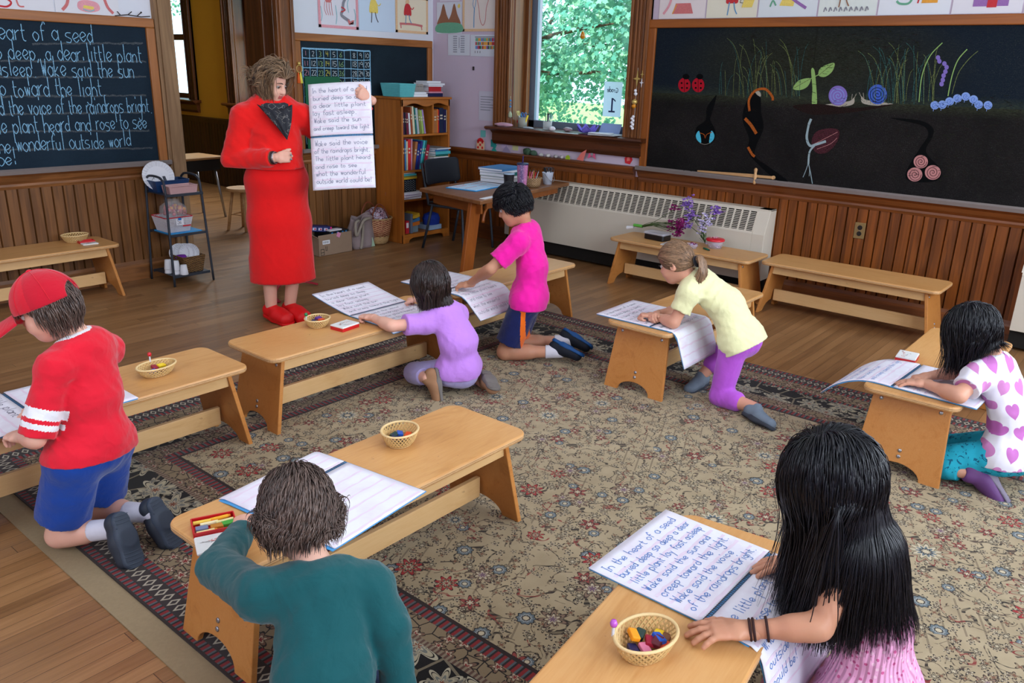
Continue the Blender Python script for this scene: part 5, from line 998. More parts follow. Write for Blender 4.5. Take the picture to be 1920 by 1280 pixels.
for i, (dx, tx) in enumerate(((-.015, -.15), (.01, .12), (.025, .3))): scissors(('dark handled scissors leaning inward in the white pail', 'dark handled scissors upright in the white pail', 'dark handled scissors leaning outward in the white pail')[i], (5.735 + dx, 4.36, ZT + .03), (tx, .1, 1), ((30, 30, 34), (60, 60, 66), (40, 36, 40))[i], 'scissors in the white pail')
rn = random.Random(9); pile('book', lambda k, c: c + ' workbook, ' + ORD[k] + ' in the stack behind the tumblers', 5.46, 4.66, ZT + .001, [(.34, .26, h) for h in (.02, .03, .022, .028, .02, .018)], ('black', 'pale grey', 'cream', 'teal', 'white', 'sky blue'), rn, 'workbooks behind the tumblers', .012, .15)
rn = random.Random(10); pile('book', lambda k, c: c + ' pamphlet, ' + ORD[k] + ' in the low stack beside the white pail', 5.63, 4.50, ZT + .001, [(.11, .15, h) for h in (.014, .014, .016)], ('white', 'pale grey', 'cream'), rn, 'pamphlets beside the white pail', .006)
flat_paper('card', 'white card at the near corner of the wooden table', (4.75, 4.16, ZT + .001), .24, .05, .15, M_PAPER)

# ------------------------------------------------------------------ radiators, outlet
M_RAD = plain('cream_radiator_enamel', (206, 198, 182), .5, .35, 0, .04, 4); M_VOID = plain('radiator_gap_shade', (36, 34, 32), .9, .1)  # near-black colour paints the shade inside and beneath the radiator covers
def radiator(label, y0, y1, zt=.685):
    t = thing('radiator', label, 'radiator', (6.03, (y0 + y1) / 2, .13)); x0 = 5.945; zs = .50
    b = MB(); b.bb(x0, x0 + .004, y0 + .10, y1, .135, zs); b.build('front_panel', M_RAD, t, bevel=.002)
    sl = (x0, zs), (x0 + .075, zt)                       # the sloping grille face
    b = MB(); b.bb(x0 + .07, EX - .022, y0, y1, zt - .012, zt); b.prism([(x0, .135), (x0, zs), (x0 + .075, zt), (EX - .022, zt), (EX - .022, .135)], (0, y0, 0), (1, 0, 0), (0, 0, 1), (0, .10, 0)); b.build('casing', M_RAD, t, bevel=.003)
    b = MB(); g = MB(); U = V3(.075, 0, zt - zs); N = unit((-(zt - zs), 0, .075)); n = int((y1 - y0 - .1) / .062); dy = (y1 - y0 - .1) / n; O = V3(x0, y0 + .1, zs)
    def q(mb, ya, yb, ua, ub, off): mb.add([O + U * ua + V3(0, ya, 0) + N * off, O + U * ua + V3(0, yb, 0) + N * off, O + U * ub + V3(0, yb, 0) + N * off, O + U * ub + V3(0, ya, 0) + N * off], [(0, 1, 2, 3)])
    q(g, 0, y1 - y0 - .1, 0, 1, -.012); q(b, 0, y1 - y0 - .1, 0, .1, 0); q(b, 0, y1 - y0 - .1, .88, 1.0, 0)
    for i in range(n + 1): q(b, i * dy - .007, i * dy + .007, .1, .88, 0)
    for i in range(n):
        for k in range(11): q(b, i * dy + .006, i * dy + dy - .006, .13 + .068 * k, .13 + .068 * k + .026, -.003)
    b.build('grille', M_RAD, t, solid=.003); g.build('grille_shade_sheet', M_VOID, t)
    MB().bb(x0 + .03, EX - .03, y0 + .02, y1, .02, .13).build('gap_shade_box', M_VOID, t); return t  # dark box paints the shaded gap under the cover
radiator('long cream radiator cover with louvred top under the window', 2.42, 5.02); radiator('second cream radiator cover beyond the heart print child', -1.0, .70, .66)
ol = thing('outlet', 'brass duplex power outlet on the wainscot above the empty bench', 'outlet', (EX - .02, 1.785, .607)); MB().bb(-.004, .002, -.038, .038, -.058, .058).build('plate', plain('brass_plate', (158, 138, 92), .35, .5, .7), ol, local=True, bevel=.002)
for z in (-.022, .022):
    s_ = MB().lathe([(0, .003), (.0165, .003), (.0175, 0)], (-.004, 0, z), 18, 1, 1.0, axis=(-1, 0, 0)).build('socket', plain('black_bakelite', (24, 22, 22), .4), ol, local=True, smooth=False)
MB().lathe([(0, .002), (.004, .002), (.004, 0)], (-.004, 0, 0), 10, axis=(-1, 0, 0)).build('screw', M_STEEL, ol, local=True)

# ------------------------------------------------------------------ flowers on the radiator bench
M_STEM = plain('flower_stem', (70, 92, 48), .6); M_PETM = plain('plum_petal', (132, 24, 96), .6); M_PETV = plain('violet_petal', (150, 110, 200), .6); M_PETW = plain('pale_violet_petal', (206, 196, 232), .6); M_LEAFG = plain('green_leaf', (64, 104, 56), .55)
def blossoms(t, pts, m, r, rn_, nm):
    b = MB()
    for p in pts:
        for k in range(5):
            a = 6.283 * k / 5 + rn_.uniform(0, 1); d = unit((math.cos(a), math.sin(a), rn_.uniform(-.3, .7))); s = unit(np.cross(d, (rn_.gauss(0, 1), rn_.gauss(0, 1), 1))); c = np.array(p)
            b.add([c, c + d * r * .6 + s * r * .38, c + d * r, c + d * r * .6 - s * r * .38], [(0, 1, 2, 3)])
    b.build(nm, m, t)
t = thing('food_container', 'black plastic tray with clear lid under the cut flowers', 'container', (5.70, 3.20, ZB), math.pi / 2 - .1); MB().prism(rounded(.19, .12, .02), (0, 0, 0), (1, 0, 0), (0, 1, 0), (0, 0, .045)).build('base', plain('black_plastic', (18, 18, 22), .3, .5), t, local=True, bevel=.006); MB().prism(rounded(.20, .13, .02), (0, 0, .045), (1, 0, 0), (0, 1, 0), (0, 0, .016)).build('lid', clear_plastic('lid_film', (.75, .75, .85), .55), t, local=True, bevel=.004)
rn = random.Random(12); t = thing('flower_bunch', 'bunch of plum coloured cut flowers lying across the black container', 'flowers', (5.72, 3.22, ZB + .07)); b = MB(); heads = []
for k in range(14):
    tip = np.array((5.70 + rn.uniform(-.06, .08), 3.12 - rn.uniform(.0, .13), ZB + .075 + rn.uniform(.0, .09) + (.1 if k == 3 else 0))); b.tube(catmull([(5.74, 3.37 + rn.uniform(-.02, .02), ZB + .075), (5.72, 3.26, ZB + .10 + rn.uniform(0, .03)), tuple(tip)], 4), .0022, 5); heads += [tip + np.array([rn.gauss(0, .014) for _ in range(3)]) for _ in range(7)]
b.build('stem', M_STEM, t, smooth=True); blossoms(t, heads, M_PETM, .024, rn, 'petals'); b = MB(); b.lathe([(.012, 0), (.013, .05), (.012, .09)], (5.745, 3.37, ZB + .076), 10, axis=(.1, 1, -.02)); b.build('wrap', plain('green_tape', (92, 176, 70), .5), t, smooth=True); b = MB(); b.lathe([(.010, .09), (.016, .16)], (5.745, 3.37, ZB + .076), 10, axis=(.1, 1, -.22)); b.build('tissue', M_PAPER, t)
t = thing('flower_sprig', 'tall sprig of violet phlox leaning on the radiator behind the red lid', 'flowers', (5.83, 2.86, ZB)); b = MB(); heads = []; pale = []
for k, (ty, tz, tx) in enumerate(((3.03, .30, 5.82), (2.98, .22, 5.80), (2.80, .25, 5.86), (2.85, .18, 5.80), (2.86, .12, 5.79), (2.98, .14, 5.78))):
    tip = np.array((tx, ty, ZB + tz)); b.tube(catmull([(5.80, 2.83, ZB + .012), (5.82, 2.86 + .02 * (k % 2), ZB + tz * .45), tuple(tip)], 5), .0028, 6); (pale if k in (3, 4) else heads).extend([tip + np.array((rn.gauss(0, .018), rn.gauss(0, .022), rn.gauss(0, .026))) for _ in range(26 if k < 4 else 12)])
b.build('stem', M_STEM, t, smooth=True); blossoms(t, heads, M_PETV, .021, rn, 'petals'); blossoms(t, pale, M_PETW, .020, rn, 'petals'); b = MB()
for k in range(16):
    z = ZB + rn.uniform(.01, .13); c = np.array((5.81 + rn.uniform(-.01, .01), 2.845 + rn.uniform(-.012, .012), z)); d = unit((rn.gauss(0, 1), rn.gauss(0, 1), .4)); s = unit(np.cross(d, (0, 0, 1))); b.add([c, c + d * .025 + s * .007, c + d * .055, c + d * .025 - s * .007], [(0, 1, 2, 3)])
b.build('leaf', M_LEAFG, t)
t = thing('food_container', 'clear tub of petals with a red lid on the flower bench', 'container', (5.745, 2.72, ZB)); MB().lathe([(0, .001), (.052, .001), (.066, .06)], (0, 0, 0), 28).build('tub', clear_plastic('clear_tub', (.85, .8, .9), .4), t, local=True, smooth=True); MB().lathe([(.07, .058), (.072, .068), (.066, .074), (.03, .076), (0, .076)], (0, 0, 0), 28).build('lid', plain('red_lid', (206, 26, 44), .35, .5), t, local=True, smooth=True)
blossoms(t, [np.array((5.745 + rn.gauss(0, .022), 2.72 + rn.gauss(0, .022), ZB + .012 + rn.uniform(0, .035))) for _ in range(60)], M_PETW, .012, rn, 'petals'); blossoms(t, [np.array((5.74 + rn.gauss(0, .012), 2.725 + rn.gauss(0, .012), ZB + .082)) for _ in range(10)], plain('pale_rose_petal', (220, 160, 176)), .012, rn, 'petals')
t = thing('food_container', 'small clear tub of violet petals between the flowers', 'container', (5.60, 2.84, ZB)); MB().lathe([(0, .001), (.036, .001), (.046, .035)], (0, 0, 0), 24).build('tub', bpy.data.materials['clear_tub'], t, local=True, smooth=True); blossoms(t, [np.array((5.60 + rn.gauss(0, .015), 2.84 + rn.gauss(0, .015), ZB + .012 + rn.uniform(0, .02))) for _ in range(24)], M_PETW, .013, rn, 'petals'); blossoms(t, [np.array((5.60 + rn.gauss(0, .015), 2.83 + rn.gauss(0, .015), ZB + .02 + rn.uniform(0, .02))) for _ in range(10)], M_PETM, .013, rn, 'petals')
pen('dark green marker lying before the red lidded tub', (5.64, 2.76, ZB + .008), (-.5, -.8, .02), .09, .007, (20, 104, 76), None, 'marker'); flat_paper('tray', 'flat clear lid lying empty behind the ponytail', (5.60, 3.0, ZB + .001), .13, .16, .1, clear_plastic('flat_lid', (.85, .87, .9), .5), .006, None, 'lid')

# ------------------------------------------------------------------ on the sill and around the window
ZS = 1.127
lo = thing('paper_lotus', 'violet folded paper lotus on the window stool', 'ornament', (6.13, 4.24, ZS)); M_VPAP = paper_mat('violet_paper', (124, 112, 214))
for k in range(7):
    a = -2.6 + k * .85; A = V3(math.cos(a), math.sin(a), 0); B = V3(-A[1], A[0], 0)
    MB().grid(lambda u, v: tuple(A * (.015 + .085 * u ** .8) + B * (.045 * math.sin(min(1, u * 1.02) * math.pi) ** .8 * (2 * v - 1)) + V3(0, 0, .004 + .085 * u ** 1.6 - .02 * (2 * v - 1) ** 2 * u)), 8, 6).build('petal', M_VPAP, lo, local=True, smooth=True, solid=.001)
rn = random.Random(13); z0_ = ZS + .001
for k, (y, c, w, d, a) in enumerate(((4.03, 'white', .24, .15, .1), (4.0, 'pale grey', .26, .16, -.1), (4.05, 'white', .2, .1, .25))): flat_paper('paper', ('lowest pale paper in the loose stack on the window stool', 'middle grey paper in the loose stack on the window stool', 'top white paper sticking out over the window stool edge')[k], (6.085 - .02 * (k == 2), y, z0_ + .007 * k), d, w, a, plain('book_' + c.replace(' ', '_'), BOOKC[c]), .006, 'loose papers on the window stool')
for k, y in enumerate((4.13, 4.02)): t = MB().bb(-.055, .055, -.001, .001, 0, .1).build('card', plain('pale_blue_card_sheet', (150, 176, 226), .6)); t.location = (6.22, y, ZS + .003); t.rotation_euler = (.5, 0, 1.5 + .15 * k); tag(t, ('pale blue card leaning behind the paper lotus', 'pale blue card leaning nearest the grade sign')[k], 'card')
def jar(label, y, r, h, m, nm='jar'):
    t = thing(nm, label, 'jar', (6.17, y, ZS)); MB().lathe([(0, .001), (r, .001), (r * 1.04, h)], (0, 0, 0), 22).build('wall', m, t, local=True, smooth=True, solid=.002); return t
jar('grey pot of scissors and markers on the window stool', 5.02, .042, .095, plain('grey_pot', (150, 150, 140), .6), 'pot'); jar('clear jar of drawing pencils on the window stool', 4.72, .040, .075, clear_plastic('jar_glass', (.8, .85, .85), .4))
scissors('pale handled scissors upright in the grey pot', (6.17, 5.03, ZS + .03), (-.1, .35, 1), (206, 190, 120), 'scissors in the grey pot', 1.1); scissors('blue handled scissors in the grey pot', (6.16, 5.0, ZS + .03), (-.1, -.1, 1), (60, 120, 180), 'scissors in the grey pot', .95)
for i, (rgb, nm, dy, ty) in enumerate((((240, 206, 30), 'yellow marker', -.02, -.4), ((90, 50, 150), 'purple marker', -.005, -.15), ((50, 140, 190), 'blue marker', .01, .05))): pen(nm + ' in the grey pot on the window stool', (6.17, 5.02 + dy, ZS + .01), (0, ty, 1), .135, .008 if i == 0 else .006, rgb, 'markers in the grey pot')
for i in range(7): pen(('slate', 'ash', 'dark grey', 'steel', 'pale grey', 'blue grey', 'white')[i] + ' pencil in the clear jar on the window stool', (6.17 + .012 * math.sin(i), 4.735 - .008 * i, ZS + .008), (.05 * math.cos(i), .12 - .05 * i, 1), .145 + .006 * (i % 3), .0042, [(60, 66, 74), (96, 102, 106), (40, 44, 50), (110, 122, 132), (176, 180, 182), (90, 108, 126), (222, 222, 222)][i], 'pencils in the clear jar')
wad('cloth', 'crumpled pink cloth at the casing end of the window stool', 'cloth', (6.10, 5.19, ZS + .018), (.045, .10, .02), 21, cloth('pink_cotton', (206, 160, 180))); wad('shell', 'white shell lying beside the clear jar', 'shell', (6.085, 4.60, ZS + .02), (.022, .03, .02), 22, M_WPLAST)
wad('ball', 'yellow felt ball behind the pink cloth', 'ball', (6.2, 5.16, ZS + .045), (.022, .022, .022), 23, plain('yellow_felt', (206, 180, 80), .9)); wad('ball', 'red felt ball behind the pink cloth', 'ball', (6.2, 5.09, ZS + .05), (.02, .02, .02), 24, plain('red_felt', (196, 30, 40), .9)); wad('stone', 'pale polished stone on the stool before the pot', 'stone', (6.08, 4.87, ZS + .009), (.02, .06, .01), 25, plain('pale_stone', (176, 190, 200), .4)); wad('bead_heap', 'small heap of shells beside the paper lotus', 'shells', (6.13, 4.46, ZS + .02), (.03, .045, .02), 26, plain('shell_mix', (150, 130, 136), .4, .5, 0, .5, 130))
sg = thing('sign', 'white grade sign facing outdoors taped in the window corner', 'sign', (6.374, 4.155, 1.42)); MB().bb(-.001, .001, -.095, .095, -.15, .15).build('sheet', paper_mat('sign_paper', (206, 222, 244)), sg, local=True); _m = bpy.data.materials['sign_paper']; _N = _m.node_tree.nodes; _t = _N.new('ShaderNodeBsdfTranslucent'); _t.inputs[0].default_value = (.9, .94, 1, 1); _x = _N.new('ShaderNodeMixShader'); _x.inputs[0].default_value = .55; _m.node_tree.links.new(_N['Principled BSDF'].outputs[0], _x.inputs[1]); _m.node_tree.links.new(_t.outputs[0], _x.inputs[2]); _m.node_tree.links.new(_x.outputs[0], _N['Material Output'].inputs[0])
b = MB(); b.bb(-.0025, -.0012, -.008, .008, -.10, .01); b.bb(-.0025, -.0012, -.034, .034, -.112, -.098); b.add([(-.002, .008, .012), (-.002, -.008, .012), (-.002, -.036, -.008), (-.002, -.036, -.022)][::-1], [(0, 1, 2, 3)]); write(b, 'rade', (-.002, -.022, .062), (0, 1, 0), ZN, (-1, 0, 0), .022, .0055, 0, random.Random(3), 1.5, .085)
b.strip(catmull([(-.002, -.030 - .014 * math.cos(a) - .01, .078 + .019 * math.sin(a)) for a in [-2.3 + .5 * i for i in range(0, 10)]][::-1], 3), .0055, (-1, 0, 0)); b.strip([(-.002, -.046, .076), (-.002, -.038, .076), (-.002, -.038, .062)], .005, (-1, 0, 0)); b.build('sign_lettering', plain('sign_ink', (34, 50, 96), .6), sg, local=True)
def hang(name, label, loc, items, m_string=True):
    """ornament: list of (kind, y, z, size, material) below its nail, one mesh per piece"""
    t = thing(name, label, 'ornament', loc); zs = [z for _, _, z, _, _ in items]; MB().tube([(0, 0, .03), (0, 0, min(zs))], .0012, 5).build('thread', plain('white_thread', (210, 206, 196), .8), t, local=True)
    for kd, y, z, s, m in items:
        b = MB()
        if kd == 'star':
            for j, a in enumerate([6.283 * i / 8 for i in range(8)]):
                pass
            P = [(math.cos(6.283 * i / 8 + 1.5708) * s * (1 if i % 4 == 0 else .72 if i % 2 == 0 else .22), math.sin(6.283 * i / 8 + 1.5708) * s * (1.25 if i % 4 == 0 else .8 if i % 2 == 0 else .22)) for i in range(8)]; b.prism([(p, q) for p, q in P], (-.004, y, z), (0, 1, 0), (0, 0, 1), (.004, 0, 0)); b.build('star', m, t, local=True)
        elif kd == 'bead': b.lathe([(0, -s), (s * .8, -s * .5), (s, 0), (s * .8, s * .5), (0, s)], (0, y, z), 12); b.build('bead', m, t, local=True, smooth=True)
        else: b.lathe([(0, 0), (s, .01), (s * .9, s * 2), (s * .3, s * 3), (0, s * 3.1)], (0, y, z), 12); b.build('drop', m, t, local=True, smooth=True)
    return t
M_GOLD = plain('gold_foil', (214, 184, 104), .3, .6, .5); M_PEARL = plain('pearl_bead', (226, 226, 232), .25, .6); M_AMBER = plain('amber_glass', (206, 130, 20), .2, .6)
hang('string_ornament', 'string of gold stars and white beads hanging beside the window', (EX - .065, 3.735, 1.66), [('star', .0, -.055, .055, M_GOLD), ('star', -.045, -.02, .026, M_GOLD), ('star', -.045, -.085, .03, M_PEARL), ('bead', .01, -.15, .014, M_PEARL), ('bead', .005, -.175, .016, M_PEARL), ('bead', .01, -.24, .026, M_GOLD), ('bead', .015, -.275, .020, M_AMBER)] + [('bead', .012 + .012 * (i % 2), -.36 - .016 * i, .014, M_PEARL) for i in range(7)])
hang('string_ornament', 'small blue hook ornament with a pale feather on the window casing', (EX - .035, 5.13, 1.38), [('bead', 0, -.01, .010, plain('blue_glass', (60, 130, 190), .2)), ('bead', 0, -.04, .008, plain('blue_glass', (60, 130, 190))), ('bead', 0, -.065, .011, plain('blue_glass', (60, 130, 190))), ('drop', 0, -.17, .02, plain('pale_feather', (170, 180, 150), .7))])
hang('string_ornament', 'amber bell hanging in the upper part of the window', (EX + .10, 4.43, 2.02), [('drop', 0, -.10, .022, M_AMBER)])
# felt and paper figures along the rail below the window
def shape(name, label, cat, y, z, P, rgb, x=EX - .058, s=1.0, extra=None):
    t = thing(name, label, cat, (x, y, z), 0, 'paper figures along the rail'); b = MB(); b.prism([(-p * s, q * s) for p, q in P], (0, 0, 0), (0, 1, 0), (0, 0, 1), (.003, 0, 0)); b.build('cutout', plain('cut_%d_%d_%d' % rgb, rgb, .8), t, local=True)
    if extra: b = MB(); [b.prism([(-p * s, q * s) for p, q in E_], (-.0012, 0, 0), (0, 1, 0), (0, 0, 1), (.0012, 0, 0)) for E_ in extra[0]]; b.build('pattern', plain('cut_%d_%d_%d' % extra[1], extra[1], .8), t, local=True)
    return t
SQ = [(-.5, 0), (.5, 0), (.5, 1), (-.5, 1)]
shape('wall_card', 'pale turquoise paper square stuck on the plaster left of the stool', 'paper', 5.50, 1.005, SQ, (110, 190, 186), EX - .004, .065); shape('wall_card', 'teal paper rectangle above the rail', 'paper', 5.36, .92, SQ, (40, 150, 146), EX - .004, .07); shape('wall_card', 'pale yellow paper square above the rail', 'paper', 5.08, .91, SQ, (206, 206, 150), EX - .004, .07); shape('wall_card', 'white lilac sketch paper above the rail', 'paper', 5.22, .915, SQ, (206, 190, 220), EX - .004, .07)
ck = [[(-.42 + .28 * i, .1 + .26 * j), (-.20 + .28 * i, .1 + .26 * j), (-.20 + .28 * i, .32 + .26 * j), (-.42 + .28 * i, .32 + .26 * j)] for i in range(3) for j in range(3) if (i + j) % 2 == 0]
shape('paper_basket', 'red and cream woven paper heart basket on the rail', 'ornament', 5.49, .886, [(-.5, 0), (.5, 0), (.5, .75), (.3, 1.05), (0, 1.15), (-.3, 1.05), (-.5, .75)], (226, 190, 150), EX - .05, .10, (ck + [[(-.5, .78), (.5, .78), (.3, 1.05), (0, 1.15), (-.3, 1.05)]], (206, 30, 36)))
shape('paper_fish', 'teal folded paper shape on the rail beside the paper basket', 'ornament', 5.31, .886, [(-.5, 0), (.5, 0), (.2, .4), (.5, .9), (-.1, .6)], (44, 150, 140), EX - .05, .07); shape('paper_boat', 'violet and white folded paper boat on the rail', 'ornament', 5.15, .886, [(-.8, 0), (.8, 0), (.4, .5), (-.1, .9), (-.5, .5)], (150, 140, 170), EX - .05, .07)
for k, (y, rgb, s, nm) in enumerate(((4.91, (64, 92, 70), .065, 'dark green felt mound'), (4.83, (70, 96, 78), .05, 'moss green felt mound'), (4.74, (190, 190, 186), .03, 'grey pebble'), (4.66, (206, 204, 200), .032, 'white pebble'), (4.57, (180, 176, 176), .03, 'taupe pebble'), (4.50, (196, 190, 190), .03, 'rosy pebble'))): wad('stone' if 'peb' in nm else 'felt_mound', nm + ' on the rail under the window', 'stone' if 'peb' in nm else 'felt', (EX - .03, y, .885 + s * .45), (.022, s * .7, s * .5), 30 + k, plain('rail_%d_%d' % (rgb[0], rgb[2]), rgb, .8))
shape('paper_lime', 'lime green paper cap on the rail', 'ornament', 4.42, .886, [(-.5, 0), (.5, 0), (.5, .5), (.1, .8), (-.4, .6)], (160, 186, 40), EX - .05, .05); shape('paper_cone', 'coral paper cone on the rail before the star', 'ornament', 4.28, .886, [(-.5, .1), (.4, 0), (.8, 1.3), (.1, .9)], (226, 120, 110), EX - .05, .08)
shape('paper_star', 'pink and grey paper star above the rail', 'ornament', 4.17, .97, [(math.cos(6.283 * i / 10 + 1.57) * (.5 if i % 2 == 0 else .22), math.sin(6.283 * i / 10 + 1.57) * (.5 if i % 2 == 0 else .22)) for i in range(10)], (214, 90, 130), EX - .03, .15, ([[(-.1, -.2), (.1, -.2), (.08, .5), (-.05, .45)], [(-.1, .1), (-.45, .2), (-.2, -.05)]], (140, 140, 146)))
shape('paper_rose', 'red paper blossom stuck low on the plaster beside the chalkboard', 'ornament', 3.80, .905, [(-.4, .0), (.2, -.1), (.5, .4), (.3, .9), (-.1, 1.0), (-.5, .5)], (206, 40, 52), EX - .006, .08, ([[(-.2, .2), (.2, .3), (.1, .7), (-.2, .6)]], (230, 120, 110)))

# ------------------------------------------------------------------ wooden sword on the chalk tray
sw = thing('toy_sword', 'wooden toy sword lying along the chalk tray of the garden board', 'sword', (6.09, 2.8, .91)); M_PALEW = wood('pale_toy_wood', (170, 126, 80), (214, 172, 122), 'y', 1.2, .5)
P0, P1 = V3(6.085, 3.10, .912), V3(6.072, 2.46, .925); d_ = unit(P1 - P0); nU = unit(np.cross(d_, (1, 0, 0)))
def quadprism(A_, B_, w0, w1, nm): b = MB(); b.add([A_ - nU * w0, A_ + nU * w0, B_ + nU * w1, B_ - nU * w1] + [q + V3(-.014, 0, 0) for q in (A_ - nU * w0, A_ + nU * w0, B_ + nU * w1, B_ - nU * w1)], [(0, 1, 2, 3), (7, 6, 5, 4), (0, 4, 5, 1), (1, 5, 6, 2), (2, 6, 7, 3), (3, 7, 4, 0)]); b.build(nm, M_PALEW, sw, bevel=.003)
G_ = P0 + d_ * .50; quadprism(P0, G_, .006, .014, 'blade'); quadprism(G_, P1, .010, .010, 'grip'); b = MB(); b.lathe([(0, -.008), (.014, -.008), (.014, .008), (0, .008)], P1, 16, axis=(1, 0, 0)); b.build('pommel', M_PALEW, sw)
C_ = G_ + V3(-.014, 0, .0); b = MB(); b.tube([C_ - nU * .062, C_ - nU * .05, C_ - nU * .02, C_, C_ + nU * .02, C_ + nU * .05, C_ + nU * .062], [.006, .014, .010, .016, .010, .014, .006], 10, side=(0, 1, 0)); b.build('crossguard', M_PALEW, sw, smooth=True)

# ------------------------------------------------------------------ red strap on the floor, objects in the next room
t = MB().tube(catmull([(3.25, 4.86, .012), (3.30, 4.99, .02), (3.44, 5.13, .05), (3.58, 5.15, .055), (3.70, 5.12, .03), (3.76, 5.07, .012)], 5), .022, 6, 0, side=(0, 0, 1), ratio=.35).build('strap', plain('red_webbing', (150, 22, 40), .6), None, smooth=True); tag(t, 'red strap trailing on the floor behind the teacher', 'strap')
M_DESKTOP = wood('dark_desk_top', (60, 38, 20), (120, 84, 50), 'x', 1.0, .4); M_DBOX = plain('dark_desk_metal', (28, 26, 26), .5)
def desk(label, x, y, rz, tone):
    t = thing('school_desk', label, 'desk', (x, y, 0), rz, 'school desks in the next room'); MB().bb(-.33, .33, -.23, .23, .64, .665).build('desk_top', tone, t, local=True, bevel=.006); MB().bb(-.28, .28, -.2, .2, .52, .635).build('book_box', M_DBOX, t, local=True)
    for sx in (-1, 1):
        for sy in (-1, 1): MB().tube([(sx * .24, sy * .16, .53), (sx * .30, sy * .20, 0)], .013, 8).build('leg', M_STEEL, t, local=True, smooth=True)
desk('wooden topped school desk just inside the next room', 4.55, 8.35, .1, wood('pale_desk_top', (128, 92, 54), (186, 142, 92), 'x', 1.0, .4)); desk('darker school desk farther back by the yellow wall', 4.9, 10.1, .1, M_DESKTOP); desk('dark school desk hidden low beside the doorway post', 3.75, 7.9, .0, M_DESKTOP)
t = thing('stool', 'small wooden stool standing in the doorway to the yellow room', 'stool', (4.62, 7.42, 0), .3); MB().lathe([(0, .40), (.15, .40), (.155, .415), (.15, .43), (0, .43)], (0, 0, 0), 24).build('seat', M_PALEW, t, local=True, smooth=False)
for k in range(4): a = .785 + 1.5708 * k; MB().tube([(.09 * math.cos(a), .09 * math.sin(a), .41), (.16 * math.cos(a), .16 * math.sin(a), 0)], .015, 8).build('leg', M_PALEW, t, local=True, smooth=True)
MB().tube([(.128 * math.cos(.785 + 1.5708 * k), .128 * math.sin(.785 + 1.5708 * k), .16) for k in range(4)], .008, 6, closed=True).build('rung', M_PALEW, t, local=True)

# ------------------------------------------------------------------ drawings and papers on the walls
def crayon_mat(n, c): return plain('crayon_' + n, c, .85, .1, 0, .22, 160)
CR = dict(red=(196, 60, 66), orange=(226, 160, 70), yellow=(232, 208, 110), green=(110, 170, 140), blue=(90, 150, 196), teal=(110, 190, 196), purple=(150, 110, 170), brown=(150, 104, 80), pink=(226, 160, 170), grey=(140, 140, 150), dark=(70, 60, 64), peach=(226, 190, 150), rose=(206, 120, 120), sky=(200, 220, 240)); CK = list(CR); CM = [crayon_mat(n, CR[n]) for n in CK]
def drawing(label, axis, a0, a1, z0, z1, marks, tint=(232, 230, 232), border=None, px=None):
    """paper on the north (x) or east (y) wall; marks use 0..1 across and up the sheet"""
    n = axis == 'x'; at = (NY if n else EX) - .003; t = thing('drawing', label, 'drawing', ((a0 + a1) / 2, at, z0) if n else (at, (a0 + a1) / 2, z0), 0, 'drawings pinned above the boards')
    N = V3(0, -1, 0) if n else V3(-1, 0, 0); Ls = [0]
    def S(u, v, k=0): Ls[0] += 1; a = a0 + (a1 - a0) * u; p = V3(a, at, z0 + (z1 - z0) * v) if n else V3(at, a1 + (a0 - a1) * u, z0 + (z1 - z0) * v); return p + N * (.0025 + k * .0004)
    b = MB(); (b.bb(a0, a1, at - .0015, at, z0, z1) if n else b.bb(at - .0015, at, a0, a1, z0, z1)); b.build('sheet', paper_mat('sheet_%d_%d_%d' % tint, tint), t)
    f = MB()
    if border:
        for q in ([(0, 0), (1, 0), (1, .07), (0, .07)], [(0, .93), (1, .93), (1, 1), (0, 1)], [(0, 0), (.06, 0), (.06, 1), (0, 1)], [(.94, 0), (1, 0), (1, 1), (.94, 1)]): f.add([S(u, v, 0) for u, v in q], [(0, 1, 2, 3)], CK.index(border))
    for k, m in enumerate(marks):
        c = CK.index(m[1]); P = m[2]
        if m[0] == 'f': q = catmull([S(u, v, k + 1) for u, v in P], 4, True) if len(P) > 4 else [S(u, v, k + 1) for u, v in P]; f.add(q, [tuple(range(len(q)))], c)
        else: f.strip(catmull([S(u, v, k + 1) for u, v in P], 4), m[3] if len(m) > 3 else .006, N, c)
    f.build('crayon_drawing', CM, t); return t
def fig(x, y, s, body, legs, hat=None):
    """a child's drawing of a standing figure"""
    o = [('f', 'peach', [(x - .06 * s, y + .62 * s), (x, y + .72 * s), (x + .06 * s, y + .62 * s), (x, y + .54 * s), (x - .04 * s, y + .56 * s)]), ('f', body, [(x - .07 * s, y + .54 * s), (x + .07 * s, y + .54 * s), (x + .12 * s, y + .26 * s), (x, y + .24 * s), (x - .12 * s, y + .26 * s)]), ('l', legs, [(x - .05 * s, y + .26 * s), (x - .06 * s, y + .1 * s), (x - .07 * s, y)], .008), ('l', legs, [(x + .04 * s, y + .26 * s), (x + .07 * s, y + .12 * s), (x + .12 * s, y + .02 * s)], .008), ('l', body, [(x + .06 * s, y + .5 * s), (x + .14 * s, y + .42 * s), (x + .2 * s, y + .48 * s)], .008)]
    if hat: o.append(('f', hat, [(x - .06 * s, y + .68 * s), (x + .06 * s, y + .68 * s), (x + .05 * s, y + .8 * s), (x - .05 * s, y + .8 * s)]))
    return o
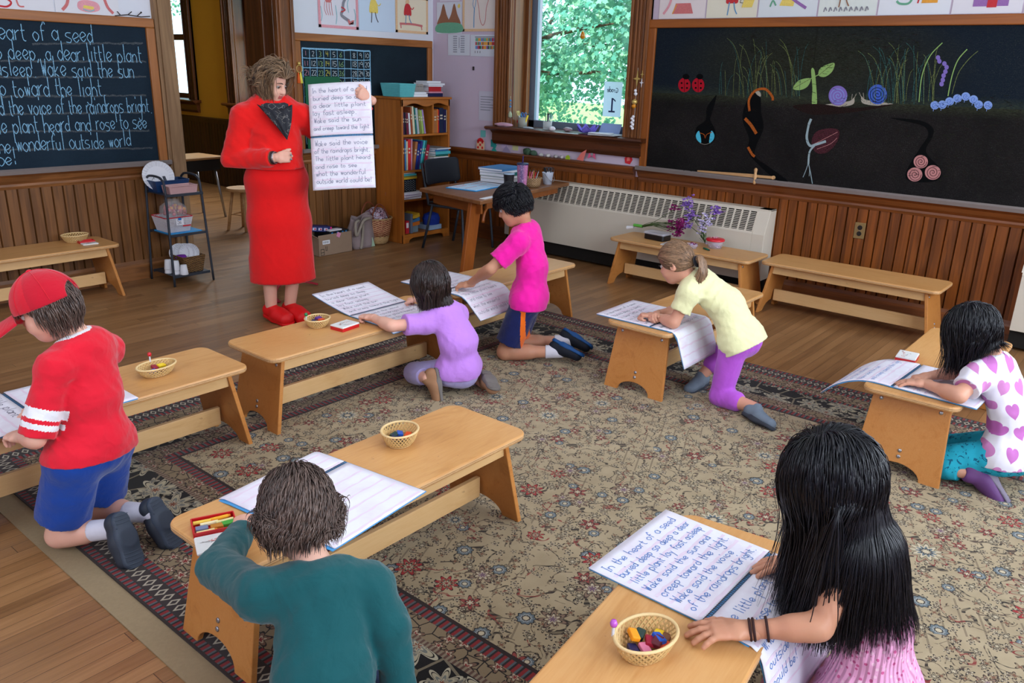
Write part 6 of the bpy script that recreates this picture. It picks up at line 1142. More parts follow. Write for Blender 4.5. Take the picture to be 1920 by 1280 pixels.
jelly = [('f', 'orange', [(.13, .7), (.17, .9), (.27, .93), (.35, .86), (.36, .7), (.25, .64)]), ('f', 'rose', [(.14, .7), (.36, .7), (.3, .6), (.2, .6)])] + [('l', 'rose', [(.17 + .05 * i, .62), (.15 + .06 * i, .45), (.2 + .05 * i, .3)], .005) for i in range(4)] + [('l', 'teal', [(.06, .15), (.09, .3), (.06, .5)], .005), ('l', 'teal', [(.42, .1), (.45, .3), (.42, .55)], .005), ('l', 'teal', [(.75, .4), (.72, .6), (.77, .75)], .005), ('l', 'teal', [(.9, .1), (.92, .35), (.89, .5)], .005),
     ('l', 'grey', [(.58, .85), (.68, .88), (.68, .76), (.62, .62), (.6, .45), (.56, .34), (.64, .27), (.76, .2)], .026), ('l', 'red', [(.56, .9), (.62, .82), (.55, .78)], .01), ('l', 'red', [(.56, .52), (.66, .46), (.55, .4)], .01), ('f', 'rose', [(.72, .24), (.86, .12), (.8, .2), (.88, .22), (.76, .1)])] + [('l', 'dark', [(.45 + .35 * (i % 2), .9 - .06 * (i // 2)), (.5 + .35 * (i % 2), .9 - .06 * (i // 2))], .004) for i in range(6)]
drawing('crayon drawing of a jellyfish and a seahorse among waterweed', 'x', 4.737, 5.187, 1.952, 2.30, jelly, (228, 226, 236), 'pink')
drawing('crayon drawing of a small figure with a yellow crown', 'x', 5.195, 5.635, 1.952, 2.31, [('f', 'sky', [(.0, .0), (1, .0), (1, 1), (0, 1)])][:0] + fig(.40, .2, 1.0, 'yellow', 'dark', 'yellow'), (206, 224, 244))
drawing('crayon drawing of a red coated figure standing on a bench', 'x', 5.643, 6.075, 1.955, 2.29, [('l', 'rose', [(.12, .24), (.5, .25), (.82, .22)], .02), ('l', 'rose', [(.15, .24), (.16, .12)], .012), ('l', 'rose', [(.78, .22), (.8, .11)], .012)] + fig(.36, .25, .95, 'red', 'blue', 'grey'), (236, 226, 200), 'peach')
hill = lambda x: [('f', 'brown', [(x - .25, .28), (x - .12, .62), (x, .95), (x + .12, .62), (x + .25, .28)])]
drawing('crayon drawing of two brown mountains over green ground', 'y', 5.80, 6.14, 1.965, 2.255, hill(.27) + hill(.70) + [('f', 'green', [(.02, .05), (.98, .05), (.98, .3), (.5, .36), (.02, .3)]), ('f', 'yellow', [(.84, .88), (.9, .94), (.94, .86), (.89, .8), (.85, .83)])], (216, 220, 230))
drawing('crayon drawing of a blue needle with red thread', 'y', 5.345, 5.79, 1.985, 2.32, [('l', 'blue', [(.34, .1), (.34, .4), (.35, .62)], .010), ('l', 'blue', [(.30, .72), (.33, .88), (.39, .9), (.38, .72), (.34, .62), (.30, .72)], .006), ('l', 'rose', [(.42, .88), (.48, .6), (.52, .3), (.6, .16), (.67, .3), (.69, .6), (.78, .92)], .006)], (230, 218, 210), 'peach')
drawing('small drawing edge with violet lettering high above the mountains', 'y', 5.83, 6.10, 2.262, 2.36, [('l', 'purple', [(.1, .3), (.5, .35), (.9, .3)], .02)], (220, 214, 228))
drawing('drawing of a red form at the far end of the band above the poem', 'x', 1.95, 2.536, 1.926, 2.3, [('l', 'red', [(.35, .12), (.45, .2), (.55, .12), (.5, .04), (.4, .05)], .012), ('l', 'rose', [(.6, .3), (.62, .08), (.68, .06)], .01)], (226, 226, 232)); drawing('drawing of a pink cave with a small sleeping figure above the poem', 'x', 2.545, 2.98, 1.922, 2.3, [('l', 'rose', [(.1, .06), (.18, .16), (.22, .3)], .02), ('l', 'rose', [(.9, .06), (.82, .16), (.78, .3)], .02), ('f', 'pink', [(.35, .1), (.5, .05), (.68, .1), (.66, .22), (.5, .26), (.36, .22)]), ('f', 'yellow', [(.42, .12), (.58, .1), (.6, .15), (.44, .17)]), ('l', 'teal', [(.42, .1), (.52, .07), (.6, .1)], .006)], (226, 226, 232))
ED = [3.62, 3.20, 2.775, 2.325, 1.915, 1.455, 1.045, .6]
EM = [[('f', 'rose', [(.3, .1), (.75, .1), (.68, .32), (.36, .32)]), ('l', 'orange', [(.3, .1), (.38, .3)], .008), ('l', 'pink', [(.1, .1), (.2, .25), (.25, .4)], .02)], fig(.5, .05, 1.0, 'red', 'blue') + [('l', 'dark', [(.66, .3), (.7, .42), (.74, .3), (.66, .3)], .004), ('f', 'yellow', [(.7, .2), (.9, .2), (.95, .4), (.75, .42)])],
      [('f', 'yellow', [(.36, .22), (.6, .2), (.62, .35), (.4, .35)]), ('l', 'purple', [(.55, .36), (.68, .26), (.82, .16)], .02), ('l', 'green', [(.2, .2), (.24, .32), (.3, .22)], .012)], [('l', 'grey', [(.1 + .09 * i, .08), (.12 + .09 * i, .16), (.15 + .09 * i, .1)], .008) for i in range(9)] + fig(.42, .16, .9, 'rose', 'brown'), [('l', 'green', [(.25, .25), (.3, .2), (.42, .2), (.46, .3), (.36, .36)], .014), ('l', 'red', [(.55, .2), (.57, .36)], .01), ('f', 'orange', [(.6, .2), (.82, .2), (.82, .36), (.62, .36)])],
      [('f', 'purple', [(.3, .12), (.8, .12), (.8, .36), (.3, .36)]), ('f', 'red', [(.5, .1), (.64, .1), (.64, .36), (.5, .36)])], [('l', 'blue', [(.3, .2), (.6, .24), (.8, .2)], .02)]]
EL = ('an orange campfire cone', 'a red shirted figure with a lantern', 'a yellow shape with a violet tail', 'a rose figure above grey sprouts', 'a green ring beside an orange block', 'a violet and red curtain', 'a blue streak')
for k in range(7): drawing('crayon drawing of ' + EL[k] + ' above the garden board', 'y', ED[k + 1] + .006, ED[k] - .006, 2.07, 2.42, EM[k], ((232, 222, 222), (230, 226, 206), (220, 228, 232), (222, 230, 224), (226, 230, 236), (226, 224, 230), (228, 228, 232))[k])
def chart_paper(label, y0, y1, z0, z1, fn, tint=(214, 218, 228)):
    t = thing('paper_chart', label, 'paper', (EX - .003, (y0 + y1) / 2, z0), 0, 'printed sheets on the plaster by the window'); MB().bb(EX - .0045, EX - .003, y0, y1, z0, z1).build('sheet', paper_mat('sheet_%d_%d_%d' % tint, tint), t); b = MB(); fn(b, lambda u, v, w, h, c=0: b.bb(EX - .0056, EX - .0046, y1 - (y1 - y0) * (u + w), y1 - (y1 - y0) * u, z0 + (z1 - z0) * v, z0 + (z1 - z0) * (v + h), c)); b.build('print', [plain('chart_grey', (150, 152, 166), .8), plain('chart_dark', (90, 84, 90), .8)] + CM, t)
def c1(b, R): [R(.24 + .34 * j, .14 + .105 * i, .18, .05) for i in range(8) for j in range(2)]; R(.5, .35, .03, .5)
def c2(b, R):
    rn_ = random.Random(5)
    for i in range(3):
        for j in range(14): R(.2 + .055 * j, .34 + .18 * i, .05, .15, 2 + rn_.choice([0, 1, 1, 3, 4, 6, 7, 10]))
    [R(.18 + .1 * j, .15, .02, .1, 1) for j in range(3)]; R(.18, .88, .78, .03, 1)
def c3(b, R): [R(.1, .80 - .09 * i, .8 - .2 * (i % 3 == 2), .03) for i in range(6)]
chart_paper('number list sheet pinned below the mountain drawing', 5.69, 5.985, 1.765, 1.96, c1); chart_paper('colour block chart pinned beside the window casing', 5.36, 5.68, 1.76, 1.955, c2); chart_paper('typed sheet pinned low beside the window casing', 5.345, 5.56, 1.165, 1.44, c3, (206, 204, 220))
t = MB().bb(EX - .012, EX, 5.63, 5.645, 1.63, 1.665).build('wall_hook', plain('dark_hook', (50, 44, 44), .5)); tag(t, 'small dark hook on the plaster under the colour chart', 'hook')
t = thing('tassel_doll', 'small gold hoop doll with yellow and orange tassels hanging on the doorway casing', 'ornament', (4.475, NY - .05, 1.60)); MB().tube([(.03 * math.cos(6.283 * i / 16), 0, .03 * math.sin(6.283 * i / 16)) for i in range(16)], .004, 6, closed=True).build('hoop', M_GOLD, t, local=True, smooth=True); MB().lathe([(0, .0), (.012, .004), (.016, .015), (.01, .028), (0, .03)], (0, 0, .03), 10).build('head', M_GOLD, t, local=True, smooth=True)
for k, (x, rgb) in enumerate(((-.012, (226, 100, 40)), (.012, (236, 226, 90)))): MB().lathe([(0, 0), (.006, -.005), (.020, -.09), (0, -.092)], (x, 0, -.028), 10).build('tassel', plain('tassel_%d' % rgb[2], rgb, .8), t, local=True, smooth=True)
t = thing('card_easel', 'green card standing on the chalk tray behind the teacher', 'card', (4.70, NY - .06, .92)); MB().bb(-.18, .20, -.004, .004, 0, .62).build('sheet', plain('dark_green_card', (16, 92, 58), .6), t, local=True)
t = thing('twig', 'dark dry twig resting on the poem board frame', 'twig', (3.08, NY - .02, 1.93)); b = MB()
for q in ([(-.14, 0, .0), (-.05, -.01, .012), (.05, 0, .004), (.12, 0, .012)], [(-.05, -.01, .012), (-.02, -.01, .035)], [(.02, 0, .006), (.05, -.01, .034)], [(-.1, 0, .006), (-.12, 0, .03)]): b.tube(q, .0035, 5)
b.build('stem', plain('dry_twig', (60, 52, 50), .9), t, local=True); MB().lathe([(0, -.008), (.008, 0), (0, .008)], (.05, -.01, .034), 8).build('bud', plain('dry_twig', (60, 52, 50)), t, local=True)

# ------------------------------------------------------------------ people: smooth bodies and clothes from blended distance fields
class Field:
    def __init__(s): s.p = []
    def cap(s, a, b, ra, rb=None, k=.02, side=None, ratio=1.0, clip=None, sub=False):
        a, b = np.array(a, float), np.array(b, float); rb = ra if rb is None else rb; sd = unit(side) if side is not None else None; m = max(ra, rb) * max(1, ratio)
        def f(X):
            p, d = X - a, b - a
            if sd is not None: q = 1 - 1 / ratio; p = p - (p @ sd)[..., None] * sd * q; d = d - (d @ sd) * sd * q
            t = np.clip((p @ d) / max(d @ d, 1e-9), 0, 1); r = np.linalg.norm(p - t[..., None] * d, axis=-1) - (ra + (rb - ra) * t)
            for c, n in clip or (): r = np.maximum(r, (X - c) @ n)
            return r
        s.p.append((f, np.minimum(a, b) - m, np.maximum(a, b) + m, k, sub)); return s
    def ell(s, c, r, R=None, k=.015, sub=False, clip=None):
        c, r = np.array(c, float), np.array(r, float); R = np.eye(3) if R is None else np.array(R, float)   # rows of R: the axes
        def f(X):
            q = (X - c) @ R.T; k0 = np.linalg.norm(q / r, axis=-1); k1 = np.linalg.norm(q / (r * r), axis=-1); d = k0 * (k0 - 1) / np.maximum(k1, 1e-6)
            for cc, n in clip or (): d = np.maximum(d, (X - cc) @ n)
            return d
        m = r.max(); s.p.append((f, c - m, c + m, k, sub)); return s
    def mesh(s, res, planes=(), wrinkle=0.0, wl=.06, seed=0, stretch=None):
        lo = np.min([p[1] for p in s.p if not p[4]], 0) - 4 * res; hi = np.max([p[2] for p in s.p if not p[4]], 0) + 4 * res
        n = np.ceil((hi - lo) / res).astype(int) + 1; F = np.full(n, 1.0, np.float32); ax = [lo[i] + np.arange(n[i]) * res for i in range(3)]
        for f, a, b, k, sub in s.p:
            i0 = np.clip(((a - k - 3 * res - lo) / res).astype(int), 0, n); i1 = np.clip(((b + k + 3 * res - lo) / res).astype(int) + 2, 0, n)
            if (i1 <= i0).any(): continue
            sl = tuple(slice(x, y) for x, y in zip(i0, i1)); X = np.stack(np.meshgrid(*[ax[i][sl[i]] for i in range(3)], indexing='ij'), -1); d = f(X); g = F[sl]
            if sub: h = np.maximum(k - np.abs(g + d), 0) / max(k, 1e-6); F[sl] = np.maximum(g, -d) + h * h * k * .25
            else: h = np.maximum(k - np.abs(g - d), 0) / max(k, 1e-6); F[sl] = np.minimum(g, d) - h * h * k * .25
        if wrinkle or planes:
            X = np.stack(np.meshgrid(*ax, indexing='ij'), -1)
            if wrinkle:
                rn = np.random.default_rng(seed); w = 0
                for q in range(7):
                    d = unit(rn.normal(size=3) * (np.array(stretch) if stretch is not None else 1.0)); w = w + np.sin((X @ d) * (6.283 / wl * rn.uniform(.5, 1.5)) + rn.uniform(0, 6) + 1.6 * np.sin((X @ unit(rn.normal(size=3))) * 6.283 / wl * .4 + rn.uniform(0, 6)))
                for q in range(4):
                    d = unit(rn.normal(size=3) * (np.array(stretch) if stretch is not None else 1.0)); ph = (X @ d) * (6.283 / (wl * 2.6)) + 1.5 * np.sin((X @ unit(rn.normal(size=3))) * 6.283 / (wl * 3.2) + rn.uniform(0, 6)); w = w - 2.6 * (1 - np.abs(np.sin(ph))) ** 5 * (np.sin((X @ unit(rn.normal(size=3))) * 6.283 / (wl * 3) + rn.uniform(0, 6)) > -.1)
                F += (wrinkle * w * .22).astype(np.float32)
            for c, nn in planes: F = np.maximum(F, (X - np.array(c, float)) @ unit(nn))
        return nets(F, lo, res)
def nets(F, lo, res):
    """naive surface nets: vertices and quads of the zero level"""
    S = F < 0; n = np.array(F.shape); C = np.zeros(n - 1, np.int8); off = [(i, j, k) for i in (0, 1) for j in (0, 1) for k in (0, 1)]
    for i, j, k in off: C += S[i:n[0] - 1 + i, j:n[1] - 1 + j, k:n[2] - 1 + k]
    idx = np.argwhere((C > 0) & (C < 8)); num = np.full(n - 1, -1, np.int64); num[tuple(idx.T)] = np.arange(len(idx)); P = np.zeros((len(idx), 3)); cnt = np.zeros(len(idx))
    V = {o: F[tuple((idx + o).T)] for o in off}
    for a in range(3):
        for o in off:
            if o[a]: continue
            o2 = list(o); o2[a] = 1; v0, v1 = V[o], V[tuple(o2)]; m = (v0 < 0) != (v1 < 0); t = np.where(m, v0 / np.where(m, v0 - v1, 1), 0)
            for c in range(3): P[:, c] += np.where(m, (t if c == a else o[c]), 0)
            cnt += m
    P = (idx + P / cnt[:, None]) * res + lo; Q = []
    for a in range(3):
        b, c = (a + 1) % 3, (a + 2) % 3; A = [slice(1, n[i] - 1) for i in range(3)]; A[a] = slice(0, n[a] - 1); B = list(A); B[a] = slice(1, n[a])
        s0, s1 = S[tuple(A)], S[tuple(B)]; e = np.argwhere(s0 != s1); fl = s0[tuple(e.T)]; st_ = np.ones(3, int); st_[a] = 0; e = e + st_; db = np.zeros(3, int); db[b] = 1; dc = np.zeros(3, int); dc[c] = 1
        q = np.stack([num[tuple((e + d).T)] for d in (-db - dc, -dc, 0 * db, -db)], 1); q[~fl] = q[~fl][:, ::-1]; Q.append(q)
    return P, np.concatenate(Q)
def link(name, parts, mats, parent, matfn=None, smooth=True):
    """one mesh object from one or several (verts, faces), world coordinates"""
    o = 0; vs, fs = [], []
    for v, f in parts: vs.append(v); fs.append(np.asarray(f) + o); o += len(v)
    v = np.concatenate(vs); f = np.concatenate(fs); mi = None
    if matfn is not None: mi = matfn(v[f].mean(1))
    iv = np.array(MW[parent.name].inverted()); w = v @ iv[:3, :3].T + iv[:3, 3]; me = bpy.data.meshes.new(name); me.vertices.add(len(w)); me.vertices.foreach_set('co', w.ravel()); k = f.shape[1]
    me.loops.add(f.size); me.loops.foreach_set('vertex_index', f.ravel().astype(np.int32)); me.polygons.add(len(f)); me.polygons.foreach_set('loop_start', np.arange(0, f.size, k, dtype=np.int32)); me.update(calc_edges=True)
    return finish(name, me, mats, parent, mi, smooth)
def lp(a, b, t): return np.array(a, float) * (1 - t) + np.array(b, float) * t
def rotv(v, ax, deg):
    ax = unit(ax); a = math.radians(deg); v = np.array(v, float); return v * math.cos(a) + np.cross(ax, v) * math.sin(a) + ax * (ax @ v) * (1 - math.cos(a))

def hand_field(W, D, N, thumb, s=1.0, curl=(20, 25, 15), spread=7.0, thumb_out=40):
    """W wrist, D towards the fingers, N out of the back of the hand, thumb = unit vector on the thumb's side"""
    D = unit(D); N = unit(N - D * (N @ D)); T = unit(np.cross(N, D)); T = T * np.sign(T @ np.array(thumb) or 1); f = Field()
    f.cap(W - D * .03 * s, W + D * .006 * s, .0195 * s, .018 * s, .01, T, 1.25); f.cap(W + D * .008 * s, W + D * .052 * s, .0120 * s, .0115 * s, .012, T, 2.5)
    for i, (o, L, r) in enumerate(((.021, .050, .0078), (.007, .056, .008), (-.007, .052, .0077), (-.020, .041, .0068))):
        d = rotv(D, N, (1 if (np.cross(N, D) @ T) > 0 else -1) * spread * (1.3 - i)); p = W + D * (.055 - .004 * abs(i - 1)) * s + T * o * s; ax = np.cross(N, d) if (rotv(d, np.cross(N, d), 10) @ N) < d @ N else -np.cross(N, d)
        f.cap(p - D * .014 * s, p, r * 1.08 * s, r * 1.1 * s, .006)
        for j, (fr, c) in enumerate(zip((.45, .31, .24), curl)):
            d = rotv(d, ax, c * (1 + .12 * i)); q = p + d * L * fr * s; f.cap(p, q, r * (1.06 - .1 * j) * s, r * (.98 - .1 * j) * s, .003); p = q
    d = unit(D * math.cos(math.radians(thumb_out)) + T * math.sin(math.radians(thumb_out)) - N * .25); p = W + D * .014 * s + T * .017 * s
    for fr, r0, r1 in ((.024, .0125, .0105), (.020, .0095, .0088), (.016, .0088, .007)): q = p + d * fr * s; f.cap(p, q, r0 * s, r1 * s, .006); p = q; d = unit(d + D * .22 - N * .12)
    return f
def shoe(t, A, D, Nn, s, upper, solem, name='shoe', clog=False, strap=None, low=.0):
    """A ankle, D heel-to-toe, Nn out of the sole"""
    D = unit(D); Nn = unit(Nn - D * (Nn @ D)); S = np.cross(D, Nn); L = .19 * s; H = A - D * .035 * s + Nn * .048 * s; P = lambda x, n, y=0: H + D * x * L - Nn * n * s + S * y * s
    f = Field(); base = [(P(0, 0), Nn)]
    f.cap(P(.10, .022), P(.42, .016), .031 * s, .029 * s, .02, S, 1.0, base).cap(P(.42, .016), P(.80, .012), .030 * s, .028 * s, .03, S, 1.28, base).cap(P(.12, .03), P(.22, .052 if not clog else .045), .030 * s, .027 * s, .025, S, 1.0, base)
    if clog: f.cap(P(.5, .025), P(.78, .02), .034 * s, .03 * s, .03, S, 1.2, base)
    f.ell(P(.10, .075), (.024 * s,) * 3, None, .006, True)
    o = link(name, [f.mesh(.004)], upper, t); g = Field(); cl = [(P(0, -.014), Nn), (P(0, .003), -Nn)]
    g.cap(P(.10, 0), P(.42, 0), .033 * s, .030 * s, .03, S, 1.0, cl).cap(P(.42, 0), P(.82, 0), .031 * s, .034 * s, .03, S, 1.18, cl)
    so = link('sole', [g.mesh(.004)], solem, t); so.parent = o; b = MB(); tr = MB()
    for i in range(15):
        x = .0 + .068 * i; w = .026 if x < .15 or .35 < x < .55 else .033; tr.tube([P(x, -.0145, -w), P(x + .012, -.0145, 0), P(x, -.0145, w)], .0016 * s, 4)
    tr.build('tread', solem, t).parent = o; return o

def scalp_hair(t, mat, c, X, Fw, U, r, N, length, style, seed=0, width=.0022, coll=(), steps=12, lowz=-.55, face=.55, grav=.28, wave=0.0, vol=.035, stiff=.85, name='hair', ends=.12, cap=True, hug=.5, goal=None, hl=.45, root=None, jitter=.03, late=.01):
    """locks rooted on the skull c with axes X (right) Fw U and radii r; style(q) sets the starting direction at unit root q = (right, forward, up)"""
    rn = np.random.default_rng(seed); R = np.stack([X, Fw, U]); r = np.array(r, float) * np.array([1, 1, 1.05]); c = c + U * .008; ga = math.pi * (3 - 5 ** .5); i = np.arange(N * 2); z = 1 - 2 * (i + .5) / (N * 2); q = np.stack([np.cos(ga * i) * np.sqrt(1 - z * z), np.sin(ga * i) * np.sqrt(1 - z * z), z], 1)
    bad = (z < lowz) | ((q[:, 1] > face) & (z < hl - .35 * (q[:, 1] - face))) | ((q[:, 1] > .1) & (z < -.15)); bad = bad | (np.array([not root(a) for a in q]) if root else False); q = q[~bad]; n = len(q)
    nrm = (q / r) @ R; nrm /= np.linalg.norm(nrm, axis=1)[:, None]; u = rn.uniform(0, 1, n); lock = np.sin(q @ rn.normal(size=3) * 9 + 1) + np.sin(q @ rn.normal(size=3) * 17) + np.sin(q @ rn.normal(size=3) * 31) * .6
    L = np.array([length(a) for a in q]) * (1 - ends * rn.uniform(0, 1, n) ** 2 + .03 * lock); d = np.array([style(a, rn) for a in q], float) @ R; d /= np.linalg.norm(d, axis=1)[:, None] + 1e-9; d = d - nrm * (d * nrm).sum(1)[:, None] + nrm * .12; d /= np.linalg.norm(d, axis=1)[:, None]
    lift = (1.0 + vol * (.15 + .85 * u))[:, None]; p = c + (q * r) @ R * .985; st = (L / steps)[:, None]; pts = [p]; g = np.array([0, 0, -1.0]); kA, kB = rn.normal(size=3) * 5, rn.normal(size=3) * 5; pa, pb = q @ kA, q @ kB
    jit = rn.normal(size=(n, 3)) * jitter
    for j in range(steps):
        wv = (X[None] * np.sin(pa + j * 1.15 + lock)[:, None] + Fw[None] * np.cos(pb + j * .95 + lock)[:, None]) * wave; e = ((p - c) @ R.T) / (r * lift); m = np.linalg.norm(e, axis=1)[:, None]; near = np.clip(1.6 - m, 0, 1) * (e[:, 2:3] > -.8); d = d * stiff + g * (grav * min(1.0, (j + 1) / (steps * late))) + wv + jit - (e / np.maximum(m, 1e-6)) @ R * hug * near * np.clip(m - .96, 0, .6) * 6
        if goal is not None: gv = goal - p; d = d + gv / (np.linalg.norm(gv, axis=1)[:, None] + 1e-6) * .35
        d /= np.linalg.norm(d, axis=1)[:, None]; p = p + d * st
        e = ((p - c) @ R.T) / (r * lift); m = np.linalg.norm(e, axis=1)[:, None]; p = np.where(m < 1, c + ((e / np.maximum(m, 1e-6)) * r * lift) @ R, p)
        for a, b, rr in coll:
            ab = b - a; tt = np.clip(((p - a) @ ab) / (ab @ ab), 0, 1)[:, None]; w = p - (a + ab * tt); dd = np.linalg.norm(w, axis=1)[:, None]; rl = rr * (1 + (lift - 1) * 2.2); p = np.where(dd < rl, a + ab * tt + w / np.maximum(dd, 1e-6) * rl, p)
        d = p - pts[-1]; d /= np.linalg.norm(d, axis=1)[:, None] + 1e-9; pts.append(p)
    P = np.stack(pts, 1); m = steps + 1; tg = np.gradient(P, axis=1); tg /= np.linalg.norm(tg, axis=2)[..., None] + 1e-9; ctr = P - c; ctr[..., 2] *= .3; b = np.cross(tg, ctr); b /= np.linalg.norm(b, axis=2)[..., None] + 1e-9; o_ = np.cross(b, tg)
    w = (width * rn.uniform(.7, 1.35, n)[:, None] * (1 - np.linspace(0, 1, m)[None] ** 3 * .8))[..., None]; V = np.stack([P - b * w, P + o_ * w * .5, P + b * w, P - o_ * w * .5], 2).reshape(-1, 3)
    I = (np.arange(n)[:, None] * m * 4 + np.arange(m - 1)[None] * 4).reshape(-1, 1); f = np.concatenate([np.concatenate([I + k, I + (k + 1) % 4, I + 4 + (k + 1) % 4, I + 4 + k], 1) for k in range(4)]); tn = np.repeat(np.clip(.5 + lock * .17 + rn.normal(size=n) * .16, 0, 1), m * 4); parts = [(V, f)]
    if cap:
        h = Field(); h.ell(c, r * .995, R); v, k = h.mesh(.006, [(c + Fw * r[1] * (face + (.10 if not root else -.06)) + U * r[2] * (hl - .62), unit(Fw * 1.0 - U * .75)), (c + U * r[2] * (lowz - .1), -U)]); parts.append((v, k)); tn = np.concatenate([tn, np.full(len(v), .2)])
    o = link(name, parts, mat, t); o.data.attributes.new('tone', 'FLOAT', 'POINT').data.foreach_set('value', tn.astype(np.float32)); return o

M_EYE = plain('eye_white', (186, 178, 174), .3, .5); M_IRIS = plain('iris_brown', (60, 40, 30), .3, .5); M_LIP = plain('lip_rose', (178, 92, 88), .5)
class Human:
    """a posed figure: joints in metres as (right, forward, up) from base, facing yaw"""
    def __init__(s, label, base, yaw, J, skin, scale=1.0, hyaw=0, hpitch=0, hroll=0, adult=False, hand=True, name='person'):
        a = math.radians(yaw); s.R = V3(math.cos(a), -math.sin(a), 0); s.F = V3(math.sin(a), math.cos(a), 0); s.base = V3(base[0], base[1], 0); s.s = scale; s.t = thing('person', label, 'person', tuple(s.base)); s.skin = skin
        s.J = {k: s.w(v) for k, v in J.items()}; h = math.radians(hyaw); f = s.F * math.cos(h) + s.R * math.sin(h); r = s.R * math.cos(h) - s.F * math.sin(h); p = math.radians(hpitch)
        s.hf = f * math.cos(p) - V3(0, 0, 1) * math.sin(p); s.hu = V3(0, 0, 1) * math.cos(p) + f * math.sin(p); s.hr = r
        if hroll: s.hr, s.hu = rotv(s.hr, s.hf, hroll), rotv(s.hu, s.hf, hroll)
    def w(s, v): return s.base + s.R * v[0] + s.F * v[1] + V3(0, 0, v[2])
    def wv(s, v): return unit(s.R * v[0] + s.F * v[1] + V3(0, 0, v[2]))
    def body(s, hands, legs=True, hs=1.0, thin=1.0, headscale=1.0, legr=1.0):
        J, k, f = s.J, s.s, Field(); sd = unit(J['shR'] - J['shL']); hd = unit(J['hipR'] - J['hipL']); mid = J.get('mid', lp(J['pel'], J['nb'], .5)); s.mid = mid
        f.cap(J['pel'], mid, .070 * k, .060 * k, .03, hd, 1.3).cap(mid, lp(mid, J['nb'], .62), .060 * k, .062 * k, .03, sd, 1.45); f.cap(J['shL'], J['shR'], .036 * k, None, .03)
        c = J['hd']; kk = k * headscale; nk = c - s.hu * .075 * kk - s.hf * .022 * kk; f.cap(J['nb'] - V3(0, 0, .01), nk, .040 * k, .037 * k, .03)
        for S in 'LR':
            f.cap(J['sh' + S], J['el' + S], .036 * k * thin, .029 * k * thin, .02); f.cap(J['el' + S], J['wr' + S], .030 * k * thin, .0195 * k * thin, .012); f.cap(lp(J['el' + S], J['wr' + S], .15), lp(J['el' + S], J['wr' + S], .35), .030 * k * thin, .0285 * k * thin, .02)
            if legs: f.cap(J['hip' + S], J['kn' + S], .060 * k * legr, .044 * k * legr, .03); f.cap(J['kn' + S], J['an' + S], .043 * k * legr, .029 * k * legr, .02); f.cap(lp(J['kn' + S], J['an' + S], .2), lp(J['kn' + S], J['an' + S], .45), .044 * k * legr, .041 * k * legr, .02)
        parts = [f.mesh(.006 if not s.s > 1.2 else .007)]
        for S, (D, N, T, kw) in hands.items():
            parts.append(hand_field(J['wr' + S] + s.wv(D) * .012, s.wv(D), s.wv(N), s.wv(T), hs * k, **kw).mesh(.0022 * max(1, k)))
        R = np.stack([s.hr, s.hf, s.hu]); P = lambda x, y, z: c + s.hr * x * kk + s.hf * y * kk + s.hu * z * kk; h = Field()
        h.ell(P(0, -.008, .016), np.array((.071, .088, .084)) * kk, R, .02).ell(P(0, .022, -.035), np.array((.058, .062, .066)) * kk, R, .03).ell(P(0, .052, -.076), np.array((.034, .032, .030)) * kk, R, .03)
        for x in (-1, 1): h.ell(P(x * .034, .052, -.040), np.array((.026, .03, .026)) * kk, R, .02); h.ell(P(x * .031, .083, .0), np.array((.017, .013, .011)) * kk, R, .012, True); h.ell(P(x * .072, -.006, -.014), np.array((.010, .019, .027)) * kk, np.stack([rotv(s.hr, s.hu, -x * 25), rotv(s.hf, s.hu, -x * 25), s.hu]), .006); h.ell(P(x * .079, .0, -.013), np.array((.005, .010, .016)) * kk, R, .004, True)
        h.cap(P(0, .080, .004), P(0, .096, -.028), .008 * kk, .011 * kk, .014).ell(P(-.010, .088, -.030), np.array((.008,) * 3) * kk, R, .008).ell(P(.010, .088, -.030), np.array((.008,) * 3) * kk, R, .008); h.cap(P(-.012, .083, -.055), P(.012, .083, -.055), .006 * kk, None, .006).cap(P(-.010, .080, -.064), P(.010, .080, -.064), .0065 * kk, None, .006)
        h.cap(nk - s.hu * .0, J['nb'], .037 * k, .039 * k, .03); parts.append(h.mesh(.0036, [(lp(nk, J['nb'], .75), unit(J['nb'] - nk))])); mo = P(0, .088, -.0595)
        link('body', parts, [s.skin, M_LIP], s.t, lambda q: ((np.abs((q - mo) @ s.hr) < .02 * kk) & (np.abs((q - mo) @ s.hu) < .0105 * kk) & ((q - c) @ s.hf > .07 * kk)).astype(np.int32))
        for x in (-1, 1):
            e = P(x * .031, .0735, -.002); b = MB(); b.lathe([(0, -1), (.5, -.866), (.866, -.5), (1, 0), (.866, .5), (.66, .75)], (0, 0, 0), 14, axis=s.hf); b.lathe([(.66, .75), (.4, .916), (0, 1)], (0, 0, 0), 14, axis=s.hf, mi=1); b.v = [tuple(e + np.array(q) * .0100 * kk) for q in b.v]; b.build('eye', [M_EYE, M_IRIS], s.t, smooth=True)
            lid = MB(); lid.tube(catmull([P(x * .018, .084, .001), P(x * .031, .0885, .0075), P(x * .044, .081, .001)], 4), .0016 * kk, 6); lid.build('eyelash', M_IRIS, s.t, smooth=True)
        s.P = P; s.kk = kk; return s
    def brows(s, m):
        for x in (-1, 1): MB().tube(catmull([s.P(x * .014, .090, .022), s.P(x * .032, .088, .027), s.P(x * .050, .074, .021)], 4), [.002, .003, .003, .003, .003, .0028, .002, .0015, .001], 6).build('eyebrow', m, s.t, smooth=True)
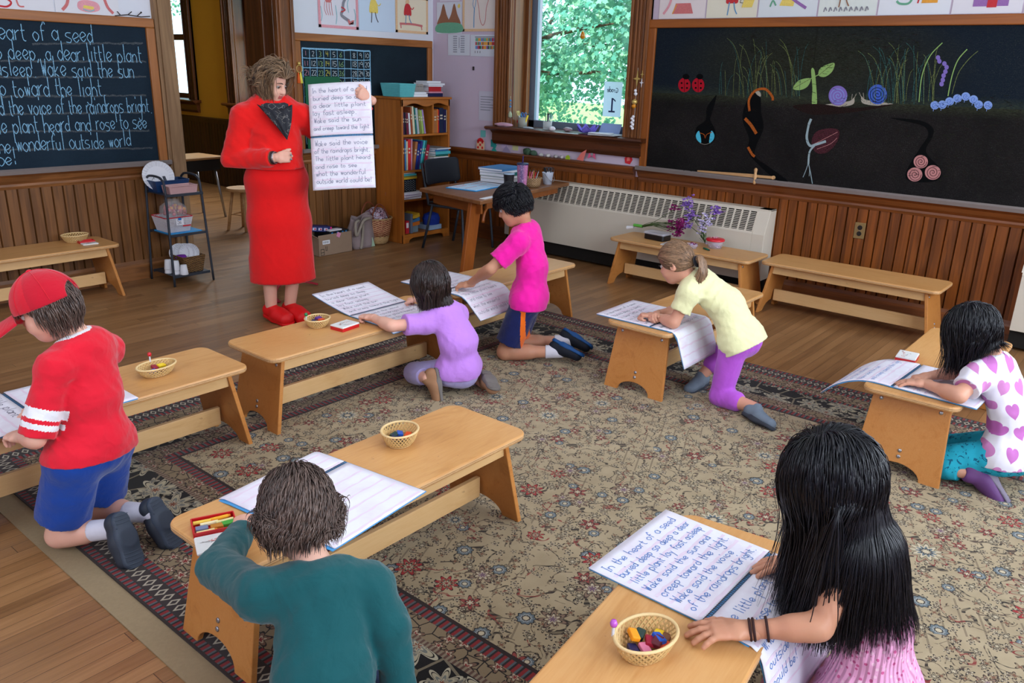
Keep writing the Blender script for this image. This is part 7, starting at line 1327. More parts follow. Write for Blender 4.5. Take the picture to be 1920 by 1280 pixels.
    def top(s, mat, sleeve=.55, hem=.1, loose=.014, flare=.01, wr=.0022, seed=1, name='shirt', neck=.048, res=.0055, long=False, matfn=None, sl=.016, hemvec=None, belly=0.0, over=None):
        """shirt: sleeve = how far down the upper arm (or 1+ into the forearm); hem = distance below the pelvis joint along the spine"""
        J, k, f = s.J, s.s, Field(); sd = unit(J['shR'] - J['shL']); hd = unit(J['hipR'] - J['hipL']); pel, nb, mid = J['pel'], J['nb'], s.mid; dn = unit(pel - mid) if hemvec is None else s.wv(hemvec); hp = pel + dn * hem
        f.cap(nb - unit(nb - mid) * .02, mid, .060 * k + loose, .064 * k + loose, .03, sd, 1.42).cap(mid, pel, .064 * k + loose, .074 * k + loose, .03, hd, 1.36).cap(pel, hp + dn * .05, .074 * k + loose, .076 * k + loose + flare, .02, hd, 1.38)
        if over:
            for S in 'LR': f.cap(pel - unit(pel - mid) * .01 - s.F * over[1], J['hip' + S], .072 * k + over[0] + .004 + wr * 1.6, .066 * k + over[0] + .005 + wr * 1.6, .04)
        if belly: f.cap(lp(pel, mid, .3) + s.F * belly, lp(mid, nb, .3) + s.F * belly * .7, .07 * k + loose, None, .05, hd, 1.25)
        f.cap(J['shL'], J['shR'], .040 * k + loose * .8, None, .03); tp = lp(J['nb'], nb, 1)
        for S in 'LR':
            a, e, w = J['sh' + S], J['el' + S], J['wr' + S]
            f.cap(a, lp(nb, a, .35) , .040 * k + loose * .7, .046 * k + loose * .5, .03)
            if sleeve <= 1: q = lp(a, e, sleeve); f.cap(a, q + unit(e - a) * .03, .037 * k + sl, .036 * k + sl + .004, .018, clip=[(q, unit(e - a))])
            else: q = lp(e, w, sleeve - 1); f.cap(a, e, .037 * k + sl, .033 * k + sl, .018); f.cap(e, q + unit(w - e) * .02, .032 * k + sl, .024 * k + sl * .7, .012, clip=[(q, unit(w - e))])
        f.cap(nb - unit(nb - mid) * .035 + s.hf * .012, J['hd'] - s.hu * .02, neck * k, neck * k * .9, .012, sub=True)
        o = link(name, [f.mesh(res, [(hp, dn)], wr, .055 * k, seed)], mat, s.t, matfn); s.shirt_hem = (hp, dn); return o
    def legs(s, mat, frac=.6, loose=.012, name='shorts', wr=.0018, seed=3, res=.0055, seat=0.0, matfn=None, rise=.045):
        """frac: down the thigh; above 1 into the shin"""
        J, k, f = s.J, s.s, Field(); hd = unit(J['hipR'] - J['hipL']); up = unit(s.mid - J['pel'])
        f.cap(J['pel'] + up * rise, J['pel'], .066 * k + loose * .6, .074 * k + loose * .8, .03, hd, 1.34)
        for S in 'LR':
            h, kn, an = J['hip' + S], J['kn' + S], J['an' + S]; f.cap(J['pel'] - up * .01 - s.F * seat, h, .072 * k + loose, .068 * k + loose, .03)
            if frac <= 1: q = lp(h, kn, frac); f.cap(h, q + unit(kn - h) * .03, .063 * k + loose, .054 * k + loose * 1.5, .02, clip=[(q, unit(kn - h))])
            else: q = lp(kn, an, frac - 1); f.cap(h, kn, .063 * k + loose, .047 * k + loose, .03); f.cap(kn, q + unit(an - kn) * .02, .045 * k + loose, .034 * k + loose, .02, clip=[(q, unit(an - kn))]); f.cap(lp(kn, an, .2), lp(kn, an, .45), .046 * k + loose, .042 * k + loose, .02)
        return link(name, [f.mesh(res, (), wr, .05 * k, seed)], mat, s.t, matfn)
    def sock(s, S, frac, m, r=.034, end=.03):
        a = lp(s.J['kn' + S], s.J['an' + S], frac); d = unit(s.J['an' + S] - s.J['kn' + S]); f = Field(); f.cap(a, s.J['an' + S] + d * end, r * s.s * 1.08, r * s.s, .01, clip=[(a, -d)]); return link('sock', [f.mesh(.004)], m, s.t)
    def feet(s, spec, upper, sole, big=1.0, **kw):
        for S, (D, N) in spec.items(): shoe(s.t, s.J['an' + S], s.wv(D), s.wv(N), s.s * big, upper, sole, **kw)
SK1 = skin_mat('skin_fair', (222, 172, 150)); SK2 = skin_mat('skin_light', (212, 158, 132)); SK3 = skin_mat('skin_tan', (196, 142, 112), (190, 104, 84))
FLAT = dict(curl=(10, 12, 8), spread=9, thumb_out=48); GRIP = dict(curl=(48, 55, 35), spread=2, thumb_out=30); REST = dict(curl=(26, 32, 20), spread=5, thumb_out=38)
H_BLACK = hair_mat('black_hair', (5, 5, 8), (16, 18, 27), .36, .38); H_DBROWN = hair_mat('dark_brown_hair', (24, 16, 14), (58, 42, 38), .36, .5); H_BROWN = hair_mat('brown_hair', (48, 36, 32), (112, 92, 82), .36, .5); H_LIGHT = hair_mat('light_brown_hair', (74, 54, 38), (166, 130, 98), .42, .45); H_MIX = hair_mat('streaked_hair', (50, 38, 30), (160, 130, 98), .42, .45)

DN = V3(0, 0, 1)
def flat_hand(s, S, d): return (d, (0, 0, 1), (1 if S == 'L' else -1, .1, 0), FLAT)
# --- child in the red cap
RED = cloth('red_jersey', (212, 20, 44)); WHT = cloth('white_rib', (228, 228, 232)); NAVY = cloth('royal_blue_jersey', (8, 58, 142)); SOLE = plain('dark_slate_rubber', (58, 68, 82), .6, .4); SOCKW = cloth('white_sock', (206, 204, 214))
p = Human('person in a red cap, red shirt and blue shorts kneeling at a bench', (1.0, 2.74), -25, dict(pel=(.01, -.05, .385), mid=(.03, -.055, .56), nb=(.06, -.035, .735), hd=(0, .03, .872), shL=(-.075, -.03, .69), shR=(.185, .0, .665), elL=(-.165, -.0, .475), wrL=(-.105, .125, .435), elR=(.22, .14, .49), wrR=(.125, .265, .43),
    hipL=(-.07, -.04, .36), hipR=(.085, -.04, .36), knL=(-.08, .06, .06), knR=(.10, .06, .06), anL=(-.065, -.155, .115), anR=(.055, -.2, .115)), SK1, 1.0, -20, 22)
p.body(dict(L=((.3, .9, -.15), (-.1, 0, 1), (1, 0, 0), REST), R=((.1, .9, -.25), (0, .2, 1), (-1, 0, 0), GRIP)))
_e = p.J['elL'] - p.J['shL']; _el = unit(_e); _nb = p.J['nb']; _hd = p.J['hd']
def redfn(q):
    o = np.zeros(len(q), np.int32); a = _nb - unit(_nb - p.mid) * .02 + p.hf * .012; ax = unit(_hd - p.hu * .03 - a); o[(np.linalg.norm(np.cross(q - a, ax), axis=1) < .066) & ((q - a) @ ax > -.02)] = 1
    for S in 'LR': d = unit(p.J['el' + S] - p.J['sh' + S]); t = (q - p.J['sh' + S]) @ d; L = np.linalg.norm(p.J['el' + S] - p.J['sh' + S]); m = (np.linalg.norm(np.cross(q - p.J['sh' + S], d), axis=1) < .075); o[m & (((t > L * .55) & (t < L * .70)) | ((t > L * .76) & (t < L * .84)))] = 1
    return o
p.top([RED, WHT], .95, .03, .016, .010, .0022, 1, 'shirt', .046, matfn=redfn, sl=.015, over=(.024, 0), res=.004); p.legs(NAVY, .74, .024, 'shorts', .002, 5, seat=.0)
for S in 'LR': p.sock(S, .62, SOCKW)
p.feet(dict(L=((-.22, -.42, -.85), (-.12, -.86, .48)), R=((-.05, -.45, -.85), (-.05, -.86, .5))), plain('dark_slate_clog', (44, 50, 60), .6), SOLE, clog=True)
scalp_hair(p.t, H_BROWN, _hd, p.hr, p.hf, p.hu, np.array((.078, .096, .092)) * p.kk, 1400, lambda q: .062 if q[2] < .1 else .04, lambda q, rn: (0, -.4, -1), 3, .0020, steps=7, lowz=-.66, face=.2, vol=.06)
M_CAP = cloth('red_cap_twill', (206, 14, 40)); M_CAPNET = cloth('red_cap_mesh', (186, 12, 38), 300); cap = thing('cap', 'red trucker cap with mesh back worn by the kneeling child', 'cap', tuple(_hd)); c, kk = _hd + p.hu * .012, p.kk; R_ = np.stack([p.hr, p.hf, p.hu])
f = Field(); f.ell(c, np.array((.090, .110, .112)) * kk, R_, .01, clip=[(c + p.hu * .0, -p.hu + p.hf * .0)]); f.ell(c - p.hu * .02, np.array((.083, .103, .104)) * kk, R_, .004, True); f.ell(c - p.hf * .105 * kk + p.hu * .002, np.array((.042, .05, .040)) * kk, R_, .006, True)
link('crown', [f.mesh(.004)], [M_CAP, M_CAPNET], cap, lambda q: ((q - c) @ p.hf < .01).astype(np.int32))
MB().grid(lambda u, v: tuple(c + p.hu * (.006 - .028 * (2 * v - 1) ** 2 - .02 * u) + p.hf * (.075 + (.115 * u) * (1 - .35 * (2 * v - 1) ** 2) * 1.0 + .028 * (1 - (2 * v - 1) ** 2)) * kk + p.hr * (2 * v - 1) * (.088 - .01 * u) * kk), 10, 16).build('brim', M_CAP, cap, smooth=True, solid=.004); b = MB()
for k in range(6): a = 6.283 * k / 6 + .52; b.tube([c + (p.hr * math.cos(a) * .0905 * math.cos(t) + p.hf * math.sin(a) * .1105 * math.cos(t) + p.hu * .1125 * math.sin(t)) * kk for t in [.1 + .147 * i for i in range(11)]], .0016, 5)
b.lathe([(.009, -.002), (.008, .004), (0, .006)], c + p.hu * .112 * kk, 12, axis=p.hu); b.build('seam', M_CAP, cap, smooth=True)

# --- child in purple
LAV = cloth('lavender_jersey', (190, 132, 222)); LEG1 = cloth('pale_lilac_legging', (166, 156, 206)); SUEDE = plain('tan_suede', (150, 112, 84), .9, .1); SOLEG = plain('grey_rubber', (110, 104, 100), .8, .2)
p = Human('person with a dark bob in a lavender shirt kneeling and holding both notebook edges', (2.93, 2.80), 0, dict(pel=(.0, -.03, .13), mid=(-.02, -.055, .29), nb=(-.055, .02, .455), hd=(-.09, .08, .60), shL=(-.165, .045, .405), shR=(.055, .03, .41), elL=(-.34, .11, .415), wrL=(-.335, .265, .425), elR=(.11, .17, .41), wrR=(.07, .325, .43),
    hipL=(-.06, -.02, .13), hipR=(.075, -.02, .13), knL=(-.10, .20, .075), knR=(.17, .14, .07), anL=(-.19, .01, .12), anR=(.10, -.13, .045)), SK1, .98, -2, 16)
p.body(dict(L=((-.1, .9, -.1), (0, .1, 1), (1, 0, 0), GRIP), R=((-.5, .8, -.1), (.1, .2, 1), (-1, 0, 0), GRIP)))
p.top(LAV, .62, .005, .014, .016, .002, 11, over=(.010, .03)); p.legs(LEG1, 1.75, .010, 'leggings', .0012, 12, seat=.03); p.feet(dict(L=((-.05, -.25, -.95), (.85, -.5, .05)), R=((-.5, -.8, -.15), (.1, -.3, .95))), SUEDE, SOLEG)
scalp_hair(p.t, H_DBROWN, p.J['hd'] + p.hu * .006, p.hr, p.hf, p.hu, np.array((.080, .098, .094)) * p.kk, 3200, lambda q: .12 + .105 * max(0, q[2] + .35), lambda q, rn: (q[0] * 1.2 + (.12 if q[0] > 0 else -.12), -.3 + q[1] * .4, -.35), 5, .0023, [(p.J['nb'], p.J['hd'] - p.hu * .05, .060), (p.J['shL'], p.J['shR'], .058)], 16, lowz=-.50, grav=.30, face=.5, vol=.06, ends=.06, hug=.4)
gl_ = MB(); ctr_ = p.P(-.034, .100, .0)
for x in (-1, 1): gl_.tube([p.P(x * .034 + .022 * math.cos(6.283 * i / 16), .098, .018 * math.sin(6.283 * i / 16)) for i in range(16)], .0014, 5, closed=True); gl_.tube([p.P(x * .056, .097, .004), p.P(x * .076, .03, .004), p.P(x * .077, -.005, -.002)], .0014, 5)
gl_.tube([p.P(-.012, .099, .002), p.P(.012, .099, .002)], .0014, 5); gl_.build('glasses', plain('pale_wire', (190, 160, 120), .3, .5, .6), p.t, smooth=True)

# --- child in hot pink
PINK = cloth('hot_pink_jersey', (234, 22, 156)); NVY = cloth('navy_sport_cloth', (20, 30, 84)); ORG = cloth('orange_sport_cloth', (240, 110, 16)); BLK = plain('black_shoe_mesh', (18, 24, 36), .8); BLUS = plain('blue_rubber_sole', (10, 70, 126), .6)
p = Human('person with short black hair in a hot pink shirt kneeling upright at a bench', (3.58, 2.87), -30, dict(pel=(0, -.04, .385), mid=(.015, -.05, .57), nb=(.04, 0, .775), hd=(0, .065, .918), shL=(-.10, .02, .725), shR=(.165, -.01, .73), elL=(-.16, .165, .575), wrL=(-.03, .315, .445), elR=(.26, .15, .55), wrR=(.345, .275, .435),
    hipL=(-.07, -.03, .37), hipR=(.08, -.03, .37), knL=(-.08, .08, .06), knR=(.09, .06, .06), anL=(-.045, -.215, .075), anR=(.14, -.25, .085)), SK3, 1.08, 2, 24)
p.body(dict(L=((.25, .9, -.25), (-.2, .1, 1), (1, 0, 0), REST), R=((.2, .9, -.3), (0, .2, 1), (-1, 0, 0), GRIP)), headscale=.94)
p.top(PINK, .72, .06, .016, .012, .0028, 21, sl=.018, over=(.014, 0))
_o = p.J['hipL']; _k = unit(p.J['knL'] - _o)
p.legs([NVY, ORG], .80, .015, 'shorts', .0018, 22, matfn=lambda q: (((q - p.J['pel']) @ p.R < -.03) & (np.abs((q - _o) @ p.F + .0) < .014) | ((q - p.J['pel']) @ p.R > .03) & (np.abs((q - _o) @ p.F) < .014)).astype(np.int32))
for S in 'LR': p.sock(S, .80, SOCKW)
p.feet(dict(L=((-.32, -.9, -.30), (.35, -.38, .86)), R=((-.2, -.85, -.42), (.5, -.42, .76))), BLK, BLUS)
scalp_hair(p.t, H_BLACK, p.J['hd'] + p.hu * .008, p.hr, p.hf, p.hu, np.array((.080, .098, .096)) * p.kk, 3000, lambda q: .060 if q[2] > -.1 else .032, lambda q, rn: (q[0] * .4, .7 if q[2] > .25 and q[1] > -.5 else -.35, -.6 if q[2] < .5 else .12), 25, .0020, steps=9, lowz=-.55, face=.45, grav=.08, wave=.07, vol=.09, hug=.7)

# --- child in pale yellow
YEL = cloth('pale_yellow_jersey', (228, 226, 176)); ORC = cloth('orchid_legging', (178, 84, 202)); GREYSH = plain('grey_blue_shoe', (104, 116, 130), .7); DKS = plain('dark_grey_sole', (52, 56, 66), .7)
p = Human('person with a ponytail in a pale yellow shirt leaning on a bench on one knee', (3.85, 1.62), 0, dict(pel=(.0, .0, .36), mid=(-.01, .10, .52), nb=(-.06, .265, .632), hd=(-.125, .345, .725), shL=(-.175, .235, .585), shR=(.055, .29, .60), elL=(-.225, .275, .430), wrL=(-.175, .42, .425), elR=(-.01, .36, .435), wrR=(-.145, .42, .43),
    hipL=(-.07, 0, .35), hipR=(.075, .0, .35), knL=(-.10, .03, .055), knR=(.15, .16, .19), anL=(-.165, -.19, .07), anR=(.06, .225, .07)), SK2, 1.0, -4, 24)
p.body(dict(L=((-.5, .8, .0), (0, .2, 1), (1, 0, 0), GRIP), R=((-.9, -.05, .05), (.1, .5, .9), (0, -1, 0), GRIP)))
p.top(YEL, .60, .055, .020, .030, .0026, 31, over=(.010, .015)); p.legs(ORC, 1.12, .010, 'leggings', .0015, 32, seat=.015)
p.feet(dict(L=((-.28, -.94, -.06), (-.55, .05, -.83)), R=((-.95, .1, -.1), (0, -.1, -1))), GREYSH, DKS)
hc = p.J['hd'] + p.hu * .006; tie = hc - p.hf * .095 * p.kk - p.hu * .035 * p.kk; dt = lambda q, rn: tuple(np.array((-q[0] * .9, -1.2 - q[1], -.42 - q[2] * .7)))
scalp_hair(p.t, H_LIGHT, hc, p.hr, p.hf, p.hu, np.array((.076, .093, .089)) * p.kk, 3000, lambda q: .03 + .145 * ((q[1] + 1.0) / 2) + .03 * abs(q[0]), dt, 35, .0020, steps=14, lowz=-.62, grav=.0, face=.5, vol=.05, ends=.02, goal=tie, hug=1.2)
o_ = []; rn = np.random.default_rng(36); vs, fs, n0 = [], [], 0; b = MB()
for k in range(260):
    a = rn.uniform(0, 6.283); e = rn.uniform(0, 1) ** .5; q = tie + (p.hr * math.cos(a) + p.hu * math.sin(a)) * .012 * e; out = (p.hr * math.cos(a) * 1.0 + p.hu * math.sin(a) * .7); L = rn.uniform(.10, .17); w = rn.uniform(-.012, .012)
    b.tube(catmull([q, q - p.hf * .035 + out * .022 * e + DN * .004, q - p.hf * .055 + out * .034 * e - DN * L * .45, q - p.hf * (.045 + w) + out * (.024 * e) - DN * L * .8 + p.hr * w, q - p.hf * (.03 + w) - DN * L + out * .03 * e], 2), [.0035] * 7 + [.0025, .001], 4)
_o = b.build('ponytail', H_LIGHT, p.t, smooth=True); _o.data.attributes.new('tone', 'FLOAT', 'POINT').data.foreach_set('value', np.repeat(rn.uniform(.15, .9, 260), len(_o.data.vertices) // 260).astype(np.float32)); b = MB(); b.tube([tie - p.hf * .012 + (p.hr * math.cos(6.283 * i / 14) + p.hu * math.sin(6.283 * i / 14)) * (.020 + .003 * (i % 2)) for i in range(14)], .010, 8, closed=True); b.build('hair_tie', cloth('black_scrunchie', (22, 22, 28)), p.t, smooth=True)

# --- child in the heart print shirt
gh = Graph('white_cotton_with_hearts', .85, .2); hx, hy, hz = gh.sep(gh.coord()); hu_ = (hy * .80 - hx * .62) / .078; hv = hz / .085
row = hv.floor(); uu = ((hu_ + row * .5).fract() - .5) * 2.3; vv = (hv.fract() - .45) * 2.3; tl = gh.white(gh.comb((hu_ + row * .5).floor(), row, 1.0)) * 1.0 - .5; u2 = uu * tl.cos() - vv * tl.sin(); v2 = uu * tl.sin() + vv * tl.cos(); q_ = u2 * u2 + (v2 - (u2.abs() * 1.0).sqrt() * .62) * (v2 - (u2.abs()).sqrt() * .62)
gh.color(gh.mix(q_.lt(.52), lin((228, 226, 236)), gh.mix(gh.white(gh.comb((hu_ + row * .5).floor(), row, 7.0)), lin((186, 104, 180)), lin((204, 136, 190))))); HEART = gh.m
AQ = Graph('aqua_legging_print', .8, .2); _c = AQ.coord(); AQ.color(AQ.mix(AQ.noise(_c, 26, 2, .5, 2.5).gt(.62), lin((40, 170, 196)), lin((24, 96, 126)))); AQ = AQ.m; PLUM = plain('plum_boot', (96, 58, 112), .6); SOLEP = plain('lilac_grey_sole', (120, 112, 128), .7)
p = Human('person with shoulder length black hair in a heart print shirt sitting on their heels', (3.68, .42), 0, dict(pel=(.06, -.07, .185), mid=(.075, -.055, .355), nb=(.085, .05, .53), hd=(.07, .145, .672), shL=(-.03, .085, .495), shR=(.20, .05, .49), elL=(-.135, .115, .435), wrL=(-.055, .265, .425), elR=(.17, .19, .44), wrR=(.06, .275, .425),
    hipL=(-.01, -.06, .175), hipR=(.12, -.06, .175), knL=(-.03, .20, .075), knR=(.13, .20, .075), anL=(-.06, .03, .085), anR=(.15, -.02, .07)), SK2, 1.0, -12, 38)
p.body(dict(L=((-.1, .95, -.12), (0, .1, 1), (1, 0, 0), FLAT), R=((-.7, .6, -.1), (0, .2, 1), (-1, 0, 0), REST)))
p.top(HEART, .62, .055, .016, .016, .002, 41, over=(.012, .03)); p.legs(AQ, 1.80, .012, 'leggings', .0016, 42, seat=.03); p.feet(dict(L=((-.12, -.66, -.74), (.66, -.56, .5)), R=((.05, -.97, -.2), (.35, -.3, .88))), PLUM, SOLEP, big=1.2)
_hc = p.J['hd'] + p.hu * .006; scalp_hair(p.t, H_BLACK, _hc, p.hr, p.hf, p.hu, np.array((.080, .097, .093)) * p.kk, 3600, lambda q: .14 + .13 * max(0, q[2] + .2), lambda q, rn: (q[0] * 1.3 + (.1 if q[0] > 0 else -.1), .1 + q[1] * .2, -.3), 45, .0023, [(p.J['shL'], p.J['shR'], .066), (p.J['nb'], p.mid, .092), (p.J['nb'], _hc, .06)], 18, lowz=-.45, grav=.26, face=.45, wave=.05, vol=.07, ends=.25, hug=.3)

# --- child in teal
TEAL = cloth('teal_jersey', (8, 76, 80)); JEAN = cloth('dark_blue_denim', (22, 52, 96)); NVS = plain('navy_shoe', (26, 34, 54), .6); SOLEB = plain('pale_sole_edge', (150, 150, 150), .6)
p = Human('person with tousled brown hair in a long-sleeved teal shirt kneeling at a bench', (.98, 1.30), 15, dict(pel=(-.085, -.135, .18), mid=(-.075, -.075, .35), nb=(-.02, .035, .512), hd=(-.03, .15, .628), shL=(-.155, .085, .492), shR=(.075, -.01, .480), elL=(-.19, .30, .455), wrL=(-.08, .455, .445), elR=(.09, -.075, .40), wrR=(.085, -.14, .255),
    hipL=(-.155, -.13, .19), hipR=(-.01, -.13, .19), knL=(-.20, .10, .065), knR=(.07, .16, .25), anL=(-.20, -.12, .06), anR=(.155, .165, .085)), SK1, 1.0, 10, 30)
p.body(dict(L=((.35, .9, -.05), (0, .1, 1), (1, 0, 0), GRIP), R=((-.05, -.15, -1), (.7, -.5, .0), (0, 1, 0), REST)))
p.top(TEAL, 1.92, .09, .013, .014, .0030, 51, sl=.017, res=.005, over=(.016, .03)); p.legs(JEAN, 1.85, .016, 'jeans', .002, 52, seat=.03)
p.feet(dict(L=((-.1, -.95, -.2), (0, -.2, .97)), R=((.45, .89, -.02), (0, 0, -1))), NVS, SOLEB)
_o = p.J['anR'] + p.wv((-.45, -.89, 0)) * .046 + p.wv((-.6, -.3, .4)) * .014 - DN * .022; tg = MB(); tg.lathe([(0, .0012), (.021, .001), (.022, 0)], _o, 24, 1.25, .75, .6, axis=(-.35, -.6, .7)); tg.build('name_patch', M_PAPER, p.t); tg = MB(); _a, _b, _n = frame((-.35, -.6, .7)); write(tg, 'E v e', _o - _a * .015 - _b * .006, _a, _b, _n, .009, .0016, 0, random.Random(1), 1.0, .032, .0022); tg.build('patch_writing', M_PENCIL, p.t)
_hc = p.J['hd'] + p.hu * .006; cw_ = lambda q, rn: (q[0] * .8 + .35 * q[1], q[1] * .7 - .15, .15 - .5 * abs(q[1])); scalp_hair(p.t, H_BROWN, _hc, p.hr, p.hf, p.hu, np.array((.075, .092, .090)) * p.kk, 6500, lambda q: .085 + .03 * max(0, q[2]) + .035 * min(0, q[2] + .1), cw_, 55, .0016, [(p.J['nb'], _hc, .05)], 12, lowz=-.72, grav=.34, face=.4, wave=.03, vol=.10, ends=.35, hug=.5, jitter=.02, late=.6, stiff=.8)

# --- child with very long black hair
gp = Graph('pink_flower_print_cotton', .85, .2); _c = gp.coord(); vo = gp.voronoi(_c, 75, 'F1', 1.0, '3D'); gp.color(gp.mix(E(gp, vo.outputs['Distance']).lt(.30), lin((226, 160, 196)), gp.mix(E(gp, gp.sep(vo.outputs['Color'])[0].v).gt(.5), lin((196, 90, 140)), lin((232, 186, 206))))); _x, _y, _z = gp.sep(_c); gp.bump(((gp.math('ARCTAN2', _y, _x)) * 34.0).sin() + gp.noise(_c, 30, 2) * 1.5, .5, .008); PDRESS = gp.m
p = Human('person with very long black hair in a pink print dress pressing on a bench', (1.78, .32), 0, dict(pel=(.03, .0, .24), mid=(.03, .02, .42), nb=(.035, .085, .605), hd=(.015, .165, .768), shL=(-.055, .09, .55), shR=(.13, .085, .555), elL=(-.125, .105, .46), wrL=(-.205, .245, .425), elR=(.19, .15, .46), wrR=(.150, .245, .425),
    hipL=(-.04, .0, .22), hipR=(.10, .0, .22), knL=(-.05, .20, .06), knR=(.11, .20, .06), anL=(-.04, -.10, .06), anR=(.10, -.10, .06)), SK3, 1.0, -14, 24)
p.body(dict(L=((-.62, .78, -.06), (0, .05, 1), (1, .3, 0), dict(FLAT, spread=13)), R=((-.55, .8, -.06), (0, .05, 1), (-1, -.3, 0), FLAT)), hs=1.12)
f = Field(); k = p.s; hdv = unit(p.J['hipR'] - p.J['hipL']); _ch = lp(p.mid, p.J['nb'], .45)
f.cap(_ch, p.mid, .070 * k, .066 * k, .03, hdv, 1.42).cap(p.mid, p.J['pel'], .068 * k, .098 * k, .04, hdv, 1.35).cap(p.J['pel'], p.J['pel'] + V3(.0, .02, -.13), .10 * k, .135 * k, .05, hdv, 1.3); f.cap(p.J['hipL'] - DN * .05, p.J['knL'] - DN * .01, .10 * k, .085 * k, .05).cap(p.J['hipR'] - DN * .05, p.J['knR'] - DN * .01, .10 * k, .085 * k, .05)
o = link('dress', [f.mesh(.0055, [(V3(0, 0, .012), -DN), (_ch + unit(p.J['nb'] - p.mid) * .055, unit(p.J['nb'] - p.mid) - p.F * .15)], .0040, .07, 61, (1, 1, .25))], PDRESS, p.t)
for S in 'LR': MB().tube(catmull([_ch + p.F * .075 * k + (p.J['sh' + S] - _ch) * .55, lp(p.J['nb'], p.J['sh' + S], .62) + DN * .036 * k, _ch - p.F * .075 * k + (p.J['sh' + S] - _ch) * .55], 5), .010, 8, 0, side=tuple(p.R), ratio=.8).build('strap', PDRESS, p.t, smooth=True)
for i, (t_, r_) in enumerate(((.93, .0238), (.88, .0246), (.70, .0268))): w_ = lp(p.J['elL'], p.J['wrL'], t_); A_, B_, _w = frame(p.J['wrL'] - p.J['elL']); MB().tube([w_ + (A_ * math.cos(6.283 * j / 24) + B_ * math.sin(6.283 * j / 24)) * r_ * k for j in range(24)], .0032, 8, closed=True).build('hair_tie_bracelet', plain('dark_brown_elastic', (52, 28, 26), .8), p.t, smooth=True)
_hc = p.J['hd'] + p.hu * .006; scalp_hair(p.t, H_BLACK, _hc, p.hr, p.hf, p.hu, np.array((.080, .097, .093)) * p.kk, 8000, lambda q: .36 + .14 * max(0, q[2] + .2) - .05 * q[1], lambda q, rn: (q[0] * 1.2 + (.1 if q[0] > 0 else -.1), -.1 + q[1] * .15, -.35), 65, .0018, [(_hc - p.hu * .03, p.mid, .074), (lp(_hc, p.mid, .5), p.J['pel'], .088)], 28, lowz=-.45, grav=.30, face=.42, wave=.035, vol=.13, ends=.22, hug=.3, stiff=.8, jitter=.02)

# --- the teacher
TRED = cloth('red_sweatshirt_fleece', (224, 22, 20)); TSK = cloth('red_knit_skirt', (216, 12, 14)); CLOG = plain('red_clog', (216, 18, 22), .5)
p = Human('person in a red sweatshirt, long red skirt and red clogs showing a notebook', (3.06, 4.50), 205, dict(pel=(0, 0, .92), mid=(0, .01, 1.14), nb=(0, -.015, 1.40), hd=(0, .035, 1.535), shL=(-.175, 0, 1.325), shR=(.175, 0, 1.325), elL=(-.36, -.02, 1.16), wrL=(-.565, .205, 1.445), elR=(.255, -.03, 1.06), wrR=(.03, .20, 1.095),
    hipL=(-.09, 0, .90), hipR=(.09, 0, .90), knL=(-.09, .02, .49), knR=(.09, .02, .49), anL=(-.035, -.01, .10), anR=(.09, .0, .10)), SK1, 1.3, -42, 22)
p.body(dict(L=((.80, .12, .45), (-.15, 1, .1), (.4, -.2, 1), GRIP), R=((-.95, .15, .05), (0, .9, .25), (0, 0, 1), GRIP)), headscale=.80, hs=.88)
p.brows(H_MIX)
p.top(TRED, 1.90, -.10, .024, .012, .0045, 71, 'sweatshirt', .05, .007, sl=.030, belly=.045)
f = Field(); X = p.R; f.cap(p.J['pel'] + DN * .12, p.J['pel'] + DN * .02, .115, .135, .04, X, 1.36).cap(p.J['pel'] + DN * .02 - p.F * .01, p.J['pel'] - DN * .25, .135, .138, .05, X, 1.40).cap(p.J['pel'] - DN * .25, p.base + DN * .20, .138, .150, .04, X, 1.42)
link('skirt', [f.mesh(.008, [(p.base + DN * .275, -DN)], .0035, .16, 72, (1, 1, .15))], TSK, p.t)
p.feet(dict(L=((-.42, .9, -.12), (0, -.1, -1)), R=((-.5, .86, -.12), (0, -.1, -1))), CLOG, CLOG, clog=True, name='clog')
gsf = Graph('charcoal_paisley_cotton', .85, .2); _c = gsf.coord(); vv = gsf.voronoi(_c, 34, 'DISTANCE_TO_EDGE', 1.0, '3D'); gsf.color(gsf.mix(E(gsf, vv.outputs['Distance']).lt(.035) * gsf.noise(_c, 20, 2).gt(.5), lin((48, 50, 56)), lin((122, 120, 116)))); SCARF = gsf.m
cn = p.J['nb'] + p.F * .035 - DN * .018; tipv = p.base + p.F * .185 - p.R * .045 + DN * 1.20
MB().tube(catmull([cn + p.R * .088 * math.cos(a) + p.F * (.078 * math.sin(a) - .02) + DN * (.022 - .022 * math.sin(a)) for a in [6.283 * i / 12 for i in range(12)]], 3, True), .031, 10, closed=True).build('scarf', SCARF, p.t, smooth=True)
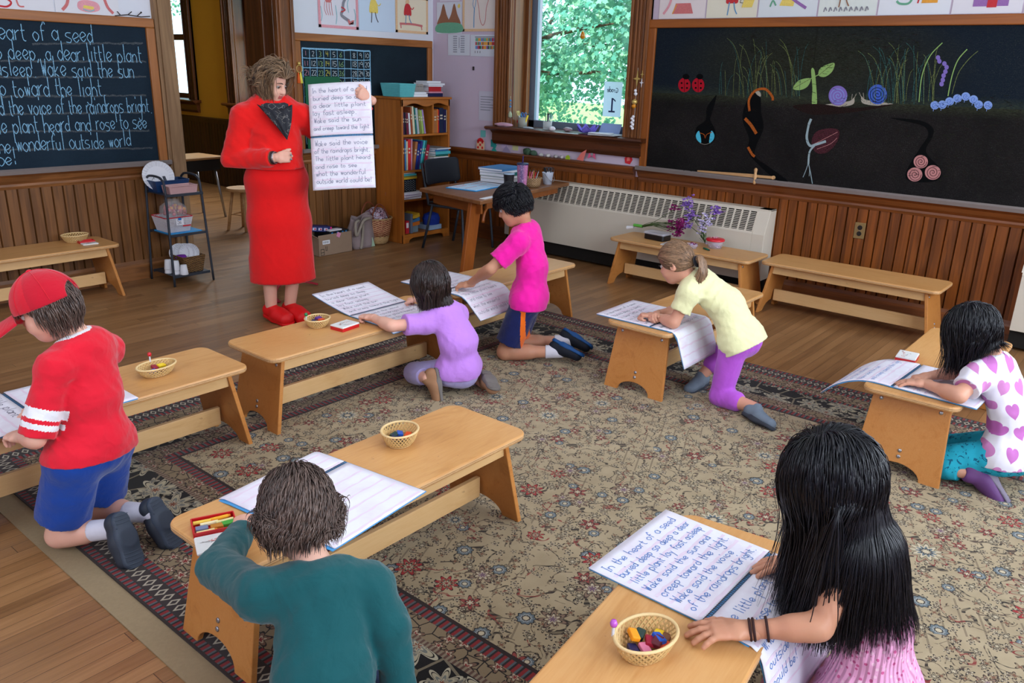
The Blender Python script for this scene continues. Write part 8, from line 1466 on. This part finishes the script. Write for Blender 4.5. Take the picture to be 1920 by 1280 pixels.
MB().grid(lambda u, v: tuple((lp(cn + p.R * (.105 - .21 * u) + p.F * (.07 + .05 * math.sin(3.14 * u)) + DN * (.02 - .03 * math.sin(3.14 * u)), tipv, v) + p.F * (.016 * math.sin(u * 19) * (1 - v) + .050 * math.sin(3.14 * v)))), 24, 14).build('scarf', SCARF, p.t, smooth=True, solid=.004); b = MB()
for o_ in (.14, .22): b.tube([tuple(lp(cn + p.R * (.105 - .21 * q) * (1 - o_) + p.F * (.06 + .05 * math.sin(3.14 * q)), tipv, w) + p.F * (.043) + DN * .0) for q, w in ((.0, .2), (0.02, .5), (.2, .86 - o_), (.5, .95 - o_), (.8, .86 - o_), (.98, .5), (1, .2))], .0025, 5)
for r_, t_, m_, w in ((.033, .985, M_STEEL, .004), (.034, .95, plain('dark_bead', (40, 36, 40), .4), .0065), (.034, .915, plain('brown_bead', (110, 86, 66), .4), .006)):
    c_ = lp(p.J['elR'], p.J['wrR'], t_); A_, B_, _w = frame(p.J['wrR'] - p.J['elR']); MB().tube([c_ + (A_ * math.cos(6.283 * j / 28) + B_ * math.sin(6.283 * j / 28)) * (r_ + .0015 * (j % 2)) for j in range(28)], w, 6, closed=True).build('bracelet', m_, p.t, smooth=True)
hw = p.J['wrR'] + p.wv((-.95, .15, .05)) * .085
for dz in (.014, -.012): c_ = hw + DN * dz + p.F * .022; MB().lathe([(0, .006), (.006, .004), (.007, 0), (.004, -.004)], c_, 10, axis=p.F).build('ring', M_STEEL, p.t, smooth=True)
_hc = p.J['hd'] + p.hu * .006; scalp_hair(p.t, H_MIX, _hc, p.hr, p.hf, p.hu, np.array((.083, .101, .096)) * p.kk, 4000, lambda q: .20 + .10 * max(0, q[2] + .2), lambda q, rn: (q[0] * .9 + (.15 if q[0] > .1 else -.15), -1.1 - .5 * max(0, q[1]), -.15), 75, .0026, [(p.J['nb'], _hc, .066), (p.J['shL'], p.J['shR'], .075)], 18, lowz=-.50, grav=.30, face=.3, wave=.10, vol=.10, ends=.2, hug=.5, hl=.62, late=.5, root=lambda q: q[1] < .10 or q[2] > .25)
